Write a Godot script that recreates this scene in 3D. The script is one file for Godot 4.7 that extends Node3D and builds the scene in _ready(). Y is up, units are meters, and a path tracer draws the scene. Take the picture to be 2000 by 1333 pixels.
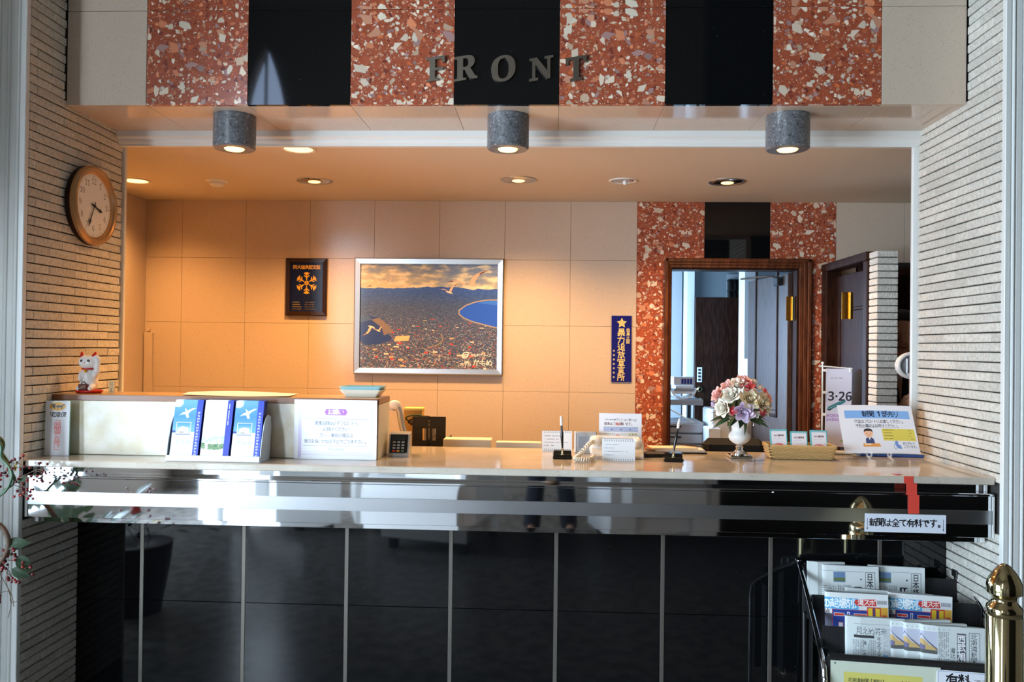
extends Node3D
# Hotel reception desk: a niche of stone, brick and terrazzo with a marble counter, seen from the lobby.

const XL := -1.517      # inner faces of the two brick side walls
const XR := 1.909
const TOP := 1.126      # counter top
const FASCIA := 2.477   # underside of the fascia
const ROOM := 2.445     # ceiling of the reception
const ZB := -1.883      # back wall of the reception

var M := {}             # materials
var taken := {}
var cache := {}
var rng := RandomNumberGenerator.new()

func _ready() -> void:
	rng.seed = 7
	setup_view()
	make_materials()
	build_room()
	build_side_walls()
	build_fascia()
	build_counter()
	build_back_wall()
	build_office()
	build_lobby()
	build_lamps()
	build_wall_things()
	build_cabinet_things()
	build_counter_things()
	build_rack()
	build_foreground()
	build_people()

# ------------------------------------------------------------------ camera, sky, large lights, exposure
func setup_view() -> void:
	var cam := Camera3D.new()
	cam.name = "camera"
	cam.fov = rad_to_deg(2.0 * atan(666.5 / 1614.0))
	cam.near = 0.05
	cam.far = 60.0
	var b := Basis(Vector3.UP, 0.04542) * Basis(Vector3.RIGHT, 0.00819) * Basis(Vector3.BACK, 0.01228)
	cam.transform = Transform3D(b, Vector3(0.37515, 1.55243, 3.1305))
	add_child(cam)
	cam.current = true

	var env := Environment.new()
	env.background_mode = Environment.BG_SKY
	var sky := Sky.new()
	var sm := ProceduralSkyMaterial.new()
	sm.sky_top_color = Color(0.62, 0.74, 0.92)
	sm.sky_horizon_color = Color(0.9, 0.94, 1.0)
	sm.ground_bottom_color = Color(0.55, 0.56, 0.57)
	sm.ground_horizon_color = Color(0.8, 0.83, 0.86)
	sm.sky_energy_multiplier = 3.0
	sm.ground_energy_multiplier = 3.0
	sky.sky_material = sm
	env.sky = sky
	env.tonemap_mode = Environment.TONE_MAPPER_LINEAR
	env.tonemap_exposure = 1.0
	env.sdfgi_enabled = true
	env.ssao_enabled = true
	env.ssil_enabled = true
	var we := WorldEnvironment.new()
	we.name = "world"
	we.environment = env
	add_child(we)

	# daylight through the lobby's tall narrow window, its wide side window and the office window
	area_light("tall_window_daylight", Vector3(-2.9, 2.15, 5.98), Vector3(0, 0, -1), 0.46, 3.9, Color(0.88, 0.95, 1.0), 13.0)
	area_light("side_window_daylight", Vector3(-3.60, 1.2, 2.9), Vector3(1, 0, 0), 2.4, 1.9, Color(0.84, 0.93, 1.0), 38.0)
	area_light("office_daylight", Vector3(0.35, 1.5, -3.3), Vector3(1, 0, 0), 1.2, 1.1, Color(0.66, 0.83, 1.0), 8.0)

func area_light(called: String, at: Vector3, towards: Vector3, w: float, h: float, c: Color, e: float) -> void:
	var l := AreaLight3D.new()
	l.name = called
	l.area_size = Vector2(w, h)
	l.light_color = c
	l.light_energy = e
	l.area_range = 14.0
	l.area_attenuation = 2.0
	l.shadow_enabled = true
	add_child(l)
	l.look_at_from_position(at, at + towards, Vector3.UP)

# ------------------------------------------------------------------ naming and grouping
func numbered(n: String) -> String:
	var k: int = taken.get(n, 0)
	taken[n] = k + 1
	return n if k == 0 else "%s_%03d" % [n, k]

func tag(o: Node3D, label: String, category: String, group := "", kind := "") -> Node3D:
	o.set_meta("label", label)
	o.set_meta("category", category)
	if group:
		o.set_meta("group", group)
	if kind:
		o.set_meta("kind", kind)
	return o

func thing(called: String, label: String, category: String, at := Vector3.ZERO, turn := 0.0, group := "") -> Node3D:
	var o := Node3D.new()
	o.name = numbered(called)
	add_child(o)
	o.position = at
	o.rotation.y = turn
	tag(o, label, category, group)
	return o

func part(called: String, mesh: Mesh, mat: Variant, parent: Node3D, at := Vector3.ZERO, turn := Vector3.ZERO) -> MeshInstance3D:
	var o := MeshInstance3D.new()
	o.name = called
	o.mesh = mesh
	if mat is Material:
		o.material_override = mat
	o.position = at
	o.rotation = turn
	parent.add_child(o, true)
	return o

func solo(called: String, mesh: Mesh, mat: Variant, label: String, category: String, at := Vector3.ZERO, turn := Vector3.ZERO, group := "", kind := "") -> MeshInstance3D:
	var o := part(numbered(called), mesh, mat, self, at, turn)
	tag(o, label, category, group, kind)
	return o

func structure(called: String, label: String, category: String) -> Node3D:
	var o := thing(called, label, category)
	o.set_meta("kind", "structure")
	return o

func twin(o: Node3D, called: String, label: String, at: Vector3, turn := 0.0, group := "") -> Node3D:
	var c: Node3D = o.duplicate()
	c.name = numbered(called)
	add_child(c)
	c.position = at
	c.rotation.y = turn
	c.set_meta("label", label)
	if group:
		c.set_meta("group", group)
	return c

# ------------------------------------------------------------------ mesh helpers
func new_st() -> SurfaceTool:
	var st := SurfaceTool.new()
	st.begin(Mesh.PRIMITIVE_TRIANGLES)
	return st

func vert(st: SurfaceTool, p: Vector3, n: Vector3, uv: Vector2) -> void:
	st.set_normal(n)
	st.set_uv(uv)
	st.add_vertex(p)

func metric_uv(p: Vector3, n: Vector3, off: Vector2) -> Vector2:
	var a := n.abs()
	if a.z >= a.x and a.z >= a.y:
		return Vector2(p.x, -p.y) + off
	if a.x >= a.y:
		return Vector2(p.z, -p.y) + off
	return Vector2(p.x, p.z) + off

# a, b, c, d run counter-clockwise seen from outside
func quad(st: SurfaceTool, a: Vector3, b: Vector3, c: Vector3, d: Vector3, off := Vector2.ZERO) -> void:
	var n := (b - a).cross(c - a).normalized()
	if n.length() < 0.5:
		n = (c - a).cross(d - a).normalized()
	for p in [a, c, b, a, d, c]:
		vert(st, p, n, metric_uv(p, n, off))

func quad_uv(st: SurfaceTool, a: Vector3, b: Vector3, c: Vector3, d: Vector3, ua := Vector2(0, 1), ub := Vector2(1, 1), uc := Vector2(1, 0), ud := Vector2(0, 0)) -> void:
	var n := (b - a).cross(c - a).normalized()
	vert(st, a, n, ua); vert(st, c, n, uc); vert(st, b, n, ub)
	vert(st, a, n, ua); vert(st, d, n, ud); vert(st, c, n, uc)

func tri(st: SurfaceTool, a: Vector3, b: Vector3, c: Vector3, off := Vector2.ZERO) -> void:
	var n := (b - a).cross(c - a).normalized()
	for p in [a, c, b]:
		vert(st, p, n, metric_uv(p, n, off))

func add_box(st: SurfaceTool, c: Vector3, s: Vector3, bev := 0.0, off := Vector2.ZERO, t := Transform3D.IDENTITY) -> void:
	var h := s * 0.5
	var e := minf(bev, minf(h.x, minf(h.y, h.z)) * 0.9)
	var P := func(sx: float, sy: float, sz: float, ax: int) -> Vector3:
		var v := Vector3(sx * (h.x - (e if ax != 0 else 0.0)), sy * (h.y - (e if ax != 1 else 0.0)), sz * (h.z - (e if ax != 2 else 0.0)))
		return t * (c + v)
	for s1 in [-1.0, 1.0]:
		# faces
		var q0 = [P.call(s1, -1.0, -s1, 0), P.call(s1, 1.0, -s1, 0), P.call(s1, 1.0, s1, 0), P.call(s1, -1.0, s1, 0)]
		quad(st, q0[3], q0[0], q0[1], q0[2], off)
		var q1 = [P.call(-1.0, s1, s1, 1), P.call(1.0, s1, s1, 1), P.call(1.0, s1, -s1, 1), P.call(-1.0, s1, -s1, 1)]
		quad(st, q1[0], q1[1], q1[2], q1[3], off)
		var q2 = [P.call(-s1, -1.0, s1, 2), P.call(s1, -1.0, s1, 2), P.call(s1, 1.0, s1, 2), P.call(-s1, 1.0, s1, 2)]
		quad(st, q2[0], q2[1], q2[2], q2[3], off)
	if e <= 0.0:
		return
	for a in [-1.0, 1.0]:
		for b in [-1.0, 1.0]:
			var k: float = a * b
			# edges along z (x = a, y = b), along x (y = a, z = b), along y (z = a, x = b)
			var z0 = [P.call(a, b, -1.0, 0), P.call(a, b, 1.0, 0), P.call(a, b, 1.0, 1), P.call(a, b, -1.0, 1)]
			var x0 = [P.call(-1.0, a, b, 1), P.call(1.0, a, b, 1), P.call(1.0, a, b, 2), P.call(-1.0, a, b, 2)]
			var y0 = [P.call(b, -1.0, a, 2), P.call(b, 1.0, a, 2), P.call(b, 1.0, a, 0), P.call(b, -1.0, a, 0)]
			for q in [z0, x0, y0]:
				if k > 0.0:
					quad(st, q[1], q[0], q[3], q[2], off)
				else:
					quad(st, q[0], q[1], q[2], q[3], off)
			for g in [-1.0, 1.0]:
				var u: Vector3 = P.call(a, b, g, 0)
				var v: Vector3 = P.call(a, b, g, 1)
				var w: Vector3 = P.call(a, b, g, 2)
				if a * b * g > 0.0:
					tri(st, u, v, w, off)
				else:
					tri(st, u, w, v, off)

func box(s: Vector3, bev := 0.0, off := Vector2.ZERO) -> ArrayMesh:
	var key := "box %s %s %s" % [s, bev, off]
	if not cache.has(key):
		var st := new_st()
		add_box(st, Vector3.ZERO, s, bev, off)
		cache[key] = st.commit()
	return cache[key]

# profile: points (radius, height) from bottom to top; smooth along the profile unless an edge turns by more than 35 degrees
func add_lathe(st: SurfaceTool, prof: Array, seg := 32, t := Transform3D.IDENTITY, flute := 0.0, flutes := 0, twist := 0.0) -> void:
	var n := prof.size()
	var fn := []
	for i in n - 1:
		var d: Vector2 = prof[i + 1] - prof[i]
		fn.append(Vector2(d.y, -d.x).normalized())
	for i in n - 1:
		var a: Vector2 = prof[i]
		var b: Vector2 = prof[i + 1]
		var na: Vector2 = fn[i]
		var nb: Vector2 = fn[i]
		if i > 0 and fn[i].dot(fn[i - 1]) > 0.8:
			na = (fn[i] + fn[i - 1]).normalized()
		if i < n - 2 and fn[i].dot(fn[i + 1]) > 0.8:
			nb = (fn[i] + fn[i + 1]).normalized()
		for k in seg:
			var pts := []
			var nn := []
			for q in [[a, na, k], [b, nb, k], [b, nb, k + 1], [a, na, k + 1]]:
				var pp: Vector2 = q[0]
				var pn: Vector2 = q[1]
				var th: float = TAU * float(q[2]) / seg
				var r: float = pp.x
				if flutes > 0:
					r *= 1.0 + flute * cos(flutes * th + twist * pp.y)
				pts.append(t * Vector3(r * cos(th), pp.y, r * sin(th)))
				nn.append((t.basis * Vector3(pn.x * cos(th), pn.y, pn.x * sin(th))).normalized())
			var uv = [Vector2(float(k) / seg, a.y), Vector2(float(k) / seg, b.y), Vector2(float(k + 1) / seg, b.y), Vector2(float(k + 1) / seg, a.y)]
			for j in [0, 2, 1, 0, 3, 2]:
				vert(st, pts[j], nn[j], uv[j])

func lathe(prof: Array, seg := 32) -> ArrayMesh:
	var st := new_st()
	add_lathe(st, prof, seg)
	return st.commit()

func smooth_path(pts: Array, per := 6) -> Array:
	var out := []
	var n := pts.size()
	for i in n - 1:
		var p0: Vector3 = pts[maxi(i - 1, 0)]
		var p1: Vector3 = pts[i]
		var p2: Vector3 = pts[i + 1]
		var p3: Vector3 = pts[mini(i + 2, n - 1)]
		for k in per:
			out.append(p1.cubic_interpolate(p2, p0, p3, float(k) / per))
	out.append(pts[n - 1])
	return out

func add_tube(st: SurfaceTool, pts: Array, r: Variant, seg := 8, caps := true) -> void:
	var n := pts.size()
	var up := Vector3.UP
	var rings := []
	var norms := []
	var prev := Vector3.ZERO
	for i in n:
		var d: Vector3 = (pts[mini(i + 1, n - 1)] - pts[maxi(i - 1, 0)]).normalized()
		var x: Vector3
		if prev == Vector3.ZERO:
			up = Vector3.RIGHT if absf(d.y) > 0.9 else Vector3.UP
			x = d.cross(up).normalized()
		else:
			x = (prev - d * prev.dot(d)).normalized()
		prev = x
		var y := d.cross(x).normalized()
		var rr: float = r[i] if r is Array else r
		var ring := []
		var nr := []
		for k in seg:
			var a := TAU * k / seg
			var v: Vector3 = x * cos(a) + y * sin(a)
			ring.append(pts[i] + v * rr)
			nr.append(v)
		rings.append(ring)
		norms.append(nr)
	for i in n - 1:
		for k in seg:
			var k2 := (k + 1) % seg
			var q = [[i, k], [i, k2], [i + 1, k2], [i + 1, k]]
			for j in [0, 2, 1, 0, 3, 2]:
				var e = q[j]
				vert(st, rings[e[0]][e[1]], norms[e[0]][e[1]], Vector2(float(k) / seg, float(e[0])))
	if caps:
		for k in seg:
			var k2 := (k + 1) % seg
			tri(st, pts[0], rings[0][k2], rings[0][k])
			tri(st, pts[n - 1], rings[n - 1][k], rings[n - 1][k2])

func tube(pts: Array, r: Variant, seg := 8) -> ArrayMesh:
	var st := new_st()
	add_tube(st, pts, r, seg)
	return st.commit()

# polygon in the xy plane, extruded along z from z0 to z1
func add_prism(st: SurfaceTool, poly: PackedVector2Array, z0: float, z1: float, t := Transform3D.IDENTITY) -> void:
	if Geometry2D.is_polygon_clockwise(poly):
		poly.reverse()
	var ix := Geometry2D.triangulate_polygon(poly)
	for i in range(0, ix.size(), 3):
		var a := poly[ix[i]]
		var b := poly[ix[i + 1]]
		var c := poly[ix[i + 2]]
		if (b - a).cross(c - a) < 0.0:
			var s := b
			b = c
			c = s
		tri(st, t * Vector3(a.x, a.y, z1), t * Vector3(b.x, b.y, z1), t * Vector3(c.x, c.y, z1))
		tri(st, t * Vector3(a.x, a.y, z0), t * Vector3(c.x, c.y, z0), t * Vector3(b.x, b.y, z0))
	for i in poly.size():
		var a := poly[i]
		var b := poly[(i + 1) % poly.size()]
		quad(st, t * Vector3(a.x, a.y, z0), t * Vector3(b.x, b.y, z0), t * Vector3(b.x, b.y, z1), t * Vector3(a.x, a.y, z1))

func prism(poly: Array, z0: float, z1: float) -> ArrayMesh:
	var st := new_st()
	add_prism(st, PackedVector2Array(poly), z0, z1)
	return st.commit()

# an ellipsoid
func add_ball(st: SurfaceTool, c: Vector3, r: Vector3, seg := 12, rings := 8, t := Transform3D.IDENTITY) -> void:
	for i in rings:
		for k in seg:
			var q = [[i, k], [i, k + 1], [i + 1, k + 1], [i + 1, k]]
			var P := []
			var N := []
			for e in q:
				var th: float = PI * float(e[0]) / rings
				var ph: float = TAU * float(e[1]) / seg
				var d := Vector3(sin(th) * cos(ph), cos(th), sin(th) * sin(ph))
				P.append(t * (c + d * r))
				N.append((t.basis * (d / r)).normalized())
			for j in [0, 2, 1, 0, 3, 2]:
				vert(st, P[j], N[j], Vector2(float(q[j][1]) / seg, float(q[j][0]) / rings))

func ball(r: Vector3, seg := 12, rings := 8) -> ArrayMesh:
	var key := "ball %s %d %d" % [r, seg, rings]
	if not cache.has(key):
		var st := new_st()
		add_ball(st, Vector3.ZERO, r, seg, rings)
		cache[key] = st.commit()
	return cache[key]

# thin upright board with its print on the front (+z): surface 0 is the print, surface 1 the rest. Origin at the middle of its lower edge.
func board(w: float, h: float, t: float, print_mat: Material, edge_mat: Material, bow := 0.0) -> ArrayMesh:
	var n := 1 if bow == 0.0 else 10
	var st := new_st()
	var st2 := new_st()
	for i in n:
		var u0 := float(i) / n
		var u1 := float(i + 1) / n
		var z0 := bow * 4.0 * u0 * (1.0 - u0)
		var z1 := bow * 4.0 * u1 * (1.0 - u1)
		var x0 := (u0 - 0.5) * w
		var x1 := (u1 - 0.5) * w
		quad_uv(st, Vector3(x0, 0, z0 + t), Vector3(x1, 0, z1 + t), Vector3(x1, h, z1 + t), Vector3(x0, h, z0 + t), Vector2(u0, 1), Vector2(u1, 1), Vector2(u1, 0), Vector2(u0, 0))
		quad(st2, Vector3(x1, 0, z1), Vector3(x0, 0, z0), Vector3(x0, h, z0), Vector3(x1, h, z1))
		quad(st2, Vector3(x0, h, z0 + t), Vector3(x1, h, z1 + t), Vector3(x1, h, z1), Vector3(x0, h, z0))
		quad(st2, Vector3(x0, 0, z0), Vector3(x1, 0, z1), Vector3(x1, 0, z1 + t), Vector3(x0, 0, z0 + t))
	quad(st2, Vector3(-w / 2, 0, 0), Vector3(-w / 2, 0, t), Vector3(-w / 2, h, t), Vector3(-w / 2, h, 0))
	quad(st2, Vector3(w / 2, 0, t), Vector3(w / 2, 0, 0), Vector3(w / 2, h, 0), Vector3(w / 2, h, t))
	var m := st.commit()
	st2.commit(m)
	m.surface_set_material(0, print_mat)
	m.surface_set_material(1, edge_mat)
	return m

# smooth-minimum field of tapered capsules [a, b, ra, rb] meshed as surface nets
func add_blob(st: SurfaceTool, bones: Array, cell: float, k: float) -> void:
	var lo := Vector3.INF
	var hi := -Vector3.INF
	for b in bones:
		var R := Vector3.ONE * (maxf(b[2], b[3]) + k + cell * 2.0)
		lo = lo.min((b[0] as Vector3).min(b[1]) - R)
		hi = hi.max((b[0] as Vector3).max(b[1]) + R)
	var nx := int((hi.x - lo.x) / cell) + 2
	var ny := int((hi.y - lo.y) / cell) + 2
	var nz := int((hi.z - lo.z) / cell) + 2
	var f := PackedFloat32Array()
	f.resize(nx * ny * nz)
	f.fill(1.0)
	for b in bones:
		var A: Vector3 = b[0]
		var B: Vector3 = b[1]
		var ra: float = b[2]
		var rb: float = b[3]
		var sc: Vector3 = b[4] if b.size() > 4 else Vector3.ONE
		var R := Vector3.ONE * (maxf(ra, rb) + k + cell * 2.0)
		var l := ((A.min(B) - R - lo) / cell).floor()
		var u := ((A.max(B) + R - lo) / cell).ceil()
		var AB := B - A
		var L2 := maxf(AB.length_squared(), 1e-9)
		for iz in range(maxi(int(l.z), 0), mini(int(u.z) + 1, nz)):
			for iy in range(maxi(int(l.y), 0), mini(int(u.y) + 1, ny)):
				var base := (iz * ny + iy) * nx
				for ix in range(maxi(int(l.x), 0), mini(int(u.x) + 1, nx)):
					var p := lo + Vector3(ix, iy, iz) * cell
					var t := clampf((p - A).dot(AB) / L2, 0.0, 1.0)
					var d := ((p - A - AB * t) * sc).length() - lerpf(ra, rb, t)
					var o := f[base + ix]
					var h := clampf(0.5 + 0.5 * (o - d) / k, 0.0, 1.0)
					f[base + ix] = lerpf(o, d, h) - k * h * (1.0 - h)
	var id := {}
	var vs := PackedVector3Array()
	var ns := PackedVector3Array()
	for iz in nz - 1:
		for iy in ny - 1:
			for ix in nx - 1:
				var i0 := (iz * ny + iy) * nx + ix
				var any := false
				var s0 := f[i0] < 0.0
				for o in [1, nx, nx + 1, nx * ny, nx * ny + 1, nx * ny + nx, nx * ny + nx + 1]:
					if (f[i0 + o] < 0.0) != s0:
						any = true
						break
				if not any:
					continue
				var acc := Vector3.ZERO
				var cnt := 0
				for e in EDGES:
					var ca: Vector3 = e[0]
					var cb: Vector3 = e[1]
					var fa := f[i0 + int(ca.x) + int(ca.y) * nx + int(ca.z) * nx * ny]
					var fb := f[i0 + int(cb.x) + int(cb.y) * nx + int(cb.z) * nx * ny]
					if (fa < 0.0) != (fb < 0.0):
						acc += ca.lerp(cb, fa / (fa - fb))
						cnt += 1
				id[i0] = vs.size()
				vs.append(lo + (Vector3(ix, iy, iz) + acc / cnt) * cell)
				var g := Vector3(f[i0 + 1] - f[i0], f[i0 + nx] - f[i0], f[i0 + nx * ny] - f[i0])
				var i7 := i0 + 1 + nx + nx * ny
				g += Vector3(f[i7] - f[i7 - 1], f[i7] - f[i7 - nx], f[i7] - f[i7 - nx * ny])
				ns.append(g.normalized())
	var strides := [1, nx, nx * ny]
	for i0 in id.keys():
		var a0: bool = f[i0] < 0.0
		for ax in 3:
			var s: int = strides[ax]
			if (f[i0 + s] < 0.0) == a0:
				continue
			var s1: int = strides[(ax + 1) % 3]
			var s2: int = strides[(ax + 2) % 3]
			if not (id.has(i0 - s1) and id.has(i0 - s2) and id.has(i0 - s1 - s2)):
				continue
			var q := [id[i0], id[i0 - s1], id[i0 - s1 - s2], id[i0 - s2]]
			for j in ([0, 2, 1, 0, 3, 2] if a0 else [0, 1, 2, 0, 2, 3]):
				vert(st, vs[q[j]], ns[q[j]], Vector2.ZERO)

const EDGES := [
	[Vector3(0, 0, 0), Vector3(1, 0, 0)], [Vector3(0, 1, 0), Vector3(1, 1, 0)], [Vector3(0, 0, 1), Vector3(1, 0, 1)], [Vector3(0, 1, 1), Vector3(1, 1, 1)],
	[Vector3(0, 0, 0), Vector3(0, 1, 0)], [Vector3(1, 0, 0), Vector3(1, 1, 0)], [Vector3(0, 0, 1), Vector3(0, 1, 1)], [Vector3(1, 0, 1), Vector3(1, 1, 1)],
	[Vector3(0, 0, 0), Vector3(0, 0, 1)], [Vector3(1, 0, 0), Vector3(1, 0, 1)], [Vector3(0, 1, 0), Vector3(0, 1, 1)], [Vector3(1, 1, 0), Vector3(1, 1, 1)],
]

func blob(bones: Array, cell: float, k: float) -> ArrayMesh:
	var st := new_st()
	add_blob(st, bones, cell, k)
	return st.commit()

# ------------------------------------------------------------------ materials
func std(c: Color, rough := 0.6, metal := 0.0, spec := 0.5) -> StandardMaterial3D:
	var m := StandardMaterial3D.new()
	m.albedo_color = c
	m.roughness = rough
	m.metallic = metal
	m.metallic_specular = spec
	return m

func rgb(r: int, g: int, b: int) -> Color:
	return Color8(r, g, b)

func tex_mat(im: Image, rough := 0.6, metres := 0.0, repeat := true) -> StandardMaterial3D:
	var m := std(Color.WHITE, rough)
	m.albedo_texture = ImageTexture.create_from_image(im)
	m.texture_repeat = repeat
	if metres > 0.0:
		m.uv1_scale = Vector3.ONE / metres
	return m

func noise_tex(freq: float, size := 512, ramp: Array = [], octaves := 4, seed_ := 1, kind := FastNoiseLite.TYPE_SIMPLEX_SMOOTH) -> NoiseTexture2D:
	var n := FastNoiseLite.new()
	n.noise_type = kind
	n.frequency = freq
	n.fractal_octaves = octaves
	n.seed = seed_
	var t := NoiseTexture2D.new()
	t.width = size
	t.height = size
	t.seamless = true
	t.noise = n
	if ramp.size() > 0:
		var g := Gradient.new()
		g.offsets = PackedFloat32Array(ramp.map(func(r): return r[0]))
		g.colors = PackedColorArray(ramp.map(func(r): return r[1]))
		t.color_ramp = g
	return t

func tri_mat(t: Texture2D, metres: float, rough := 0.7, relief: Texture2D = null, depth := 0.0) -> StandardMaterial3D:
	var m := std(Color.WHITE, rough)
	m.albedo_texture = t
	m.uv1_triplanar = true
	m.uv1_world_triplanar = true
	m.uv1_scale = Vector3.ONE / metres
	if relief:
		m.heightmap_enabled = true
		m.heightmap_texture = relief
		m.heightmap_scale = depth
	return m

func chip(im: Image, cx: float, cy: float, r: float, c: Color, stretch: float, turn: float) -> void:
	var W := im.get_width()
	var H := im.get_height()
	var nrm := []
	var k := rng.randi_range(4, 7)
	var a0 := rng.randf() * TAU
	for i in k:
		var a := a0 + TAU * (i + rng.randf_range(-0.3, 0.3)) / k
		nrm.append([Vector2(cos(a), sin(a)), r * rng.randf_range(0.55, 1.0)])
	var R := int(ceil(r * 1.9 * stretch))
	var ct := cos(turn)
	var sn := sin(turn)
	for y in range(-R, R + 1):
		for x in range(-R, R + 1):
			var p := Vector2((x * ct + y * sn) / stretch, -x * sn + y * ct)
			var d := -1e9
			for q in nrm:
				d = maxf(d, p.dot(q[0]) - q[1])
			if d < 0.5:
				var px := posmod(int(cx) + x, W)
				var py := posmod(int(cy) + y, H)
				var cc := c.darkened(0.12 * clampf(1.0 + d / 1.5, 0.0, 1.0))
				im.set_pixel(px, py, im.get_pixel(px, py).lerp(cc, clampf(0.5 - d, 0.0, 1.0)))

func grain(c: Color, amount: float) -> Color:
	var k := 1.0 + rng.randf_range(-amount, amount)
	return Color(clampf(c.r * k, 0, 1), clampf(c.g * k, 0, 1), clampf(c.b * k, 0, 1))

func terrazzo_image() -> Image:
	var im := Image.create(1024, 1024, false, Image.FORMAT_RGB8)
	var n := FastNoiseLite.new()
	n.frequency = 0.02
	n.seed = 5
	for y in 1024:
		for x in 1024:
			var k := 1.0 + 0.12 * n.get_noise_2d(x, y)
			im.set_pixel(x, y, Color(0.62 * k, 0.31 * k, 0.215 * k))
	var pal := [rgb(222, 200, 178), rgb(200, 140, 112), rgb(208, 128, 92), rgb(160, 124, 120), rgb(224, 208, 188), rgb(190, 98, 60), rgb(120, 58, 48), rgb(196, 166, 140)]
	for i in 5200:
		chip(im, rng.randf() * 1024, rng.randf() * 1024, rng.randf_range(1.2, 3.4), grain(pal[rng.randi() % 8], 0.12), rng.randf_range(1.0, 1.7), rng.randf() * PI)
	for i in 1500:
		chip(im, rng.randf() * 1024, rng.randf() * 1024, rng.randf_range(4.0, 11.0), grain(pal[rng.randi() % 8], 0.1), rng.randf_range(1.0, 1.8), rng.randf() * PI)
	for i in 130:
		chip(im, rng.randf() * 1024, rng.randf() * 1024, rng.randf_range(13.0, 24.0), grain(pal[[0, 0, 1, 4, 7, 2, 3, 0][rng.randi() % 8]], 0.08), rng.randf_range(1.0, 1.7), rng.randf() * PI)
	return im

func speckle_image(size: int, base: Color, amount: float, flecks: int, fleck: Array, r0: float, r1: float) -> Image:
	var im := Image.create(size, size, false, Image.FORMAT_RGB8)
	for y in size:
		for x in size:
			im.set_pixel(x, y, grain(base, amount))
	for i in flecks:
		chip(im, rng.randf() * size, rng.randf() * size, rng.randf_range(r0, r1), fleck[rng.randi() % fleck.size()], rng.randf_range(1.0, 1.6), rng.randf() * PI)
	return im

func marble_image() -> Image:
	var im := Image.create(1024, 512, false, Image.FORMAT_RGB8)
	var a := FastNoiseLite.new()
	a.frequency = 0.006
	a.fractal_octaves = 5
	var b := FastNoiseLite.new()
	b.frequency = 0.012
	b.seed = 9
	b.fractal_octaves = 4
	var c0 := rgb(206, 196, 182)
	for y in 512:
		for x in 1024:
			var v: float = a.get_noise_2d(x, y * 1.4)
			var w: float = absf(b.get_noise_2d(x + v * 120.0, y))
			var c := c0.lerp(rgb(186, 174, 158), clampf(0.5 + v, 0, 1) * 0.6)
			if w < 0.016:
				c = c.lerp(rgb(150, 128, 104), (0.016 - w) / 0.016 * 0.45)
			im.set_pixel(x, y, c)
	return im

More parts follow.
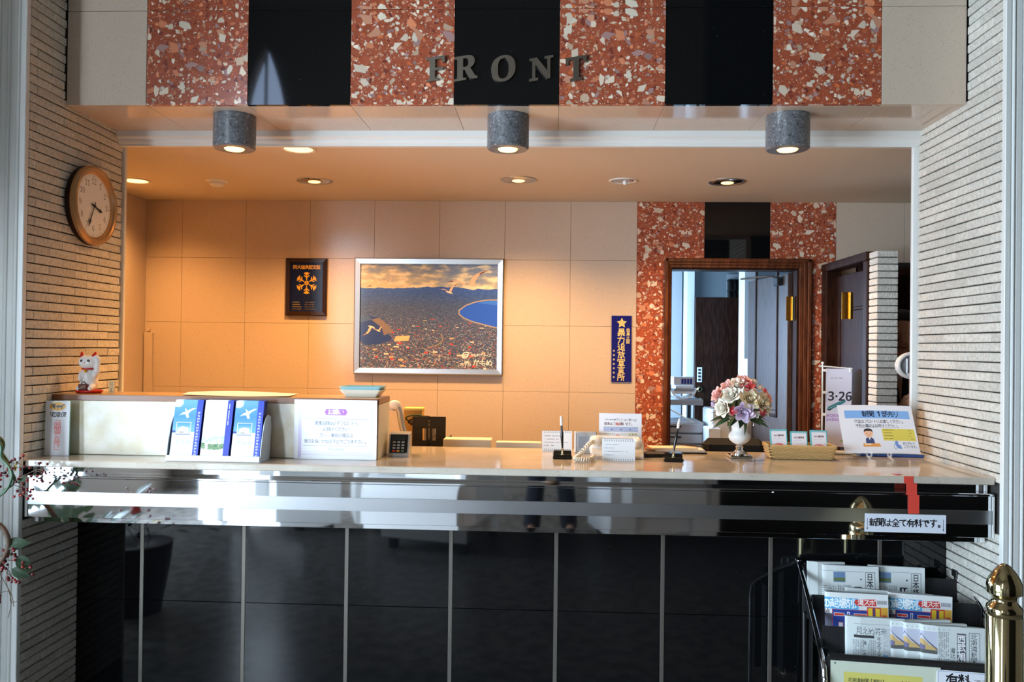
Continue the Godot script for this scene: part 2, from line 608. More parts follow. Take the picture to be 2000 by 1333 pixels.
func make_materials() -> void:
	# stone and masonry
	var bn := noise_tex(0.035, 512, [[0.0, rgb(184, 180, 171)], [0.5, rgb(204, 201, 192)], [1.0, rgb(220, 218, 210)]], 5, 3)
	var bh := noise_tex(0.06, 512, [], 5, 8)
	M.brick = tri_mat(bn, 0.35, 0.85, bh, 0.2)
	M.brick_b = tri_mat(noise_tex(0.04, 512, [[0.0, rgb(174, 170, 160)], [0.5, rgb(196, 193, 184)], [1.0, rgb(212, 209, 201)]], 5, 13), 0.35, 0.85, bh, 0.2)
	M.brick_c = tri_mat(noise_tex(0.03, 512, [[0.0, rgb(190, 185, 174)], [0.5, rgb(210, 206, 196)], [1.0, rgb(226, 223, 215)]], 5, 23), 0.35, 0.85, bh, 0.2)
	M.joint = std(rgb(58, 54, 50), 0.95)
	M.grout = std(rgb(138, 112, 90), 0.9)
	M.red = tex_mat(terrazzo_image(), 0.16, 0.8)
	var cream := speckle_image(512, rgb(198, 180, 162), 0.03, 2600, [rgb(214, 200, 184), rgb(190, 170, 151), rgb(208, 189, 172), rgb(204, 190, 176), rgb(192, 174, 157)], 0.9, 2.4)
	M.cream = tex_mat(cream, 0.18, 0.4)
	M.cream.metallic_specular = 0.32
	M.soffit = tex_mat(cream, 0.1, 0.4)
	M.black = tex_mat(speckle_image(512, rgb(13, 14, 16), 0.25, 26, [rgb(120, 124, 132), rgb(60, 66, 74)], 0.6, 1.3), 0.035, 0.5)
	M.granite = tex_mat(speckle_image(256, rgb(98, 100, 104), 0.16, 1500, [rgb(168, 172, 176), rgb(58, 60, 64), rgb(138, 140, 146)], 0.7, 1.8), 0.3, 0.5)
	M.granite.uv1_scale = Vector3(1.0, 2.0, 1.0)
	M.marble = tex_mat(marble_image(), 0.09, 1.3)
	M.parchment = tri_mat(noise_tex(0.012, 512, [[0.2, rgb(228, 216, 186)], [0.5, rgb(236, 228, 206)], [0.8, rgb(242, 238, 224)]], 4, 31), 0.7, 0.3)
	# metal
	M.steel = std(rgb(206, 208, 212), 0.035, 1.0)
	M.brushed = std(rgb(190, 192, 196), 0.3, 1.0)
	M.chrome = std(rgb(225, 226, 230), 0.06, 1.0)
	M.alu = std(rgb(198, 202, 206), 0.34, 1.0)
	M.brass = std(rgb(200, 188, 148), 0.08, 1.0)
	M.gold = std(rgb(212, 160, 62), 0.28, 1.0)
	M.letter = std(rgb(150, 140, 128), 0.34, 1.0)
	M.strip = std(rgb(122, 116, 108), 0.4, 0.6)
	# painted and plastic
	M.white_trim = std(rgb(222, 224, 222), 0.4)
	M.ceiling = std(rgb(214, 198, 174), 0.75)
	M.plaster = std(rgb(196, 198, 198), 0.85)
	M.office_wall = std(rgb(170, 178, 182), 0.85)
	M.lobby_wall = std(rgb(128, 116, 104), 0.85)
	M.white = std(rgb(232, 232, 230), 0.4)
	M.white_gloss = std(rgb(236, 236, 234), 0.18)
	M.offwhite = std(rgb(228, 222, 206), 0.45)
	M.paper = std(rgb(236, 236, 234), 0.8)
	M.warm_paper = std(rgb(236, 222, 198), 0.8)
	M.dark = std(rgb(26, 25, 26), 0.4)
	M.dark_gloss = std(rgb(14, 14, 16), 0.12)
	M.rubber = std(rgb(22, 22, 22), 0.8)
	M.grey = std(rgb(150, 152, 154), 0.5)
	M.silver = std(rgb(184, 188, 194), 0.35, 0.5)
	M.red_paint = std(rgb(196, 28, 24), 0.35)
	M.blue = std(rgb(24, 60, 150), 0.4)
	M.glass = std(Color(1, 1, 1, 0.12), 0.02)
	M.glass.transparency = BaseMaterial3D.TRANSPARENCY_ALPHA
	M.acrylic = std(Color(0.97, 0.99, 1.0, 0.22), 0.03)
	M.acrylic.transparency = BaseMaterial3D.TRANSPARENCY_ALPHA
	# wood
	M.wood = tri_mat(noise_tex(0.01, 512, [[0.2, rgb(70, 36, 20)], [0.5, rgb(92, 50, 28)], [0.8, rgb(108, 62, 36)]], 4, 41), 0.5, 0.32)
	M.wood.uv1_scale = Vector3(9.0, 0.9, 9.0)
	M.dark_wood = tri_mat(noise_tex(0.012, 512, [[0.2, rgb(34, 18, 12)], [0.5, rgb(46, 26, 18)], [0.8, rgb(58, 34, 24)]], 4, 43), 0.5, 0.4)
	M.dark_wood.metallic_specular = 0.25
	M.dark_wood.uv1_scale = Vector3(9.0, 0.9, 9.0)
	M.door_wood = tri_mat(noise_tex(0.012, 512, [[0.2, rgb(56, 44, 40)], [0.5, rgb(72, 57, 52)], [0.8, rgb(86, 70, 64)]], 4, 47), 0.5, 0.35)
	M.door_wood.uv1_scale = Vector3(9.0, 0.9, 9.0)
	M.brown_edge = std(rgb(132, 86, 62), 0.3)
	M.brown_top = std(rgb(196, 160, 112), 0.22)
	# lobby floor
	M.floor = tri_mat(noise_tex(0.02, 512, [[0.2, rgb(112, 108, 104)], [0.5, rgb(140, 136, 130)], [0.8, rgb(160, 154, 148)]], 5, 51), 1.2, 0.22)
	# lamps
	M.warm_glow = std(rgb(255, 236, 200), 0.5)
	M.warm_glow.emission_enabled = true
	M.warm_glow.emission = Color(1.0, 0.80, 0.50)
	M.warm_glow.emission_energy_multiplier = 3.2
	M.reflector = std(rgb(230, 220, 200), 0.14, 1.0)
	M.bulb_dim = std(rgb(255, 226, 170), 0.4)
	M.bulb_dim.emission_enabled = true
	M.bulb_dim.emission = Color(1.0, 0.84, 0.58)
	M.bulb_dim.emission_energy_multiplier = 2.0

# ------------------------------------------------------------------ the room
func slab(called: String, label: String, category: String, lo: Vector3, hi: Vector3, m: Material, bev := 0.0) -> MeshInstance3D:
	return solo(called, box(hi - lo, bev), m, label, category, (lo + hi) * 0.5, Vector3.ZERO, "", "structure")

func build_room() -> void:
	slab("floor", "grey stone floor of the lobby and the reception", "floor", Vector3(-5.0, -0.1, -5.2), Vector3(5.0, 0.0, 6.6), M.floor)
	slab("ceiling", "warm cream ceiling over the reception desk", "ceiling", Vector3(-2.3, ROOM, -1.99), Vector3(3.5, ROOM + 0.1, -0.405), M.ceiling)
	# left and right ends of the reception behind the brick walls
	slab("wall_west", "cream wall at the left end of the reception", "wall", Vector3(-2.3, 0.0, -1.99), Vector3(-2.132, ROOM, -0.4), M.cream)
	slab("wall_east", "dark wall at the right end of the reception", "wall", Vector3(3.3, 0.0, -1.99), Vector3(3.45, ROOM, -0.3), M.lobby_wall)
	# crown moulding along the inner edge of the soffit
	var st := new_st()
	var prof := [Vector2(-0.425, 2.416), Vector2(-0.398, 2.416), Vector2(-0.398, 2.424), Vector2(-0.392, 2.428), Vector2(-0.388, 2.437), Vector2(-0.388, 2.443), Vector2(-0.382, 2.447), Vector2(-0.375, 2.452), Vector2(-0.375, 2.481), Vector2(-0.425, 2.481)]
	var flip := []
	for p in prof:
		flip.append(Vector2(-p.x, p.y))
	# drawn in the z-y plane and turned so that it runs along x
	add_prism(st, PackedVector2Array(flip), XL - 0.01, XR + 0.01, Transform3D(Basis(Vector3(0, 0, -1), Vector3(0, 1, 0), Vector3(1, 0, 0)), Vector3.ZERO))
	solo("trim_1", st.commit(), M.white_trim, "white stepped crown moulding over the reception opening", "moulding", Vector3.ZERO, Vector3.ZERO, "", "structure")
	# slim white jambs at the back edges of the brick walls
	slab("trim_2", "slim white jamb at the back edge of the left brick wall", "trim", Vector3(XL - 0.02, TOP, -0.449), Vector3(XL + 0.012, 2.418, -0.431), M.white_trim, 0.003)
	slab("trim_3", "slim white jamb at the back edge of the right brick wall", "trim", Vector3(XR - 0.022, TOP, -0.416), Vector3(XR + 0.02, 2.418, -0.398), M.white_trim, 0.003)
	# fluted white pilasters at the front edges of the brick walls
	for s in [-1.0, 1.0]:
		var x0: float = XL if s < 0.0 else XR
		var z0: float = 0.228 if s < 0.0 else 0.246
		var poly := [Vector2(0, 0)]
		poly.append(Vector2(0.0, 0.018))
		var x := 0.0
		for i in 9:
			# a flat fillet and a low round bead, again and again
			poly.append(Vector2(x + 0.002, 0.0205))
			poly.append(Vector2(x + 0.017, 0.0205))
			poly.append(Vector2(x + 0.0185, 0.0175))
			poly.append(Vector2(x + 0.021, 0.0175))
			for k in 5:
				var ba := PI * k / 4.0
				poly.append(Vector2(x + 0.0275 - 0.0055 * cos(ba), 0.0185 + 0.0055 * sin(ba)))
			poly.append(Vector2(x + 0.0345, 0.0175))
			x += 0.036
		poly.append(Vector2(x, 0.0))
		# prism along z, turned upright: polygon y is -z of the world
		var q := PackedVector2Array()
		for v in poly:
			q.append(Vector2(x0 + s * v.x, -(z0 + v.y)))
		var ps := new_st()
		add_prism(ps, q, 0.0, 4.9, Transform3D(Basis(Vector3(1, 0, 0), Vector3(0, 0, -1), Vector3(0, 1, 0)), Vector3.ZERO))
		solo("trim_4" if s < 0.0 else "trim_5", ps.commit(), M.white_trim, "fluted white pilaster in front of the %s brick wall" % ("shaded left" if s < 0.0 else "bright right"), "pilaster", Vector3.ZERO, Vector3.ZERO, "", "structure")

func brick_mesh(l: float, v: int) -> ArrayMesh:
	var key := "brick %.3f %d" % [l, v]
	if not cache.has(key):
		var st := new_st()
		add_box(st, Vector3.ZERO, Vector3(0.022, 0.0302, l - 0.0016), 0.0022)
		cache[key] = st.commit()
	return cache[key]

func lay_bricks(wall: Node3D, s: float, x0: float, y0: float, z_front: float, z_back: float) -> void:
	var mats := [M.brick, M.brick, M.brick_b, M.brick_c]
	var k := 0
	while true:
		var yt := y0 + 0.0345 * 8 - 0.0345 * k
		var yc := yt - 0.0345 * 0.5
		if yc < 0.16:
			break
		k += 1
		if yc > 2.93 or (yc > 0.925 and yc < 1.112):
			continue
		var zb := z_back
		if yc > FASCIA + 0.004:
			zb = 0.002
		elif yc < 0.95:
			zb = -0.13
		var off := (0.092 if k % 2 == 1 else 0.181)
		var cuts := []
		var z := off + 0.171 * 3
		while z > zb:
			if z < z_front:
				cuts.append(z)
			z -= 0.171
		cuts.push_front(z_front)
		cuts.append(zb)
		for i in cuts.size() - 1:
			var l: float = snappedf(cuts[i] - cuts[i + 1], 0.004)
			if l < 0.012:
				continue
			var b := part("brick", brick_mesh(l, 0), mats[rng.randi() % 4], wall)
			b.position = Vector3(x0 - s * (0.011 + rng.randf_range(-0.0008, 0.0012)), yc + rng.randf_range(-0.0006, 0.0006), (cuts[i] + cuts[i + 1]) * 0.5)

func build_side_walls() -> void:
	var wl := structure("wall_left", "side wall of long thin rough stone bricks with the clock, on the shaded left", "wall")
	part("backing", box(Vector3(0.7, 4.9, 0.655)), M.joint, wl, Vector3(XL - 0.009 - 0.35, 2.45, -0.102))
	lay_bricks(wl, 1.0, XL, 2.738, 0.226, -0.43)
	var wr := structure("wall_right", "side wall of long thin rough stone bricks in bright daylight on the right", "wall")
	part("backing", box(Vector3(1.5, 4.9, 0.64)), M.joint, wr, Vector3(XR + 0.009 + 0.75, 2.45, -0.078))
	lay_bricks(wr, -1.0, XR, 2.6955, 0.243, -0.398)

func build_fascia() -> void:
	var w := structure("wall_fascia", "fascia of cream, red terrazzo and black stone tiles over the desk", "wall")
	part("backing", box(Vector3(XR - XL, 2.42, 0.388)), M.grout, w, Vector3((XL + XR) * 0.5, FASCIA + 0.012 + 1.21, -0.212))
	var xs := [XL, -1.2, -0.8, -0.4, 0.0, 0.4, 0.8, 1.2, 1.6, XR]
	var kinds := [M.cream, M.red, M.black, M.red, M.black, M.red, M.black, M.red, M.cream]
	for r in 2:
		var y0: float = FASCIA if r == 0 else 2.8445
		var y1: float = 2.8430 if r == 0 else 3.243
		for i in 9:
			var sz := Vector3(xs[i + 1] - xs[i] - 0.0016, y1 - y0, 0.02)
			part("tile", box(sz, 0.0008, Vector2(0.37 * i + 0.05, 0.21 * i + 0.45 * r)), kinds[i], w, Vector3((xs[i] + xs[i + 1]) * 0.5, (y0 + y1) * 0.5, -0.010))
	var so := structure("trim_6", "polished cream stone soffit under the fascia", "soffit")
	for i in 9:
		var sz := Vector3(xs[i + 1] - xs[i] - 0.0014, 0.012, 0.388)
		part("tile", box(sz, 0.0006, Vector2(0.21 * i, 0.1)), M.soffit, so, Vector3((xs[i] + xs[i + 1]) * 0.5, FASCIA + 0.006, -0.2165))
	# raised letters
	var names := "FRONT"
	var at := [[-0.070, 0.0], [0.045, 0.0], [0.1875, 0.0], [0.3315, 0.0], [0.463, 0.0]]
	var where := ["on the red terrazzo left", "second of the five, on the black tile", "third of the five, on the black tile", "fourth of the five, on the black tile", "on the red terrazzo right"]
	var f := FontVariation.new()
	var sf := SystemFont.new()
	sf.font_names = ["Droid Serif"]
	sf.font_weight = 700
	f.base_font = sf
	f.variation_transform = Transform2D(Vector2(1, 0), Vector2(0.17, 1), Vector2.ZERO)
	f.variation_embolden = 0.35
	var ws := [0.112, 0.124, 0.128, 0.128, 0.118]
	for i in 5:
		var t := TextMesh.new()
		t.text = names[i]
		t.font = f
		t.font_size = 64
		t.pixel_size = 0.0021
		t.depth = 0.012
		t.curve_step = 0.6
		var o := solo("sign_letter", t, M.letter, "dark metal letter %s of the FRONT sign, %s" % [names[i], where[i]], "letter", Vector3.ZERO, Vector3.ZERO, "raised letters on the fascia")
		var bb: AABB = t.get_aabb()
		var k: float = 0.102 / bb.size.y
		o.scale = Vector3(k, k, 1.0)
		o.position = Vector3(at[i][0] - bb.get_center().x * k, 2.612 - bb.get_center().y * k, 0.0065)

func build_counter() -> void:
	var c := thing("reception_counter", "long reception counter base of black granite tiles with a mirror steel apron", "counter")
	part("core", box(Vector3(XR - XL - 0.002, 1.08, 0.235)), M.joint, c, Vector3((XL + XR) * 0.5, 0.54, -0.268))
	# black tiles and the bronze strips between them
	var sx := []
	for i in range(-3, 5):
		sx.append(-0.0045 + 0.416 * i)
	var edges := [XL]
	for x in sx:
		edges.append(x)
	edges.append(XR)
	var rows := [[0.0, 0.119], [0.1205, 0.5195], [0.521, 0.9]]
	for r in rows:
		for i in edges.size() - 1:
			var a: float = edges[i] + (0.008 if i > 0 else 0.0)
			var b: float = edges[i + 1] - (0.008 if i < edges.size() - 2 else 0.0)
			part("tile", box(Vector3(b - a, r[1] - r[0], 0.02), 0.0008, Vector2(0.31 * i, r[0] * 1.7)), M.black, c, Vector3((a + b) * 0.5, (r[0] + r[1]) * 0.5, -0.140))
	for x in sx:
		part("joint_strip", box(Vector3(0.0155, 0.9, 0.02), 0.001), M.strip, c, Vector3(x, 0.45, -0.1395))
	# steel apron: two recessed bands, a ledge, the tall main band with a brushed stripe
	var mid := (XL + XR) * 0.5
	var full := XR - XL
	part("bracket", box(Vector3(full - 0.16, 0.17, 0.3)), M.joint, c, Vector3(mid, 0.99, 0.02))
	part("upper_band", box(Vector3(full - 0.034, 0.029, 0.01), 0.001), M.steel, c, Vector3(mid, 1.0855, 0.172))
	part("ledge", box(Vector3(full - 0.006, 0.0095, 0.05), 0.002), M.steel, c, Vector3(mid, 1.0665, 0.199))
	part("main_band", box(Vector3(full - 0.02, 0.142, 0.012), 0.001), M.steel, c, Vector3(mid, 0.9905, 0.213))
	part("brushed_stripe", box(Vector3(full - 0.02, 0.047, 0.0016), 0.0004), M.brushed, c, Vector3(mid, 0.989, 0.2198))
	part("lower_band", box(Vector3(full - 0.05, 0.025, 0.01), 0.001), M.steel, c, Vector3(mid, 0.906, 0.168))
	for s in [-1.0, 1.0]:
		var ex: float = XL if s < 0.0 else XR
		part("end_cap", box(Vector3(0.009, 0.142, 0.012), 0.001), M.white, c, Vector3(ex - s * 0.006, 0.9905, 0.2135))
		part("end_cap", box(Vector3(0.012, 0.029, 0.012), 0.001), M.white, c, Vector3(ex - s * 0.011, 1.0855, 0.1725))
		part("end_cap", box(Vector3(0.014, 0.025, 0.012), 0.001), M.white, c, Vector3(ex - s * 0.018, 0.906, 0.1685))
	var top := new_st()
	add_box(top, Vector3(mid, TOP - 0.0125, -0.084), Vector3(full - 0.002, 0.025, 0.61), 0.003)
	solo("marble_countertop", top.commit(), M.marble, "polished pale marble top of the long reception counter", "countertop")

func build_back_wall() -> void:
	var w := structure("wall_back", "back wall of warm cream stone tiles with red terrazzo round the doorway", "wall")
	part("backing", box(Vector3(3.19, 2.5, 0.09)), M.grout, w, Vector3(-0.535, 1.25, ZB - 0.066))
	part("backing", box(Vector3(0.8, 0.4, 0.09)), M.joint, w, Vector3(1.46, 2.29, ZB - 0.066))
	part("backing", box(Vector3(1.52, 2.5, 0.09)), M.joint, w, Vector3(2.66, 1.25, ZB - 0.066))
	var xs := [-2.132]
	for j in range(-7, 1):
		xs.append(0.896 + 0.4 * j)
	var ys := [ROOM, 2.087, 1.687, 1.287, 0.887, 0.487]
	for r in ys.size() - 1:
		for i in xs.size() - 1:
			var sz := Vector3(xs[i + 1] - xs[i] - 0.0013, ys[r] - ys[r + 1] - 0.0013, 0.022)
			part("tile", box(sz, 0.0008, Vector2(0.17 * i, 0.23 * r)), M.cream, w, Vector3((xs[i] + xs[i + 1]) * 0.5, (ys[r] + ys[r + 1]) * 0.5, ZB - 0.011))
		for q in ([[0.896, 1.299, M.red], [1.299, 1.689, M.black], [1.689, 2.077, M.red]] if r == 0 else [[0.896, 1.08, M.red], [1.915, 2.077, M.red]]):
			var sz := Vector3(q[1] - q[0] - 0.0008, ys[r] - ys[r + 1] - 0.0008, 0.022)
			part("tile", box(sz, 0.0006, Vector2(0.31 * q[0], 0.4 * r)), q[2], w, Vector3((q[0] + q[1]) * 0.5, (ys[r] + ys[r + 1]) * 0.5, ZB - 0.011))
		for i in 3:
			if r > 0 and i > 0:
				continue
			var sz := Vector3(0.398 if r == 0 else 0.118, ys[r] - ys[r + 1] - 0.0013, 0.022)
			part("tile", box(sz, 0.0008, Vector2(0.7 * i, 0.3)), M.cream, w, Vector3(2.078 + 0.2 + 0.4 * i if r == 0 else 2.137, (ys[r] + ys[r + 1]) * 0.5, ZB - 0.011))
	# main doorway: stepped wooden casing, open door leaf with two mouldings and a brass hinge
	var d := structure("door_1", "wooden doorway in the back wall, its panelled leaf standing open into the office", "door")
	var cas := new_st()
	for s in [-1.0, 1.0]:
		var xo: float = 1.062 if s < 0 else 1.931
		var xi: float = 1.101 if s < 0 else 1.862
		var wdt := absf(xi - xo)
		add_box(cas, Vector3(xo - s * 0.012, 1.052, ZB + 0.014), Vector3(0.024, 2.104, 0.036), 0.006)
		add_box(cas, Vector3(xo - s * (0.024 + (wdt - 0.024) * 0.25), 1.045, ZB + 0.010), Vector3((wdt - 0.024) * 0.5, 2.09, 0.024), 0.004)
		add_box(cas, Vector3(xo - s * (0.024 + (wdt - 0.024) * 0.75), 1.035, ZB + 0.006), Vector3((wdt - 0.024) * 0.5, 2.07, 0.016), 0.004)
	add_box(cas, Vector3(1.4965, 2.091, ZB + 0.014), Vector3(0.868, 0.024, 0.036), 0.006)
	add_box(cas, Vector3(1.4865, 2.072, ZB + 0.010), Vector3(0.80, 0.016, 0.024), 0.004)
	add_box(cas, Vector3(1.4815, 2.056, ZB + 0.006), Vector3(0.77, 0.018, 0.016), 0.004)
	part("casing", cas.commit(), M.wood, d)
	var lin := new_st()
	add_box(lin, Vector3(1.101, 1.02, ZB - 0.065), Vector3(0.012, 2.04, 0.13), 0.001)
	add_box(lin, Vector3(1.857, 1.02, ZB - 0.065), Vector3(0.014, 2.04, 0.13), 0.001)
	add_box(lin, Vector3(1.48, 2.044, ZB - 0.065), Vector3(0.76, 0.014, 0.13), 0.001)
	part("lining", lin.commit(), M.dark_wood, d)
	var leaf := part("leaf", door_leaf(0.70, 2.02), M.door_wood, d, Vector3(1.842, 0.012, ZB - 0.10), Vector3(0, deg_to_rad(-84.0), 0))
	part("panel", panel_ring(0.40, 1.02, 0.022), M.dark_wood, leaf, Vector3(-0.35, 1.12, 0.0185))
	part("panel", panel_ring(0.40, 0.42, 0.022), M.dark_wood, leaf, Vector3(-0.35, 0.2, 0.0185))
	var hinge := part("hinge", box(Vector3(0.044, 0.146, 0.004), 0.001), M.gold, d, Vector3(1.823, 1.81, ZB - 0.05))
	part("barrel", lathe([Vector2(0.0, -0.073), Vector2(0.007, -0.072), Vector2(0.007, 0.072), Vector2(0.0, 0.073)], 12), M.gold, hinge, Vector3(0.014, 0, 0.007))
	for k in 4:
		part("screw", ball(Vector3(0.003, 0.003, 0.0015), 8, 4), M.strip, hinge, Vector3(-0.010 - 0.003 * (k % 2), -0.052 + 0.035 * k, 0.0025))
	var cl := part("door_closer", box(Vector3(0.05, 0.05, 0.09), 0.006), M.dark, d, Vector3(1.805, 1.985, ZB - 0.22))
	part("arm", tube([Vector3(0, 0.025, 0), Vector3(-0.06, 0.034, 0.03), Vector3(-0.13, 0.03, -0.02), Vector3(-0.22, 0.022, -0.08)], 0.006, 8), M.strip, cl)
	# partition to the right: brick pier and a second wooden door frame, lower than the ceiling
	var pr := structure("wall_partition", "narrow brick pier at the end of the low partition, beside the second door", "wall")
	part("backing", box(Vector3(0.094, 2.05, 0.09)), M.joint, pr, Vector3(2.052, 1.025, -1.112))
	var mats := [M.brick, M.brick_b, M.brick_c, M.brick]
	for k in 34:
		part("brick", box(Vector3(0.104, 0.0300, 0.105), 0.003), mats[k % 4], pr, Vector3(2.052 + rng.randf_range(-0.0008, 0.0008), 2.059 - 0.015 - 0.0345 * k, -1.110))
	var d2 := structure("door_2", "dark wooden door frame in the low partition beside the brick pier", "door")
	var fr := new_st()
	add_box(fr, Vector3(2.03, 2.045, -1.515), Vector3(0.09, 0.045, 0.70), 0.004)
	add_box(fr, Vector3(2.035, 1.01, -1.83), Vector3(0.09, 2.03, 0.085), 0.006)
	add_box(fr, Vector3(2.035, 1.01, -1.20), Vector3(0.085, 2.03, 0.06), 0.006)
	part("casing", fr.commit(), M.dark_wood, d2)
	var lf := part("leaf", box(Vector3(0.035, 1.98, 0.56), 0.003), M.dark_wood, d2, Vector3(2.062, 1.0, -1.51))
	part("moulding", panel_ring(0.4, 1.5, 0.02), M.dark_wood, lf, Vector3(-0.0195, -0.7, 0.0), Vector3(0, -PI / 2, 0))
	var h2 := part("hinge", box(Vector3(0.060, 0.145, 0.004), 0.001), M.gold, d2, Vector3(1.966, 1.80, -1.37))
	part("barrel", lathe([Vector2(0.0, -0.072), Vector2(0.009, -0.071), Vector2(0.009, 0.071), Vector2(0.0, 0.072)], 12), M.gold, h2, Vector3(0.014, 0, 0.006))
	for k in 4:
		part("screw", ball(Vector3(0.003, 0.003, 0.0015), 8, 4), M.strip, h2, Vector3(-0.016, -0.052 + 0.035 * k, 0.0025))
	# dark wooden door in the back wall, to the right behind the pier
	var d3 := structure("door_3", "dark wooden door in the back wall behind the brick pier", "door")
	part("leaf", box(Vector3(0.9, 2.02, 0.04), 0.004), M.dark_wood, d3, Vector3(2.66, 1.01, ZB + 0.02))
	part("casing", box(Vector3(1.06, 0.05, 0.05), 0.006), M.dark_wood, d3, Vector3(2.73, 2.03, ZB + 0.035))

func door_leaf(w: float, h: float) -> ArrayMesh:
	var st := new_st()
	add_box(st, Vector3(-w / 2, h / 2, 0), Vector3(w, h, 0.036), 0.003)
	return st.commit()

func panel_ring(w: float, h: float, t: float) -> ArrayMesh:
	var st := new_st()
	for s in [-1.0, 1.0]:
		add_box(st, Vector3(s * (w / 2 - t / 2), h / 2, 0), Vector3(t, h, 0.014), 0.005)
		add_box(st, Vector3(0, h / 2 + s * (h / 2 - t / 2), 0), Vector3(w - 2 * t, t, 0.014), 0.005)
	return st.commit()

# ------------------------------------------------------------------ office behind the doorway, lobby behind the camera
func build_office() -> void:
	var zc := -2.005
	slab("wall_office_back", "pale grey back wall of the office seen through the doorway", "wall", Vector3(0.2, 0, -4.75), Vector3(3.3, 2.6, -4.65), M.office_wall)
	slab("wall_office_right", "grey right wall of the office behind the open door leaf", "wall", Vector3(3.2, 0, -4.7), Vector3(3.3, 2.6, zc), M.office_wall)
	slab("ceiling", "grey ceiling of the office behind the doorway", "ceiling", Vector3(0.2, 2.5, -4.7), Vector3(3.3, 2.6, zc), M.office_wall)
	var wl := structure("wall_office_left", "office wall with the window that lets in blue daylight", "wall")
	part("wall_below", box(Vector3(0.1, 0.95, 2.7)), M.office_wall, wl, Vector3(0.25, 0.475, -3.35))
	part("wall_above", box(Vector3(0.1, 0.45, 2.7)), M.office_wall, wl, Vector3(0.25, 2.275, -3.35))
	part("wall_side", box(Vector3(0.1, 1.1, 0.75)), M.office_wall, wl, Vector3(0.25, 1.5, -2.375))
	part("wall_side", box(Vector3(0.1, 1.1, 0.75)), M.office_wall, wl, Vector3(0.25, 1.5, -4.325))
	var wi := structure("window_2", "office window to the left of the doorway, letting in daylight", "window")
	part("pane", box(Vector3(0.006, 1.1, 1.2)), M.glass, wi, Vector3(0.25, 1.5, -3.35))
	part("sill", box(Vector3(0.16, 0.03, 1.26), 0.004), M.white_trim, wi, Vector3(0.28, 0.955, -3.35))
	# pillar and pier lit by the window
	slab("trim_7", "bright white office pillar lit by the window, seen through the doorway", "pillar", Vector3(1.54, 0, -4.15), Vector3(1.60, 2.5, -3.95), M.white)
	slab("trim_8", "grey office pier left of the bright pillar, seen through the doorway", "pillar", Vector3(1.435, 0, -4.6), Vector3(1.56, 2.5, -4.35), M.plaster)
	# dark inner door
	var d := structure("door_4", "dark brown inner office door with a brass knob and a small white plate", "door")
	part("leaf", box(Vector3(0.52, 2.0, 0.04), 0.003), M.dark_wood, d, Vector3(1.862, 1.0, -3.92))
	part("knob", lathe([Vector2(0.0, 0.0), Vector2(0.012, 0.0), Vector2(0.010, 0.03), Vector2(0.027, 0.045), Vector2(0.027, 0.06), Vector2(0.015, 0.072), Vector2(0.0, 0.074)], 20), M.brass, d, Vector3(1.64, 1.125, -3.90), Vector3(PI / 2, 0, 0))
	part("lock", lathe([Vector2(0.0, 0.0), Vector2(0.022, 0.0), Vector2(0.022, 0.012), Vector2(0.012, 0.02), Vector2(0.0, 0.02)], 20), M.brass, d, Vector3(1.64, 1.222, -3.90), Vector3(PI / 2, 0, 0))
	part("plate", box(Vector3(0.042, 0.125, 0.004), 0.001), M.paper, d, Vector3(1.64, 1.345, -3.897))
	for k in 4:
		part("mark", box(Vector3(0.022, 0.016, 0.002)), M.dark, d, Vector3(1.64, 1.302 + 0.028 * k, -3.8945))
	# tall white locker and the pigeonhole rack
	var lk := thing("locker", "tall narrow white office locker with a dark slot beside the open door leaf", "cabinet", Vector3(1.918, 0, -3.45))
	part("body", box(Vector3(0.05, 2.4, 0.3), 0.004), M.white, lk, Vector3(0.0, 1.2, 0))
	part("door", box(Vector3(0.085, 1.28, 0.02), 0.003), M.white, lk, Vector3(-0.012, 2.13, 0.162))
	part("slot", box(Vector3(0.02, 0.26, 0.012), 0.002), M.dark, lk, Vector3(-0.008, 1.85, 0.170))
	part("latch", ball(Vector3(0.008, 0.008, 0.008)), M.chrome, lk, Vector3(-0.002, 1.77, 0.180))
	var rk := thing("pigeonhole_rack", "small wall rack of pigeonholes with papers between the locker and the door leaf", "rack", Vector3(2.12, 0, -4.60))
	part("back", box(Vector3(0.22, 0.62, 0.02), 0.002), M.plaster, rk, Vector3(0, 1.95, -0.02))
	for i in 6:
		part("shelf", box(Vector3(0.22, 0.012, 0.08), 0.002), M.dark, rk, Vector3(0, 1.70 + 0.10 * i, 0.03))
	for i in 6:
		part("divider", box(Vector3(0.008, 0.5, 0.08), 0.001), M.dark, rk, Vector3(-0.1 + 0.04 * i, 1.95, 0.03))
	solo("notice_sheet", board(0.16, 0.34, 0.004, M.paper, M.paper), null, "white sheets hanging below the pigeonhole rack in the office", "paper", Vector3(2.12, 1.33, -4.64))
	solo("notice_sheet", board(0.16, 0.12, 0.004, M.warm_paper, M.paper), null, "cream sheet hanging below the white sheets in the office", "paper", Vector3(2.12, 1.19, -4.64))
	# desk drawers, paper tray
	var dc := thing("drawer_unit", "blue-grey office drawer unit behind the left side of the doorway", "cabinet", Vector3(1.25, 0, -2.95))
	part("body", box(Vector3(0.44, 1.04, 0.4), 0.004), M.grey, dc, Vector3(0, 0.52, -0.02))
	for k in 6:
		var dr := part("drawer", box(Vector3(0.42, 0.062, 0.02), 0.003), M.silver, dc, Vector3(0, 1.0 - 0.075 * k, 0.19))
		part("handle", box(Vector3(0.12, 0.01, 0.012), 0.003), M.dark, dr, Vector3(0, 0.012, 0.014))
	var sh := thing("office_shelf", "slim grey office shelf on dark legs above the drawer unit", "shelf", Vector3(1.25, 0, -3.05))
	part("board", box(Vector3(0.46, 0.04, 0.4), 0.004), M.grey, sh, Vector3(0, 1.175, 0))
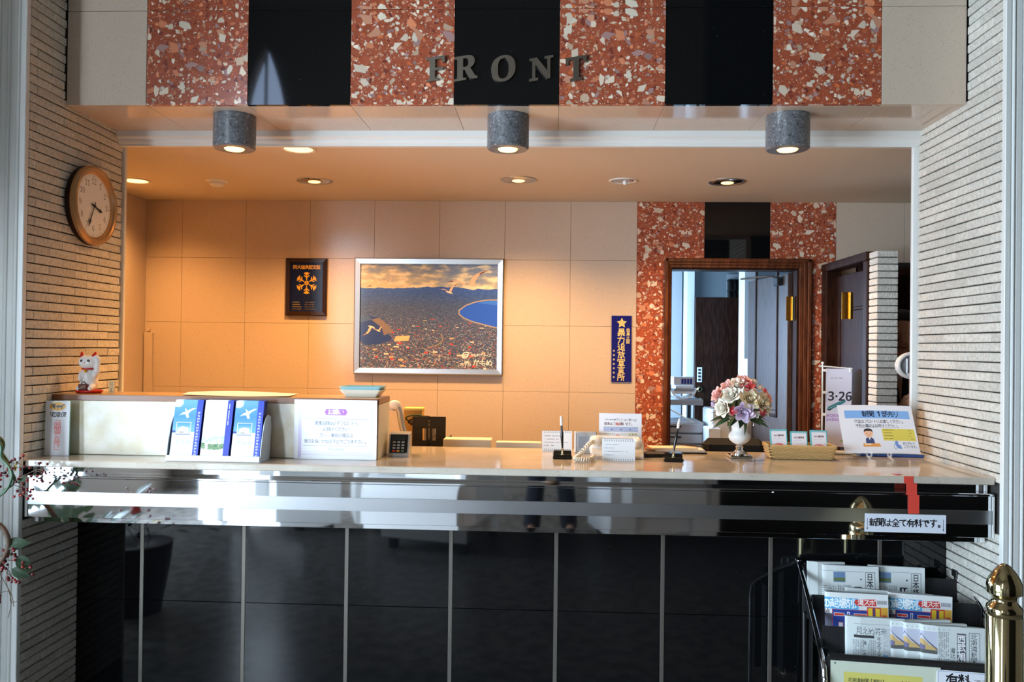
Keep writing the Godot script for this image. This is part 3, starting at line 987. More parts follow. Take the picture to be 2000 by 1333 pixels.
	for s in [-1.0, 1.0]:
		part("leg", box(Vector3(0.03, 1.155, 0.03), 0.003), M.dark, sh, Vector3(0.19 * s, 0.577, -0.17))
	var cord := [Vector3(1.16, 1.15, -2.84), Vector3(1.25, 1.12, -2.82), Vector3(1.36, 1.06, -2.82), Vector3(1.46, 1.02, -2.83)]
	solo("cable", tube(smooth_path(cord), 0.005, 6), M.offwhite, "pale cable hanging from the office shelf", "cable")
	var tr := thing("letter_tray", "curved white letter tray full of envelopes on the office shelf", "tray", Vector3(1.345, 1.195, -2.98))
	var bowl := []
	for k in 13:
		var a := PI + PI * k / 12.0
		bowl.append(Vector2(0.095 * cos(a), 0.085 + 0.08 * sin(a)))
	for k in 13:
		var a := TAU - PI * k / 12.0
		bowl.append(Vector2(0.085 * cos(a), 0.085 + 0.07 * sin(a)))
	part("tray", prism(bowl, -0.1, 0.1), M.white_gloss, tr, Vector3(0, -0.004, 0))
	for k in 3:
		solo("envelope", box(Vector3(0.15 - 0.01 * k, 0.018, 0.17), 0.002), M.white if k != 1 else M.silver, ["white envelope pile in the curved letter tray", "grey envelope pile on top of the white ones in the tray", "topmost white envelopes in the curved letter tray"][k], "envelope", Vector3(1.345 + 0.004 * k, 1.243 + 0.019 * k, -2.98))
	var bx := thing("card_file", "pale blue card file with dark tabs on top of the letter tray", "file box", Vector3(1.345, 1.296, -2.96), 0.1)
	part("body", box(Vector3(0.15, 0.06, 0.1), 0.003), M.white, bx, Vector3(0, 0.03, 0))
	for k in 4:
		part("tab", box(Vector3(0.016, 0.036, 0.004), 0.001), M.blue, bx, Vector3(-0.01 + 0.021 * k, 0.028, 0.052))
	# copier
	var cp := thing("copier", "pale office copier with a raised lid behind the flower vase", "copier", Vector3(1.66, 0, -2.75))
	part("body", box(Vector3(0.34, 0.9, 0.4), 0.012), M.white, cp, Vector3(0.02, 0.45, -0.05))
	part("scanner", box(Vector3(0.22, 0.22, 0.34), 0.01), M.white, cp, Vector3(-0.05, 1.03, -0.06))
	part("paper_feed", lathe([Vector2(0.0, 0.0), Vector2(0.1, 0.0), Vector2(0.11, 0.02), Vector2(0.11, 0.2), Vector2(0.10, 0.22), Vector2(0.0, 0.22)], 28), M.grey, cp, Vector3(0.06, 0.86, 0.06))
	part("lid", box(Vector3(0.15, 0.012, 0.2), 0.004), M.silver, cp, Vector3(-0.03, 1.24, 0.0), Vector3(0, 0, -0.25))
	part("tray", box(Vector3(0.09, 0.18, 0.2), 0.006), M.white, cp, Vector3(-0.155, 0.93, 0.1))
	var st := thing("wooden_stick", "thin pale wooden stick leaning beside the door leaf in the office", "stick", Vector3(1.96, 0, -3.25))
	part("rod", tube([Vector3(0.02, 0.6, 0.05), Vector3(0.0, 1.25, 0), Vector3(-0.02, 1.40, -0.02)], [0.006, 0.006, 0.012], 8), M.offwhite, st)

func build_lobby() -> void:
	slab("ceiling", "high lobby ceiling behind the camera", "ceiling", Vector3(-5, 5.4, 0.0), Vector3(5, 5.5, 6.3), M.lobby_wall)
	slab("wall_front_left", "lobby wall left of the shaded pilaster, brought forward to shade it", "wall", Vector3(-5, 0, 0.05), Vector3(-1.70, 5.4, 0.52), M.white_trim)  # depth extended towards the lobby to shade the left pilaster and fascia end
	slab("added_shade_beam", "beam added out of view above the berry arrangement to shade the left fascia", "wall", Vector3(-3.7, 2.0, 0.5), Vector3(-1.72, 5.4, 1.05), M.white_trim)  # unseen block added to keep daylight off the left end of the fascia
	slab("wall_front_right", "lobby wall right of the bright pilaster", "wall", Vector3(2.235, 0, 0.05), Vector3(5, 5.4, 0.195), M.white_trim)
	slab("wall_front_upper", "lobby wall above the stone fascia", "wall", Vector3(-1.9, 4.85, -0.1), Vector3(2.3, 5.4, 0.195), M.white_trim)
	slab("wall_lobby_right", "right wall of the lobby", "wall", Vector3(4.8, 0, 0.1), Vector3(4.95, 5.4, 6.2), M.lobby_wall)
	slab("wall_lobby_partition", "dark stone partition at the right of the lobby, behind the camera", "wall", Vector3(1.72, 0, 4.1), Vector3(4.8, 5.4, 4.3), M.dark)
	# back wall with the tall pointed window
	var bw := structure("wall_lobby_back", "back wall of the lobby with a tall pointed window, behind the camera", "wall")
	var arch := [Vector2(-3.15, 0.12)]
	for k in 9:
		var a := float(k) / 8.0
		arch.append(Vector2(-3.15 + 0.25 * pow(a, 1.6), 4.1 + 0.9 * a))
	for k in 8:
		var a := 1.0 - float(k + 1) / 8.0
		arch.append(Vector2(-2.65 - 0.25 * pow(a, 1.6), 4.1 + 0.9 * a))
	arch.append(Vector2(-2.65, 0.12))
	var outer := [Vector2(-2.65, 0.0), Vector2(5, 0), Vector2(5, 5.4), Vector2(-5, 5.4), Vector2(-5, 0), Vector2(-3.15, 0)]
	part("wall", prism(outer + arch, 6.1, 6.3), M.lobby_wall, bw)
	var w := structure("window_1", "tall narrow pointed lobby window with a cross of white bars", "window")
	part("pane", prism(arch, 6.19, 6.196), M.glass, w)
	part("bar", box(Vector3(0.03, 4.85, 0.04), 0.004), M.white_trim, w, Vector3(-2.9, 2.5, 6.17))
	for k in 4:
		part("bar", box(Vector3(0.5, 0.03, 0.04), 0.004), M.white_trim, w, Vector3(-2.9, 1.0 + 1.05 * k, 6.165))
	# left wall with the wide window
	var lw := structure("wall_lobby_left", "left wall of the lobby with a wide window", "wall")
	part("wall_below", box(Vector3(0.15, 0.25, 6.1)), M.lobby_wall, lw, Vector3(-3.77, 0.125, 3.15))
	part("wall_above", box(Vector3(0.15, 3.25, 6.1)), M.lobby_wall, lw, Vector3(-3.77, 3.775, 3.15))
	part("wall_side", box(Vector3(0.15, 1.9, 1.6)), M.lobby_wall, lw, Vector3(-3.77, 1.2, 0.9))
	part("wall_side", box(Vector3(0.15, 1.9, 2.1)), M.lobby_wall, lw, Vector3(-3.77, 1.2, 5.15))
	var sw := structure("window_3", "wide low lobby window to the left of the camera", "window")
	part("pane", box(Vector3(0.006, 1.9, 2.4)), M.glass, sw, Vector3(-3.77, 1.2, 2.9))
	for k in 4:
		part("bar", box(Vector3(0.05, 1.9, 0.04), 0.004), M.white_trim, sw, Vector3(-3.75, 1.2, 1.72 + 0.787 * k))
	# white armchairs that the steel apron mirrors
	var a := armchair("white upholstered lobby armchair, left of the two mirrored together in the steel apron")
	a.position = Vector3(-1.85, 0, 3.9)
	a.rotation.y = 0.5
	twin(a, "armchair", "white upholstered lobby armchair, right of the two mirrored together in the steel apron", Vector3(-0.85, 0, 4.35), -0.3)
	twin(a, "armchair", "white upholstered lobby armchair nearest to the photographer", Vector3(-0.45, 0, 3.2), -1.3)
	twin(a, "armchair", "white upholstered lobby armchair in front of the dark partition", Vector3(1.2, 0, 4.0), -0.2)

func armchair(label: String) -> Node3D:
	var t := thing("armchair", label, "armchair", Vector3.ZERO, 0.0, "white lobby armchairs")
	var arc := []
	for k in 11:
		var a := PI * k / 10.0
		arc.append(Vector2(0.1 * cos(a), 0.55 + 0.1 * sin(a)))
	arc.append(Vector2(-0.1, 0.1))
	arc.append(Vector2(0.1, 0.1))
	for s in [-1.0, 1.0]:
		part("arm", prism(arc, -0.36, 0.34), M.white, t, Vector3(0.33 * s, 0, 0))
		for z in [-0.3, 0.28]:
			part("foot", box(Vector3(0.06, 0.1, 0.06), 0.005), M.dark_wood, t, Vector3(0.33 * s, 0.05, z))
	part("seat", box(Vector3(0.46, 0.18, 0.66), 0.05), M.white, t, Vector3(0, 0.36, 0.02))
	part("frame", box(Vector3(0.46, 0.17, 0.62), 0.02), M.white, t, Vector3(0, 0.185, 0.0))
	part("back", box(Vector3(0.7, 0.6, 0.16), 0.06), M.white, t, Vector3(0, 0.62, -0.36))
	return t

# ------------------------------------------------------------------ lamps
func spot(called: String, parent: Node3D, at: Vector3, energy: float, angle: float, c: Color, size := 0.03) -> void:
	var l := SpotLight3D.new()
	l.name = called
	l.light_color = c
	l.light_energy = energy
	l.light_size = size
	l.spot_angle = angle
	l.spot_angle_attenuation = 1.0
	l.spot_range = 8.0
	l.spot_attenuation = 2.0
	l.shadow_enabled = true
	parent.add_child(l)
	l.position = at
	l.rotation.x = -PI / 2

func build_lamps() -> void:
	var warm := Color(1.0, 0.72, 0.42)
	var body := lathe([Vector2(0.0, 0.0), Vector2(0.044, 0.0), Vector2(0.044, -0.006), Vector2(0.078, -0.006), Vector2(0.0835, 0.0), Vector2(0.0835, 0.104), Vector2(0.0825, 0.105), Vector2(0.0825, 0.107), Vector2(0.0835, 0.108), Vector2(0.0835, 0.128), Vector2(0.0, 0.128)], 48)
	var lens := lathe([Vector2(0.0, -0.002), Vector2(0.034, -0.002), Vector2(0.038, 0.001), Vector2(0.04, 0.004), Vector2(0.0, 0.004)], 32)
	var xs := [-0.909, 0.200, 1.300]
	var lab := ["grey granite cylinder spotlight hanging under the left red terrazzo tile", "grey granite cylinder spotlight hanging under the FRONT sign", "grey granite cylinder spotlight hanging under the right red terrazzo tile"]
	for i in 3:
		var t := thing("cylinder_lamp", lab[i], "lamp", Vector3(xs[i], FASCIA - 0.128, -0.155), 0.0, "granite cylinder spotlights")
		part("body", body, M.granite, t)
		part("lens", lens, M.warm_glow, t, Vector3(0, -0.008, 0))
		spot("cylinder_light", t, Vector3(0, -0.02, 0), 0.5, 42.0, Color(1.0, 0.80, 0.55), 0.03)
	# recessed ceiling lights
	var ring := func(r: float) -> ArrayMesh:
		return lathe([Vector2(r - 0.004, 0.0), Vector2(r, -0.004), Vector2(r + 0.010, -0.005), Vector2(r + 0.013, -0.002), Vector2(r + 0.013, 0.0)], 40)
	var cup := func(r: float) -> ArrayMesh:
		return lathe([Vector2(r, -0.001), Vector2(r * 0.93, -0.0004), Vector2(r * 0.85, -0.0002), Vector2(0.0, -0.0002)], 40)
	var big := [[-0.775, -0.57, 0.066, "bright round ceiling light nearest to the left cylinder spotlight", 1.6], [-1.904, -1.299, 0.066, "bright round ceiling light half hidden by the left brick wall", 2.2]]
	for q in big:
		var t := thing("downlight", q[3], "ceiling light", Vector3(q[0], ROOM, q[1]), 0.0, "lit round ceiling lights")
		part("ring", ring.call(q[2]), M.offwhite, t)
		part("diffuser", lathe([Vector2(0.0, -0.0035), Vector2(q[2] * 0.8, -0.003), Vector2(q[2], -0.001), Vector2(q[2], 0.0), Vector2(0.0, 0.0)], 40), M.warm_glow, t)
		spot("downlight_spot", t, Vector3(0, -0.02, 0), q[4], 72.0, warm, 0.05)
	var refl := [[-0.905, -1.283, "mirror-reflector ceiling light above the left part of the poster"], [0.201, -1.24, "mirror-reflector ceiling light behind the middle cylinder spotlight"], [1.302, -1.277, "mirror-reflector ceiling light in front of the doorway"]]
	for i in 3:
		var q = refl[i]
		var t := thing("reflector_light", q[2], "ceiling light", Vector3(q[0], ROOM, q[1]), 0.0, "ceiling lights with mirror reflectors")
		part("ring", ring.call(0.084), M.alu, t)
		part("reflector", lathe([Vector2(0.0, -0.010), Vector2(0.03, -0.009), Vector2(0.06, -0.006), Vector2(0.083, -0.0008), Vector2(0.083, 0.0), Vector2(0.0, 0.0)], 40), M.reflector, t)
		part("bulb", ball(Vector3(0.034, 0.006, 0.030), 16, 8), M.bulb_dim, t, Vector3(0, -0.009, 0.008))
		spot("reflector_spot", t, Vector3(0, -0.035, 0), [3.1, 3.4, 2.3][i], 70.0, [warm, Color(1.0, 0.78, 0.51), Color(1.0, 0.78, 0.51)][i], 0.04)
	var u := thing("unlit_downlight", "small unlit silver ceiling light right of the middle of the ceiling", "ceiling light", Vector3(0.754, ROOM, -1.258))
	part("ring", ring.call(0.062), M.white_trim, u)
	part("reflector", lathe([Vector2(0.0, -0.008), Vector2(0.03, -0.007), Vector2(0.061, -0.0008), Vector2(0.061, 0.0), Vector2(0.0, 0.0)], 36), M.chrome, u)
	part("bulb", ball(Vector3(0.012, 0.012, 0.012)), M.white_gloss, u, Vector3(0.01, -0.012, 0))
	part("chain", tube([Vector3(-0.005, -0.01, 0), Vector3(-0.005, -0.04, 0)], 0.0012, 5), M.chrome, u)
	var s := thing("smoke_detector", "small round white smoke detector on the reception ceiling", "detector", Vector3(-1.447, ROOM, -1.292))
	part("base", lathe([Vector2(0.0, -0.008), Vector2(0.05, -0.008), Vector2(0.058, -0.003), Vector2(0.058, 0.0), Vector2(0.0, 0.0)], 36), M.white, s)
	part("head", lathe([Vector2(0.0, -0.03), Vector2(0.030, -0.030), Vector2(0.040, -0.022), Vector2(0.042, -0.008), Vector2(0.0, -0.008)], 32), M.white, s)

# ------------------------------------------------------------------ print: pictures and lettering on flat surfaces
# Characters are drawn as pen strokes on a 16 by 16 grid; each stroke is a run of x y pairs in hexadecimal.
const GLYPH := {
	"新": "4042 1272 2445 6455 0686 464f 1979 4a1d 4a7d f1a2 a2a88f a6f6 d6df",
	"聞": "000f 0060 6066 0363 0666 90f0 9096 93f3 96f6 f0ff ffdf 48b8 585d a8af 5aaa 5cac 3eba",
	"は": "21182e 65e5 b1bc8f6e5c7abbee",
	"全": "8007 80f7 48c8 3bdb 1fff 888f",
	"て": "03e2 d2a4768a9dce",
	"で": "03d2 c294658a8dbe b5d7 d4f6",
	"有": "04f4 80430b 555f 55d5 d5dfbf 58d8 5bdb",
	"料": "1124 6153 0575 404f 450b 4579 a2c4 a6c8 8cfa d0df",
	"す": "12f2 909876586a8a989b7e5f",
	"。": "3b2d3f5f6d5b3b",
	"、": "2b5e",
	"部": "4042 0272 1425 6455 0686 2a2f 2a7a 7a7f 2e7e a0af a0e0 e0c5 c5f9 f9ea",
	"売": "02f2 8085 35d5 0807 08f8 f8fb 690f a9aefefb",
	"り": "3139 c1c98e5f",
	"代": "4008 252f 64f2 90a9cefefb",
	"金": "8006 80f6 56a6 2aea 868f 4c5e bc9e 1fff",
	"フ": "12e2 e2c93f",
	"ロ": "222e 22e2 e2ee 2ded",
	"ン": "1345 1ed4",
	"ト": "505f 56db",
	"に": "21182e 74d4 7a7cacde",
	"お": "14a4 505d3e1d2b89cadcbe8e c2f5",
	"渡": "0123 0426 0f39 a0a2 52f2 52584f 65f5 8389 c3c9 89c9 6bdb db5f 7bff",
	"し": "404c6fafec",
	"く": "c147cf",
	"だ": "03a3 602f 97e6 8b9ded c0d2 e0f2",
	"さ": "04f3 70ca 2b4ebf",
	"い": "221a4e6b d3f9",
	"不": "02f2 9309 858f 96ea",
	"在": "03f3 700a 373f 68e8 a5ae 5efe",
	"の": "837e3f0b3583c4f9ce9f",
	"場": "0454 303c 0d6a 70e0 7075 e0e5 72e2 75e5 57f7 876c 89f9 f9dfbf b97f d9bf",
	"合": "8007 80f7 57a7 3a3f 3aca cacf 3ece",
	"呼": "0252 020b 525b 0a5a e071 8395 e3c5 68f8 b1be be8f",
	"び": "03632a3ebec7a4 a4f9 c0d2 e0f2",
	"あ": "13d2 606b b44e1f0c3878c8fbdf",
	"が": "04a4 a49d7e 601f c2f8 d0e2 f0f2",
	"と": "3158 c4592b4ede",
	"う": "60a1 25a4d7bc5f",
	"ご": "22c3 1b3ede d0e2 f0f2",
	"ざ": "04d3 70ca 2b4ebf d0e2 f0f2",
	"ま": "02e2 06d6 808c5f3d4b8bdf",
	"暴": "30d0 3035 d0d5 33d3 35d5 17f7 5559 a5a9 0afa 590e a9fe 8a8f 5c2f bcef",
	"力": "04e4 e4dfaf 70651f",
	"追": "9082 828c 82e2 e2e6 86e6 89e9 e9ed 8ded 1133 0636 363b0f 3bff",
	"放": "4042 0383 431f 4777 777e5e b095 a4f4 e48f a5ff",
	"宣": "8082 0205 02f2 f2f5 35c5 47c7 474d c7cd 4aca 4dcd 1fff",
	"言": "7092 03f3 36c6 39c9 3c3f 3ccc cccf 3ece",
	"所": "0171 1474 7478 1878 140f f0a2 a2a88f a6f6 d6df",
	"会": "8006 80f6 46b6 19e9 791e 1ede bafe",
	"員": "40c0 4044 c0c4 44c4 36d6 363c d6dc 38d8 3ada 3cdc 5c1f acef",
	"之": "8083 15d5 d53c 3c0f 3cff",
	"証": "2040 0363 1555 1757 1a1f 1a5a 5a5f 1e5e 71f1 b1be b7f7 878e 6efe",
	"か": "04a4 a49d7e 601f c2f8",
	"も": "606c9fcfea 15c5 0aba",
	"め": "226c b13e1c0947a5e6f9df",
	"願": "0181 010a0f 3373 3378 7378 3575 3878 585e 3a2d 7a8d 90f0 c0b3 a3f3 a3ac f3fc a6f6 a9f9 acfc bc9f ecff",
	"貴": "31d1 3134 d1d4 34d4 8086 06f6 38d8 383d d8dd 3ada 3ddd 5d1f adef",
	"重": "e021 03f3 35d5 353a d5da 37d7 3ada 818f 2cdc 0fff",
	"品": "40c0 4045 c0c5 45c5 0868 080f 686f 0f6f 98f8 989f f8ff 9fff",
	"類": "1122 6152 0373 4047 4316 4376 0979 480e 497f 90f0 c0b3 a3f3 a3ac f3fc a6f6 a9f9 acfc bc9f ecff",
	"必": "554d6fbfdb 160b d6fa 7092 d11e",
	"ず": "12d2 809876586a8a989b7e5f d0e2 f0f2",
	"へ": "0a64fd",
	"預": "0161 6144 2354 0676 765a 464f 4f2f 90f0 c0b3 a3f3 a3ac f3fc a6f6 a9f9 acfc bc9f ecff",
	"け": "21182e 64f4 b1b98f",
	"万": "02f2 725a0f 66d6 d6cf9f",
	"一": "07f7",
	"事": "02f2 34c4 3437 c4c7 37c7 28e8 e8ec 0afa 2cec 808f6f",
	"故": "0373 4047 1878 181f 787f 1e7e b095 a4f4 e48f a5ff",
	"責": "02f2 34c4 06f6 8086 38d8 383d d8dd 3ada 3ddd 5d1f adef",
	"任": "4007 252f e171 68f8 b2be 7ede",
	"を": "03d3 701a 1a68889c e56a4c6fdf",
	"負": "6014 61b1 b195 35d5 353c d5dc 38d8 3ada 3cdc 5c1f acef",
	"ね": "303f 0454 541c 3976a4d5e9ed9f8d9bcdff",
	"了": "12d2 d287 878f5f",
	"承": "31c1 c184 848e6f 57b7 5aba 0545 451d e3b6 95fd",
	"下": "02f2 828f 85c9",
	"宅": "8082 0205 02f2 f2f5 c456 1ad9 757effec",
	"急": "6014 61c1 c1a4 24d4 d4da 37d7 2ada 2c1f 5c6fbfbd 8b9d dcfe",
	"便": "4007 252f 61f1 73e3 737a e3ea 76e6 7aea b1bb5f 7bff",
	"時": "0151 010d 515d 0757 0d5d 72f2 b0b6 66f6 69f9 d6dfaf 8b9d",
	"間": "000f 0060 6066 0363 0666 90f0 9096 93f3 96f6 f0ff ffdf 48b8 484e b8be 4bbb 4ebe",
	"帯": "03f3 3036 8086 d0d6 36d6 080b 08f8 f8fb 3a3e 3aca cace 868f",
	"届": "11e1 e1e5 15e5 110f 38d8 383f d8df 3bdb 3fdf 868f",
	"「": "2ada dadf",
	"」": "2025 25d5",
	"北": "505f 0555 0d59 a0ae aefeed f4a8",
	"海": "0123 0426 0f39 7045 62f2 65e5 655d e5ed 5ded 49f9 a57d",
	"道": "7082 d0c2 53f3 a395 75e5 757d e5ed 78e8 7bcb 7ded 1133 0636 363b0f 3bff",
	"朝": "4044 0272 1474 147a 747a 1777 1a7a 0c8c 4a4f a1a98f a1f1 f1ffdf a5f5 a9f9",
	"刊": "1171 0676 414f a2aa f0ffcf",
	"夕": "6007 52d2 d2a80f 6689",
	"円": "121f 12e2 e2efcf 18e8 8288",
	"【": "c080 808f 8fcf a2a2 919e",
	"】": "3070 707f 7f3f 616e",
	"ス": "22d2 d21f 97fe",
	"ポ": "04d4 707f 480c a8dc e0f0f2e2e0",
	"ー": "18f8",
	"ツ": "1236 6175 e28f",
	"日": "323f 32d2 d2df 38d8 3ede",
	"本": "03f3 808f 830c 83fc 4bcb",
	"経": "4014 1444 6318 0868 484f 2a1e 6a7e 81e1 e177 83f7 79f9 b7be 6efe",
	"済": "0123 0426 0f39 a0a3 53f3 e359 63e8 7a7d5f dadf 7bdb 7ddd",
	"起": "4047 0373 0777 477d 4a8a 270f 1cff a1f1 f1f5 a5f5 a5aaeaf8",
	"爆": "0426 6453 4049 490f 4a7e 80f0 8085 f0f5 82f2 85f5 77f7 9599 d5d9 6af9 baff ba7f bf9f",
	"剤": "4042 0282 1278 7208 1a1c0f 7a7f 1c7c b2ba f0ffcf",
	"西": "02f2 151f 15e5 e5ef 1eee 62684b a2a9d9",
	"見": "30d0 303a d0da 33d3 36d6 3ada 5a3d0f aaaefeeb",
	"え": "6092 35c5 c51f 798a9ffd",
	"ぬ": "226c b13e1c0947a5e6fadebecdff",
	"将": "505f 1134 0b5a 9073 82f1 f187 93b4 69f9 d7dfbf 8b9d",
	"来": "12e2 4456 c4a6 07f7 808f 870e 87fe",
	"武": "1272 05f5 a0b9ffec c1e3 474e 4979 171d 0fad",
	"旭": "30390f 0464 646effea 83e3 838b e3eb 87e7 8beb",
	"川": "211b0f 818e e0ef",
	"月": "313b1f 31d1 d1dfbf 35d5 39d9",
	"防": "010f 0151 5135 3559 592a b0b3 63f3 a38a5f 97e7 e7dfbf",
	"火": "2548 d5b8 80871f 88ff",
	"優": "4007 252f 62f2 75e5 757a e5ea 78e8 5bfb 9b6f 8cec ec6f 8dff",
	"良": "7092 32c2 323e c2c8 35c5 38c8 3e8c 78ff e8ba",
	"認": "2040 0363 1555 1757 1a1f 1a5a 5a5f 1e5e 81e1 e1d7b7 a176 9395 8a7f aabfefed",
	"定": "8082 0205 02f2 f2f5 36c6 868e 8aca 4a0f 3cff",
	"駐": "0160 0109 3139 0464 0676 0979 797f5f 0b0e 2b2d 4b4d b0c2 82f2 c2ce 88f8 7efe",
	"車": "02f2 34c4 343a c4ca 37c7 3aca 0dfd 808f",
	"遠": "a0a4 62f2 54f4 76e6 7679 e6e9 79e9 a97d babe b9fe 1133 0636 363b0f 3bff",
	"慮": "8084 82e2 14f4 140f f4f6 48d8 484b d8db 4bdb 884b 3d2f 6d6fbf 9c9d dcfe",
	"横": "0464 303f 340b 346a 82f2 a0a4 d0d4 64f4 b4b6 76e6 767c e6ec 79e9 7cec 9d6f cdff",
	"前": "4052 b0a2 03f3 151f 1565 656f 1868 1b6b a5ad f5ffdf",
	"マ": "12f2 f28a 599e",
	"シ": "1134 0528 1fe6",
	"ョ": "34d4 d4de 39d9 3ede",
	"ホ": "04f4 808f 480c b8fc",
	"テ": "21d1 06f6 866f",
	"ル": "525a1f b1bdf8",
	"グ": "6016 53d3 d3b83f d0e2 f0f2",
	"プ": "12d2 d2b93f d0f0f2d2d0",
	"こ": "22c3 1b3ede",
	"ん": "801f 1f587a8eaffb",
	"点": "7077 74d4 272d 27d7 d7dc 2cdc 0e0f 5e6f ae9f eeff",
	"温": "0123 0426 0f39 61e1 6167 e1e7 64e4 67e7 595f 59f9 f9ff 8a8f cacf 4fff",
}

class Sheet:
	var im: Image
	var k := 1.0          # texture pixels per unit of the layout

	func _init(w: float, h: float, scale: float, c: Color) -> void:
		k = scale
		im = Image.create(int(w * k), int(h * k), false, Image.FORMAT_RGB8)
		im.fill(c)

	func rect(x: float, y: float, w: float, h: float, c: Color) -> void:
		im.fill_rect(Rect2i(int(round(x * k)), int(round(y * k)), maxi(1, int(round(w * k))), maxi(1, int(round(h * k)))), c)

	func frame(x: float, y: float, w: float, h: float, t: float, c: Color) -> void:
		rect(x, y, w, t, c)
		rect(x, y + h - t, w, t, c)
		rect(x, y, t, h, c)
		rect(x + w - t, y, t, h, c)

	func line(x0: float, y0: float, x1: float, y1: float, w: float, c: Color, alpha := 1.0) -> void:
		var a := Vector2(x0, y0) * k
		var b := Vector2(x1, y1) * k
		var r := maxf(w * k * 0.5, 0.4)
		var lo := (a.min(b) - Vector2.ONE * (r + 1.0)).floor()
		var hi := (a.max(b) + Vector2.ONE * (r + 1.0)).ceil()
		var ab := b - a
		var l2 := maxf(ab.length_squared(), 1e-6)
		for y in range(maxi(int(lo.y), 0), mini(int(hi.y) + 1, im.get_height())):
			for x in range(maxi(int(lo.x), 0), mini(int(hi.x) + 1, im.get_width())):
				var p := Vector2(x + 0.5, y + 0.5)
				var t := clampf((p - a).dot(ab) / l2, 0.0, 1.0)
				var d := (p - a - ab * t).length()
				var cov := clampf(r + 0.5 - d, 0.0, 1.0) * alpha
				if cov > 0.0:
					im.set_pixel(x, y, im.get_pixel(x, y).lerp(c, cov))

	func path(pts: Array, w: float, c: Color) -> void:
		for i in pts.size() - 1:
			line(pts[i].x, pts[i].y, pts[i + 1].x, pts[i + 1].y, w, c)

	func ellipse(cx: float, cy: float, rx: float, ry: float, c: Color) -> void:
		var pts := []
		for i in 40:
			pts.append(Vector2(cx + rx * cos(TAU * i / 40.0), cy + ry * sin(TAU * i / 40.0)))
		poly(pts, c)

	func poly(pts: Array, c: Color) -> void:
		var y0 := 1e9
		var y1 := -1e9
		for p in pts:
			y0 = minf(y0, p.y * k)
			y1 = maxf(y1, p.y * k)
		for y in range(maxi(int(y0), 0), mini(int(y1) + 1, im.get_height())):
			var xs := []
			for i in pts.size():
				var a: Vector2 = pts[i] * k
				var b: Vector2 = pts[(i + 1) % pts.size()] * k
				var yy := y + 0.5
				if (a.y <= yy) != (b.y <= yy):
					xs.append(a.x + (yy - a.y) / (b.y - a.y) * (b.x - a.x))
			xs.sort()
			for i in range(0, xs.size() - 1, 2):
				var xa := maxi(int(round(xs[i])), 0)
				var xb := mini(int(round(xs[i + 1])), im.get_width())
				if xb > xa:
					im.fill_rect(Rect2i(xa, y, xb - xa, 1), c)

	# Japanese and Latin text; s is the size of a character
	func text(t: String, x: float, y: float, s: float, c: Color, weight := 0.08, down := false, squeeze := 1.0, slant := 0.0) -> void:
		var cx := x
		var cy := y
		for ch in t:
			if GLYPH.has(ch):
				for stroke in (GLYPH[ch] as String).split(" "):
					var last := Vector2.ZERO
					for i in range(0, stroke.length() - 1, 2):
						var v := Vector2(stroke[i].hex_to_int(), stroke[i + 1].hex_to_int()) / 15.0
						if down and ch == "ー":
							v = Vector2(v.y, v.x)
						v.x += slant * (1.0 - v.y)
						v = Vector2(v.x * squeeze, v.y) * s * 0.92
						if i > 0:
							line(cx + last.x, cy + last.y, cx + v.x, cy + v.y, weight * s, c)
						last = v
				if down:
					cy += s
				else:
					cx += s * squeeze
			elif ch == " ":
				if down:
					cy += s * 0.5
				else:
					cx += s * 0.5
			else:
				var adv := latin(ch, cx, cy, s, c, weight > 0.09)
				if down:
					cy += s
				else:
					cx += adv

	func latin(t: String, x: float, y: float, s: float, c: Color, bold := false, serif := false) -> float:
		var ts := TextServerManager.get_primary_interface()
		var f := SystemFont.new()
		f.font_names = PackedStringArray(["Droid Serif" if serif else "Droid Sans"])
		f.font_weight = 700 if bold else 400
		var rid: RID = f.get_rids()[0]
		var px := maxi(int(round(s * k * 1.25)), 5)
		var size := Vector2i(px, 0)
		var cx := x * k
		for ch in t:
			var g := ts.font_get_glyph_index(rid, px, ch.unicode_at(0), 0)
			ts.font_render_glyph(rid, size, g)
			var uv := ts.font_get_glyph_uv_rect(rid, size, g)
			var off := ts.font_get_glyph_offset(rid, size, g)
			var ti := ts.font_get_glyph_texture_idx(rid, size, g)
			if ti >= 0 and uv.size.x > 0:
				var src := ts.font_get_texture_image(rid, size, ti)
				for yy in int(uv.size.y):
					for xx in int(uv.size.x):
						var a := src.get_pixel(int(uv.position.x) + xx, int(uv.position.y) + yy).a
						var X := int(cx + off.x) + xx
						var Y := int(y * k + s * k * 0.9 + off.y) + yy
						if a > 0.0 and X >= 0 and Y >= 0 and X < im.get_width() and Y < im.get_height():
							im.set_pixel(X, Y, im.get_pixel(X, Y).lerp(c, a))
			cx += ts.font_get_glyph_advance(rid, px, g).x
		return (cx - x * k) / k

	# a block of body text too small to read in the photograph: thin broken strokes
	func fine(x: float, y: float, w: float, h: float, c: Color, down := false, pitch := 4.0, seed_ := 1) -> void:
		var r := RandomNumberGenerator.new()
		r.seed = seed_
		var n := int((w if down else h) / pitch)
		for i in n:
			var p := 0.0
			var long := (h if down else w) * (r.randf_range(0.55, 1.0) if i == n - 1 else 1.0)
			while p < long - pitch * 0.5:
				var l := pitch * r.randf_range(0.3, 0.7)
				if r.randf() < 0.86:
					if down:
						rect(x + i * pitch, y + p, pitch * 0.52, minf(l, long - p), c)
					else:
						rect(x + p, y + i * pitch, minf(l, long - p), pitch * 0.52, c)
				p += l + pitch * 0.16

func printed(s: Sheet, rough := 0.75) -> StandardMaterial3D:
	var m := std(Color.WHITE, rough)
	m.albedo_texture = ImageTexture.create_from_image(s.im)
	m.texture_repeat = false
	return m

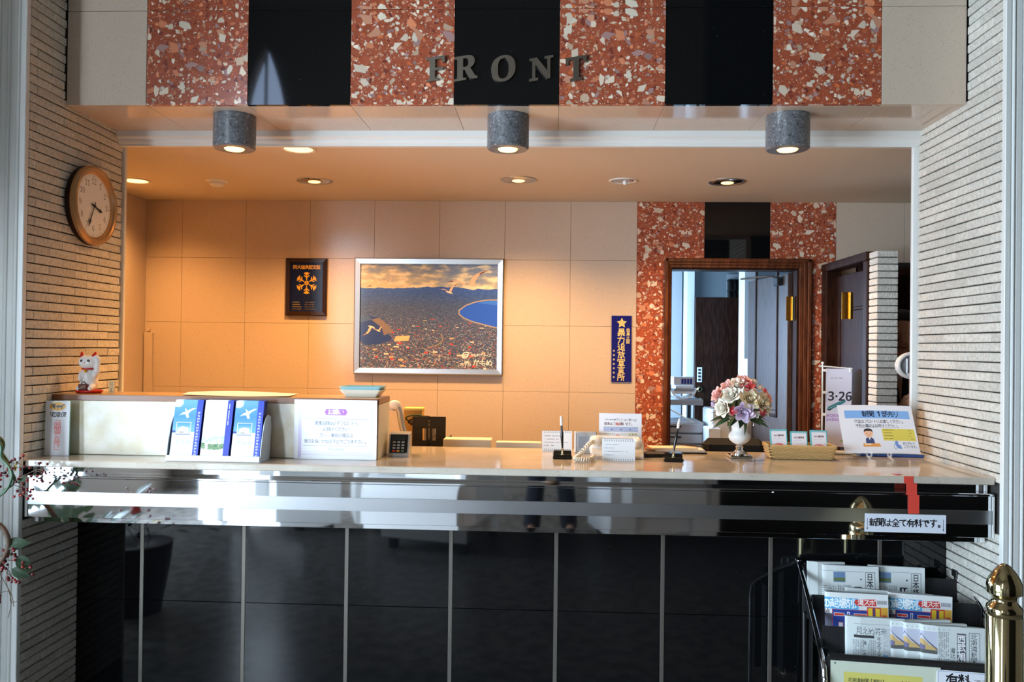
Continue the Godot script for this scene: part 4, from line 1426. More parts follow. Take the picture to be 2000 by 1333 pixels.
# ------------------------------------------------------------------ things on the walls
func gull(s: Sheet, x: float, y: float, k: float, flip := 1.0) -> void:
	var w := rgb(232, 186, 150)
	var d := rgb(126, 74, 58)
	var P := func(a: Array) -> Array:
		return a.map(func(q): return Vector2(x + q[0] * k * flip, y + q[1] * k))
	s.poly(P.call([[-10, 8], [20, -22], [42, -78], [84, -122], [150, -150], [214, -166], [140, -124], [98, -84], [74, -26], [52, 14]]), w)
	s.poly(P.call([[130, -136], [214, -166], [160, -132], [120, -112]]), d)
	s.poly(P.call([[-56, -2], [-14, -8], [40, 2], [74, 20], [94, 34], [62, 40], [6, 30], [-40, 10]]), rgb(244, 214, 184))
	s.poly(P.call([[-30, 0], [-70, -36], [-130, -46], [-206, -38], [-140, -54], [-76, -52], [-10, -12]]), w)
	s.poly(P.call([[-150, -40], [-206, -38], [-150, -54]]), d)

func poster_sheet() -> Sheet:
	var s := Sheet.new(1405, 1080, 0.7, Color.BLACK)
	var n := FastNoiseLite.new()
	n.frequency = 0.006
	n.fractal_octaves = 5
	var W := s.im.get_width()
	var H := s.im.get_height()
	for py in H:
		for px in W:
			var x := px / 0.7
			var y := py / 0.7
			var c: Color
			var ridge := 246.0 + 14.0 * n.get_noise_2d(x * 0.9, 40.0) + 10.0 * sin(x * 0.006)
			if y < ridge:
				var v: float = n.get_noise_2d(x * 0.8, y * 2.2)
				c = rgb(118, 138, 172).lerp(rgb(206, 190, 150), clampf(0.45 + 0.9 * v - (x - 600.0) / 2200.0 + (y - 60.0) / 260.0, 0, 1))
				c = c.lerp(rgb(240, 226, 190), clampf(v * 2.0 - 0.25 + y / 600.0, 0, 1))
			else:
				var t := clampf((y - ridge) / 200.0, 0.0, 1.0)
				c = rgb(36, 82, 168).lerp(rgb(50, 70, 110), t)
				c = c.lightened(0.10 * n.get_noise_2d(x * 3.0, y * 6.0) + 0.02)
			s.im.set_pixel(px, py, c)
	# the town: small roofs that grow towards the foreground
	var r := RandomNumberGenerator.new()
	r.seed = 3
	var pal := [rgb(166, 172, 182), rgb(214, 212, 210), rgb(88, 98, 122), rgb(124, 112, 110), rgb(46, 60, 92), rgb(186, 70, 60), rgb(58, 84, 72), rgb(140, 136, 136), rgb(36, 44, 66), rgb(70, 92, 136)]
	for i in 15000:
		var f := pow(r.randf(), 1.25)
		var y := 352.0 + f * 728.0
		var x := r.randf() * 1405.0
		var k := 3.0 + f * 11.0
		var c: Color = pal[r.randi() % 10].darkened(r.randf() * 0.22)
		s.rect(x, y, k * r.randf_range(0.5, 1.5), k * r.randf_range(0.3, 0.7), c.lerp(rgb(52, 88, 160), clampf(0.62 - f * 1.5, 0, 0.62)))
	for i in 46:
		var f := r.randf()
		s.rect(r.randf() * 1300, 560 + f * 500, 16 + 40 * r.randf(), 6 + 16 * f, [rgb(206, 60, 46), rgb(214, 200, 180), rgb(190, 168, 130), rgb(188, 56, 48)][r.randi() % 4])
	# bay on the right with its pale beach, harbour on the left
	var sea := [Vector2(1405, 372), Vector2(1300, 372), Vector2(1180, 392), Vector2(1080, 430), Vector2(1016, 480), Vector2(1018, 512), Vector2(1060, 546), Vector2(1140, 580), Vector2(1260, 612), Vector2(1405, 646)]
	s.path(sea, 26, rgb(158, 146, 134))
	s.poly(sea, rgb(14, 84, 208))
	s.poly([Vector2(1405, 372), Vector2(1300, 376), Vector2(1190, 398), Vector2(1405, 420)], rgb(40, 112, 222))
	s.poly([Vector2(60, 536), Vector2(226, 560), Vector2(236, 660), Vector2(250, 700), Vector2(330, 752), Vector2(326, 790), Vector2(210, 830), Vector2(70, 842), Vector2(0, 800), Vector2(0, 560)], rgb(16, 48, 116))
	s.poly([Vector2(0, 540), Vector2(90, 540), Vector2(130, 580), Vector2(0, 610)], rgb(62, 84, 124))
	s.poly([Vector2(120, 580), Vector2(200, 556), Vector2(300, 640), Vector2(345, 700), Vector2(250, 740), Vector2(228, 660)], rgb(120, 104, 92))
	s.poly([Vector2(370, 748), Vector2(520, 738), Vector2(500, 792), Vector2(350, 800)], rgb(206, 182, 132))
	s.path([Vector2(830, 720), Vector2(850, 780), Vector2(800, 830), Vector2(700, 860)], 10, rgb(150, 132, 110))
	s.path([Vector2(640, 860), Vector2(780, 930), Vector2(880, 960)], 9, rgb(150, 140, 128))
	gull(s, 1090, 225, 1.0)
	gull(s, 900, 284, 0.5)
	gull(s, 190, 150, -0.62, 1.0)
	gull(s, 300, 172, 0.22)
	gull(s, 130, 660, -0.5)
	gull(s, 190, 690, 0.3)
	# lettering
	var w := rgb(246, 242, 232)
	s.path([Vector2(1050, 930), Vector2(1066, 908), Vector2(1100, 904), Vector2(1118, 910)], 10, w)
	s.path([Vector2(1046, 946), Vector2(1072, 930), Vector2(1112, 922), Vector2(1100, 940), Vector2(1072, 948), Vector2(1050, 954)], 9, w)
	s.path([Vector2(1058, 962), Vector2(1084, 958), Vector2(1104, 944)], 8, w)
	s.text("かもめグループ", 1134, 916, 32, w, 0.13, false, 0.92)
	s.text("ホテル", 1030, 1008, 40, w, 0.13, false, 0.92)
	s.text("かもめ", 1160, 974, 68, w, 0.10, false, 0.95, 0.05)
	return s

func picture_frame(w: float, h: float, t: float, depth: float) -> ArrayMesh:
	# four mitred sides, sloping outwards; origin at the middle, back at z = 0
	var st := new_st()
	for i in 4:
		var hw := (w if i % 2 == 0 else h) * 0.5
		var hh := (h if i % 2 == 0 else w) * 0.5
		var T := Transform3D(Basis(Vector3.BACK, PI / 2 * i), Vector3.ZERO)
		var a := [Vector3(-hw, hh, 0), Vector3(hw, hh, 0)]
		var b := [Vector3(-hw, hh, depth * 0.8), Vector3(hw, hh, depth * 0.8)]
		var e := t * 0.18
		var c := [Vector3(-hw + e, hh - e, depth), Vector3(hw - e, hh - e, depth)]
		var d := [Vector3(-hw + t, hh - t, depth * 0.9), Vector3(hw - t, hh - t, depth * 0.9)]
		var f := [Vector3(-hw + t, hh - t, 0), Vector3(hw - t, hh - t, 0)]
		var rings := [a, b, c, d, f]
		for j in 4:
			quad(st, T * rings[j + 1][0], T * rings[j + 1][1], T * rings[j][1], T * rings[j][0])
	return st.commit()

func build_wall_things() -> void:
	# clock on the left brick wall
	var ck := thing("wall_clock", "round wall clock with a tan rim on the left brick wall", "clock", Vector3(XL + 0.003, 2.110, -0.150), PI / 2)
	var turn := Vector3(PI / 2, 0, 0)
	part("case", lathe([Vector2(0.0, 0.0), Vector2(0.155, 0.0), Vector2(0.160, 0.006), Vector2(0.160, 0.030), Vector2(0.154, 0.036)], 64), M.dark_wood, ck, Vector3.ZERO, turn)
	part("rim", lathe([Vector2(0.160, 0.022), Vector2(0.161, 0.034), Vector2(0.154, 0.044), Vector2(0.146, 0.046), Vector2(0.139, 0.042), Vector2(0.136, 0.034), Vector2(0.131, 0.031), Vector2(0.126, 0.026)], 64), std(rgb(182, 140, 92), 0.25, 0.35), ck, Vector3.ZERO, turn)
	var fs := Sheet.new(260, 260, 2.0, rgb(238, 238, 236))
	for i in 60:
		var a := TAU * i / 60.0
		var r0 := 118.0 if i % 5 else 114.0
		fs.line(130 + sin(a) * r0, 130 - cos(a) * r0, 130 + sin(a) * 122, 130 - cos(a) * 122, 1.2 if i % 5 else 2.4, rgb(90, 86, 80))
	for i in range(1, 13):
		var a := TAU * i / 12.0
		var wide := 8.0 if i < 10 else 16.0
		fs.latin(str(i), 130 + sin(a) * 96 - wide, 130 - cos(a) * 96 - 15, 26, rgb(110, 104, 96), false, true)
	fs.text("ー", 122, 76, 14, rgb(170, 168, 164), 0.08)
	var fst := new_st()
	for i in 48:
		var a0 := TAU * i / 48.0
		var a1 := TAU * (i + 1) / 48.0
		for q in [[0.0, 0.0], [cos(a1), sin(a1)], [cos(a0), sin(a0)]]:
			vert(fst, Vector3(q[0] * 0.130, q[1] * 0.130, 0), Vector3.BACK, Vector2(0.5 + 0.5 * q[0], 0.5 - 0.5 * q[1]))
	part("dial", fst.commit(), printed(fs, 0.6), ck, Vector3(0, 0, 0.027))
	var hand := func(l: float, w: float) -> ArrayMesh:
		return prism([Vector2(-w * 0.5, -0.018), Vector2(w * 0.5, -0.018), Vector2(w * 0.6, l * 0.62), Vector2(w * 1.5, l * 0.74), Vector2(0, l), Vector2(-w * 1.5, l * 0.74), Vector2(-w * 0.6, l * 0.62)], 0.0, 0.0012)
	part("hour_hand", hand.call(0.064, 0.0055), M.dark, ck, Vector3(0, 0, 0.0295), Vector3(0, 0, -TAU * (3.57 / 12.0)))
	part("minute_hand", hand.call(0.098, 0.0042), M.dark, ck, Vector3(0, 0, 0.0312), Vector3(0, 0, -TAU * (34.0 / 60.0)))
	part("hub", lathe([Vector2(0.0, 0.0), Vector2(0.006, 0.0), Vector2(0.005, 0.003), Vector2(0.0, 0.0035)], 16), M.dark, ck, Vector3(0, 0, 0.0325), turn)
	# framed certificate
	var cs := Sheet.new(70, 100, 5.0, rgb(14, 26, 66))
	var au := rgb(214, 164, 58)
	cs.text("防火優良認定証", 7, 6, 8.1, au, 0.13)
	for i in 6:
		var a := TAU * i / 6.0
		var u := Vector2(sin(a), -cos(a))
		var v := Vector2(u.y, -u.x)
		var c0 := Vector2(35, 42)
		cs.path([c0 + u * 7, c0 + u * 21], 2.2, au)
		for q in [[11.0, 5.0], [16.0, 5.0]]:
			for sg in [-1.0, 1.0]:
				cs.path([c0 + u * q[0], c0 + u * (q[0] + 4.0) + v * sg * q[1]], 2.0, au)
		cs.path([c0 + u * 21 + v * 2.2, c0 + u * 18, c0 + u * 21 - v * 2.2], 1.8, au)
	cs.ellipse(35, 42, 4.6, 4.6, au)
	cs.text("火", 31.6, 38.6, 7, rgb(40, 40, 50), 0.1)
	for i in 4:
		cs.fine(6, 80 + 4.6 * i, 24, 2.2, rgb(150, 126, 60), false, 2.2, i)
		cs.fine(32, 80 + 4.6 * i, 22 + 3 * (i % 2), 2.2, rgb(120, 100, 60), false, 2.2, 9 + i)
	var ce := thing("framed_certificate", "small dark blue certificate with a gold emblem in a dark wooden frame", "certificate", Vector3(-1.117, 1.7335, ZB + 0.004))
	part("frame", picture_frame(0.255, 0.352, 0.026, 0.022), std(rgb(42, 24, 14), 0.25), ce, Vector3(0, 0.176, 0))
	part("sheet", board(0.208, 0.305, 0.006, printed(cs, 0.25), M.dark), null, ce, Vector3(0, 0.0235, 0.003))
	# poster
	var po := thing("framed_poster", "large framed poster of a seaside city with gulls, in a silver frame", "poster", Vector3(-0.362, 1.383, ZB + 0.004))
	part("frame", picture_frame(0.912, 0.708, 0.036, 0.03), M.alu, po, Vector3(0, 0.354, 0))
	var pm := printed(poster_sheet(), 0.5)
	pm.clearcoat_enabled = true
	pm.clearcoat = 0.7
	pm.clearcoat_roughness = 0.06
	part("print", board(0.846, 0.642, 0.006, pm, M.dark), null, po, Vector3(0, 0.033, 0.006))
	# blue vertical sign
	var bs := Sheet.new(40, 130, 5.0, rgb(24, 28, 112))
	var gd := rgb(214, 196, 130)
	var star := []
	for i in 10:
		var a := TAU * i / 10.0
		var rr := 10.5 if i % 2 == 0 else 5.2
		star.append(Vector2(20.5 + sin(a) * rr, 14.5 - cos(a) * rr))
	bs.poly(star, gd)
	bs.ellipse(20.5, 14.5, 3.0, 3.0, rgb(180, 150, 80))
	bs.ellipse(20.5, 14.5, 1.6, 1.6, rgb(240, 226, 170))
	bs.text("暴力追放宣言所", 12.6, 26, 14.6, gd, 0.13, true)
	bs.text("会員之証", 29.5, 24.5, 7.6, gd, 0.13, true)
	bs.fine(7.6, 67, 3.2, 58, rgb(170, 160, 140), true, 3.4, 4)
	for i in 7:
		bs.rect(3.2, 67 + 8.6 * i, 3.2, 3.4, rgb(186, 176, 140))
	var bm := printed(bs, 0.2)
	solo("blue_plaque", board(0.120, 0.40, 0.005, bm, M.blue), null, "narrow dark blue wall sign with gold star and gold vertical lettering", "sign", Vector3(0.810, 1.354, ZB + 0.002), Vector3(0, 0, 0.006))
	# cable cover in the left corner
	var cc := thing("cable_cover", "slim vertical cream cable cover in the left corner of the reception", "cable cover", Vector3(-2.10, 0.9, ZB + 0.012))
	part("channel", box(Vector3(0.052, 0.72, 0.022), 0.002, Vector2(0.1, 0.1)), M.cream, cc, Vector3(0, 0.36, 0))
	part("cap", box(Vector3(0.02, 0.02, 0.02), 0.003), M.cream, cc, Vector3(-0.004, 0.735, 0))

# ------------------------------------------------------------------ low cabinet on the counter and what stands on and before it
const CAB := 1.355

func build_cabinet_things() -> void:
	var c := thing("low_cabinet", "long low cabinet with a cream mottled front and brown top on the counter", "cabinet", Vector3(-0.889, TOP, -0.045))
	part("body", box(Vector3(1.249, 0.205, 0.206), 0.002), M.parchment, c, Vector3(0, 0.1035, -0.001))
	part("top", box(Vector3(1.253, 0.0225, 0.212), 0.002), M.brown_top, c, Vector3(0, 0.2177, 0))
	part("edge_band", box(Vector3(1.253, 0.021, 0.003), 0.001), M.brown_edge, c, Vector3(0, 0.2175, 0.1072))
	part("edge_band", box(Vector3(0.003, 0.021, 0.212), 0.001), M.brown_edge, c, Vector3(0.6275, 0.2175, 0))
	part("end_panel", box(Vector3(0.004, 0.205, 0.206), 0.001), M.offwhite, c, Vector3(0.6262, 0.1035, -0.001))
	build_cat()
	var pl := Sheet.new(22, 46, 4.0, rgb(206, 176, 126))
	pl.text("にこん", 4.4, 4, 13, rgb(60, 40, 24), 0.11, true)
	solo("wooden_plaque", board(0.023, 0.047, 0.007, printed(pl), std(rgb(196, 164, 112))), null, "tiny pale wooden plaque with brush writing beside the cat figurine", "plaque", Vector3(-1.331, CAB + 0.0008, -0.03), Vector3(-0.06, 0, 0))
	# big loose sheet, slightly arched
	var st := new_st()
	var nx := 12
	var G := func(i: int, j: int, lift: float) -> Vector3:
		var u := float(i) / nx
		var v := float(j) / 6.0
		var y := 0.0045 * sin(PI * u) * (1.0 - v) + 0.002 * sin(5.0 * u + 2.0 * v) + 0.0026
		return Vector3(-1.075 + 0.44 * u + 0.06 * v - 0.03 * u * v, CAB + maxf(y, 0.0006) + lift, -0.140 + 0.195 * v - 0.03 * u + 0.03 * u * v)
	for i in nx:
		for j in 6:
			quad(st, G.call(i, j + 1, 0.0006), G.call(i + 1, j + 1, 0.0006), G.call(i + 1, j, 0.0006), G.call(i, j, 0.0006))
			quad(st, G.call(i, j, 0.0), G.call(i + 1, j, 0.0), G.call(i + 1, j + 1, 0.0), G.call(i, j + 1, 0.0))
	solo("loose_sheet", st.commit(), M.paper, "large loose sheet of paper lying on the brown cabinet top", "paper")
	# two stacked change trays
	var t := thing("change_tray", "cream plastic change tray on the cabinet top, under the blue one", "tray", Vector3(-0.348, CAB + 0.0006, -0.062))
	part("dish", dish(0.168, 0.112, 0.028), M.offwhite, t)
	var t2 := thing("change_tray", "pale blue plastic change tray stacked on the cream one", "tray", Vector3(-0.348, CAB + 0.0135, -0.062), 0.02)
	part("dish", dish(0.172, 0.116, 0.028), std(rgb(150, 196, 202), 0.35), t2)
	# courier sign
	var cs := Sheet.new(46, 108, 6.0, rgb(226, 228, 234))
	cs.ellipse(23, 11, 15, 8.6, rgb(226, 168, 32))
	var bk := rgb(20, 18, 16)
	cs.poly([Vector2(20, 10), Vector2(24, 8.6), Vector2(30, 9.4), Vector2(36, 5.6), Vector2(36.6, 6.6), Vector2(32, 11), Vector2(31, 16), Vector2(29.6, 16), Vector2(29, 12.6), Vector2(24.6, 12.6), Vector2(23, 16), Vector2(21.6, 16), Vector2(21.6, 12.4), Vector2(18.6, 12), Vector2(18.4, 9.2), Vector2(19.6, 10)], bk)
	cs.poly([Vector2(11, 5), Vector2(13.6, 7), Vector2(17.6, 5.6), Vector2(18.6, 9), Vector2(17.6, 13), Vector2(19, 15.6), Vector2(16.4, 15.4), Vector2(14, 13.4), Vector2(12.6, 10)], bk)
	cs.text("宅急便", 8.6, 22, 10.2, rgb(40, 40, 44), 0.15, false, 1.0, 0.12)
	cs.text("「時間帯お届け」", 17.5, 33.5, 8.6, rgb(222, 120, 116), 0.16, true, 1.5)
	cs.fine(35, 36, 4.2, 60, rgb(60, 60, 66), true, 4.4, 2)
	cs.fine(6, 36, 4.2, 27, rgb(60, 60, 66), true, 4.4, 3)
	solo("courier_sign", board(0.088, 0.205, 0.008, printed(cs, 0.3), std(rgb(150, 200, 190), 0.2)), null, "white upright delivery service sign with a yellow oval cat emblem", "sign", Vector3(-1.466, TOP + 0.0008, 0.104), Vector3(-0.03, 0.10, 0))
	build_brochures()
	# framed notice on the cabinet front
	var ns := Sheet.new(160, 117, 5.0, rgb(244, 244, 248))
	var pu := rgb(196, 176, 224)
	for q in [[8, 0.6], [11, 0.5], [14, 0.4]]:
		ns.frame(q[0], q[0] - 2, 160 - 2 * q[0], 117 - 2 * q[0] + 2, q[1], pu.lightened(0.25))
	for i in 30:
		ns.rect(8.0, 24 + 3 * i, 6.0, 3.2, pu.lightened(0.62 - 0.015 * i))
	ns.poly([Vector2(62, 18), Vector2(100, 18), Vector2(103, 24), Vector2(100, 30), Vector2(62, 30), Vector2(59, 24)], rgb(186, 116, 206))
	ns.text("お願い", 65, 19, 10.4, rgb(250, 246, 252), 0.13)
	ns.rect(18, 37, 124, 0.6, rgb(150, 156, 176))
	var ink := rgb(104, 110, 128)
	ns.text("貴重品類は必ずフロントへ", 40, 42, 8.0, ink, 0.075, false, 0.88)
	ns.text("お預けください", 56, 54, 8.0, ink, 0.075, false, 0.9)
	ns.text("万一、事故の場合は", 50, 66, 8.0, ink, 0.075, false, 0.9)
	ns.text("責任を負いかねますのでご了承下さい。", 20, 78, 8.0, ink, 0.075, false, 0.86)
	ns.rect(18, 90, 124, 0.6, rgb(150, 156, 176))
	ns.text("ホテルかもめ", 66, 95, 5.4, rgb(140, 144, 158), 0.07, false, 0.95)
	solo("notice_board", board(0.312, 0.222, 0.007, printed(ns, 0.35), M.white), null, "white framed request notice with a purple heading on the cabinet front", "notice", Vector3(-0.421, TOP + 0.0008, 0.0645))
	# card terminal
	var tm := thing("card_terminal", "black and silver card terminal with a keypad at the right end of the cabinet", "terminal", Vector3(-0.2055, TOP + 0.0006, -0.085), 0.06)
	var side := [Vector2(0.055, 0.0), Vector2(0.058, 0.012), Vector2(0.010, 0.083), Vector2(-0.052, 0.088), Vector2(-0.058, 0.0)]
	var ts := new_st()
	add_prism(ts, PackedVector2Array(side.map(func(p): return Vector2(-p.x, p.y))), -0.040, 0.040, Transform3D(Basis(Vector3(0, 0, -1), Vector3(0, 1, 0), Vector3(1, 0, 0)), Vector3.ZERO))
	part("body", ts.commit(), M.silver, tm)
	var slope := atan2(0.071, 0.048)
	var face := part("keypad", box(Vector3(0.068, 0.080, 0.004), 0.002), M.dark_gloss, tm, Vector3(0, 0.0495, 0.0360), Vector3(-(PI / 2 - slope), 0, 0))
	part("screen", box(Vector3(0.052, 0.020, 0.002), 0.001), std(rgb(30, 36, 34), 0.1), face, Vector3(0, 0.024, 0.0025))
	for r in 4:
		for k in 3:
			part("key", box(Vector3(0.011, 0.007, 0.003), 0.001), [M.grey, M.grey, M.grey] [k] if r < 3 else [M.red_paint, std(rgb(200, 130, 40)), std(rgb(70, 110, 80))][k], face, Vector3(-0.017 + 0.017 * k, 0.004 - 0.0125 * r, 0.0030))
	# clutter behind it
	var hd := thing("silver_handset", "tall silver bent handset standing behind the card terminal", "handset", Vector3(-0.262, 1.06, -0.50))
	part("stem", tube(smooth_path([Vector3(-0.055, 0.21, 0), Vector3(-0.045, 0.235, 0), Vector3(-0.025, 0.215, 0), Vector3(-0.012, 0.15, 0.0), Vector3(0.006, 0.09, 0.01), Vector3(0.02, 0.0, 0.02), Vector3(0.02, -0.128, 0.02)]), 0.014, 10), M.silver, hd)
	part("head", ball(Vector3(0.028, 0.022, 0.02), 16, 10), M.white_gloss, hd, Vector3(-0.044, 0.233, 0))
	desk_behind()

func dish(w: float, d: float, h: float) -> ArrayMesh:
	var st := new_st()
	var loop := func(ww: float, dd: float, y: float, r: float) -> Array:
		var o := []
		for q in [[1, 1, 0.0], [-1, 1, PI / 2], [-1, -1, PI], [1, -1, PI * 1.5]]:
			for k in 5:
				var a: float = q[2] + PI / 2 * k / 4.0
				o.append(Vector3(q[0] * (ww / 2 - r) + r * cos(a), y, q[1] * (dd / 2 - r) + r * sin(a)))
		return o
	var rings := [loop.call(w * 0.72, d * 0.66, 0.0, 0.008), loop.call(w * 0.97, d * 0.96, h * 0.93, 0.012), loop.call(w, d, h * 0.95, 0.014), loop.call(w, d, h, 0.014), loop.call(w * 0.95, d * 0.93, h, 0.012), loop.call(w * 0.70, d * 0.63, 0.003, 0.007)]
	for j in rings.size() - 1:
		for k in 20:
			var k2 := (k + 1) % 20
			quad(st, rings[j][k2], rings[j][k], rings[j + 1][k], rings[j + 1][k2])
	for j in [0, 5]:
		var cen := Vector3(0, rings[j][0].y, 0)
		for k in 20:
			var k2 := (k + 1) % 20
			if j == 0:
				tri(st, cen, rings[j][k], rings[j][k2])
			else:
				tri(st, cen, rings[j][k2], rings[j][k])
	return st.commit()

func build_cat() -> void:
	var at := Vector3(-1.424, CAB, -0.025)
	solo("red_cushion", lathe([Vector2(0.0, 0.0), Vector2(0.040, 0.0), Vector2(0.047, 0.004), Vector2(0.048, 0.010), Vector2(0.043, 0.013), Vector2(0.0, 0.011)], 40), M.red_paint, "small round red cushion under the cat figurine", "cushion", at + Vector3(0.002, 0.0006, 0.0)).scale = Vector3(1.1, 1.0, 0.85)
	var t := thing("beckoning_cat", "white beckoning cat figurine holding a brown bag on the left cabinet end", "figurine", at + Vector3(0, 0.0115, 0))
	var b := [
		[Vector3(0, 0.030, -0.004), Vector3(0, 0.044, -0.004), 0.033, 0.031], [Vector3(0, 0.06, -0.004), Vector3(0, 0.078, -0.002), 0.026, 0.022],
		[Vector3(-0.010, 0.110, 0.004), Vector3(0.010, 0.110, 0.004), 0.026, 0.026], [Vector3(0, 0.101, 0.014), Vector3(0, 0.101, 0.016), 0.015, 0.013],
		[Vector3(-0.020, 0.012, 0.014), Vector3(-0.022, 0.008, 0.030), 0.013, 0.010], [Vector3(0.022, 0.012, 0.014), Vector3(0.024, 0.008, 0.030), 0.013, 0.010],
		[Vector3(-0.022, 0.064, 0.008), Vector3(-0.018, 0.046, 0.028), 0.012, 0.009],
		[Vector3(0.024, 0.060, 0.002), Vector3(0.036, 0.074, 0.006), 0.011, 0.010], [Vector3(0.036, 0.074, 0.006), Vector3(0.039, 0.118, 0.006), 0.010, 0.011],
		[Vector3(0.039, 0.120, 0.006), Vector3(0.037, 0.128, 0.012), 0.0115, 0.010],
		[Vector3(-0.021, 0.125, 0.0), Vector3(-0.027, 0.145, 0.0), 0.0125, 0.004], [Vector3(0.021, 0.125, 0.0), Vector3(0.027, 0.145, 0.0), 0.0125, 0.004],
	]
	part("body", blob(b, 0.0024, 0.008), M.white_gloss, t)
	for s in [-1.0, 1.0]:
		var ex := -0.0005
		part("ear_patch", blob([[Vector3(ex + s * 0.0225, 0.1295, 0.0035), Vector3(ex + s * 0.027, 0.1462, 0.002), 0.0115, 0.0044]], 0.0016, 0.002), M.red_paint, t)
		part("eye", ball(Vector3(0.0062, 0.0062, 0.003), 12, 8), M.dark_gloss, t, Vector3(s * 0.0135, 0.114, 0.0275))
	part("nose", ball(Vector3(0.0028, 0.002, 0.002), 8, 6), std(rgb(220, 120, 90), 0.4), t, Vector3(0, 0.1075, 0.0305))
	part("mouth", tube([Vector3(-0.007, 0.1005, 0.029), Vector3(0, 0.1025, 0.0305), Vector3(0.007, 0.1005, 0.029)], 0.0007, 5), M.dark, t)
	part("collar", lathe([Vector2(0.0225, 0.0), Vector2(0.0262, 0.001), Vector2(0.0262, 0.006), Vector2(0.0225, 0.007)], 28), M.red_paint, t, Vector3(0, 0.080, 0.001))
	part("bell", ball(Vector3(0.006, 0.006, 0.006), 12, 8), std(rgb(230, 180, 50), 0.25, 0.6), t, Vector3(0.001, 0.0755, 0.0265))
	var bag := part("bag", box(Vector3(0.037, 0.024, 0.012), 0.003), std(rgb(88, 36, 26), 0.4), t, Vector3(-0.002, 0.013, 0.034))
	part("handle", tube(smooth_path([Vector3(-0.008, 0.011, 0), Vector3(-0.006, 0.020, 0), Vector3(0.006, 0.020, 0), Vector3(0.008, 0.011, 0)], 4), 0.0014, 6), std(rgb(88, 36, 26), 0.4), bag)
	part("mark", tube([Vector3(-0.012, -0.006, 0.0065), Vector3(0.0, 0.0, 0.0065), Vector3(0.012, 0.006, 0.0065)], 0.0009, 5), M.warm_paper, bag)

func brochure_sheet(kind: int) -> Sheet:
	var s := Sheet.new(48, 108, 5.0, rgb(244, 246, 248))
	if kind == 0:
		for i in 60:
			s.rect(0, i, 38, 1.2, rgb(66, 140, 208).lerp(rgb(122, 182, 226), absf(i - 30.0) / 40.0))
		s.rect(0, 58, 8, 4, rgb(40, 70, 150))
		s.ellipse(5, 5, 9, 9, rgb(214, 232, 244))
		s.ellipse(5, 5, 5, 5, rgb(246, 250, 252))
		var w := rgb(250, 250, 250)
		s.poly([Vector2(8, 30), Vector2(14, 24), Vector2(19, 22), Vector2(17, 15), Vector2(22, 20), Vector2(32, 15), Vector2(37, 15), Vector2(28, 21), Vector2(24, 26), Vector2(26, 33), Vector2(22, 34), Vector2(19, 27), Vector2(12, 28)], w)
		s.fine(19, 6, 14, 2, w, false, 2.4, 1)
		s.fine(23, 9.5, 14, 2, w, false, 2.4, 2)
		s.fine(8, 35.5, 18, 2, w, false, 2.4, 3)
		s.fine(5, 38.5, 24, 2, w, false, 2.4, 4)
		s.rect(6, 42, 25, 23, w)
		for i in 19:
			s.rect(7, 43 + i, 23, 1.2, rgb(60, 140, 210).lerp(rgb(196, 222, 238), i / 18.0))
		s.poly([Vector2(10, 63), Vector2(10, 53), Vector2(17, 50), Vector2(27, 52), Vector2(27, 63)], rgb(238, 240, 242))
		s.fine(13, 60, 10, 3, rgb(50, 50, 60), false, 3.0, 5)
		s.rect(6, 64, 25, 1.4, rgb(60, 90, 180))
		s.text("かもめ", 8, 75, 9.0, rgb(150, 168, 176), 0.08)
		s.fine(8, 90, 22, 8, rgb(214, 220, 224), false, 4.0, 6)
		s.rect(38, 0, 10, 108, rgb(38, 66, 190))
		for i in 15:
			s.text("か" if i % 3 == 0 else ("も" if i % 3 == 1 else "め"), 40.4, 22 + 5.6 * i, 4.4, w, 0.12)
	else:
		for i in 48:
			s.rect(0, 60 + i, 38, 1.2, rgb(240, 244, 246).lerp(rgb(198, 220, 230), 0.6 - absf(i - 12.0) / 40.0))
		s.fine(14, 30, 13, 3, rgb(160, 166, 172), false, 3.6, 7)
		var r := RandomNumberGenerator.new()
		r.seed = 8
		for i in 150:
			var x := r.randf() * 38.0
			if absf(x - 9.0) < 3.0:
				continue
			s.ellipse(x, 83 + r.randf() * 9 - absf(x - 22) * 0.1, 1.8, 1.6, rgb(70, 120, 74).lerp(rgb(140, 160, 110), r.randf()))
		for i in 60:
			s.ellipse(r.randf() * 38, 68 + r.randf() * 12, 1.2, 0.8, rgb(170, 200, 216))
		s.rect(38, 0, 10, 108, rgb(34, 58, 178))
		s.fine(40.5, 5, 5, 44, rgb(226, 230, 244), true, 3.2, 9)
	return s

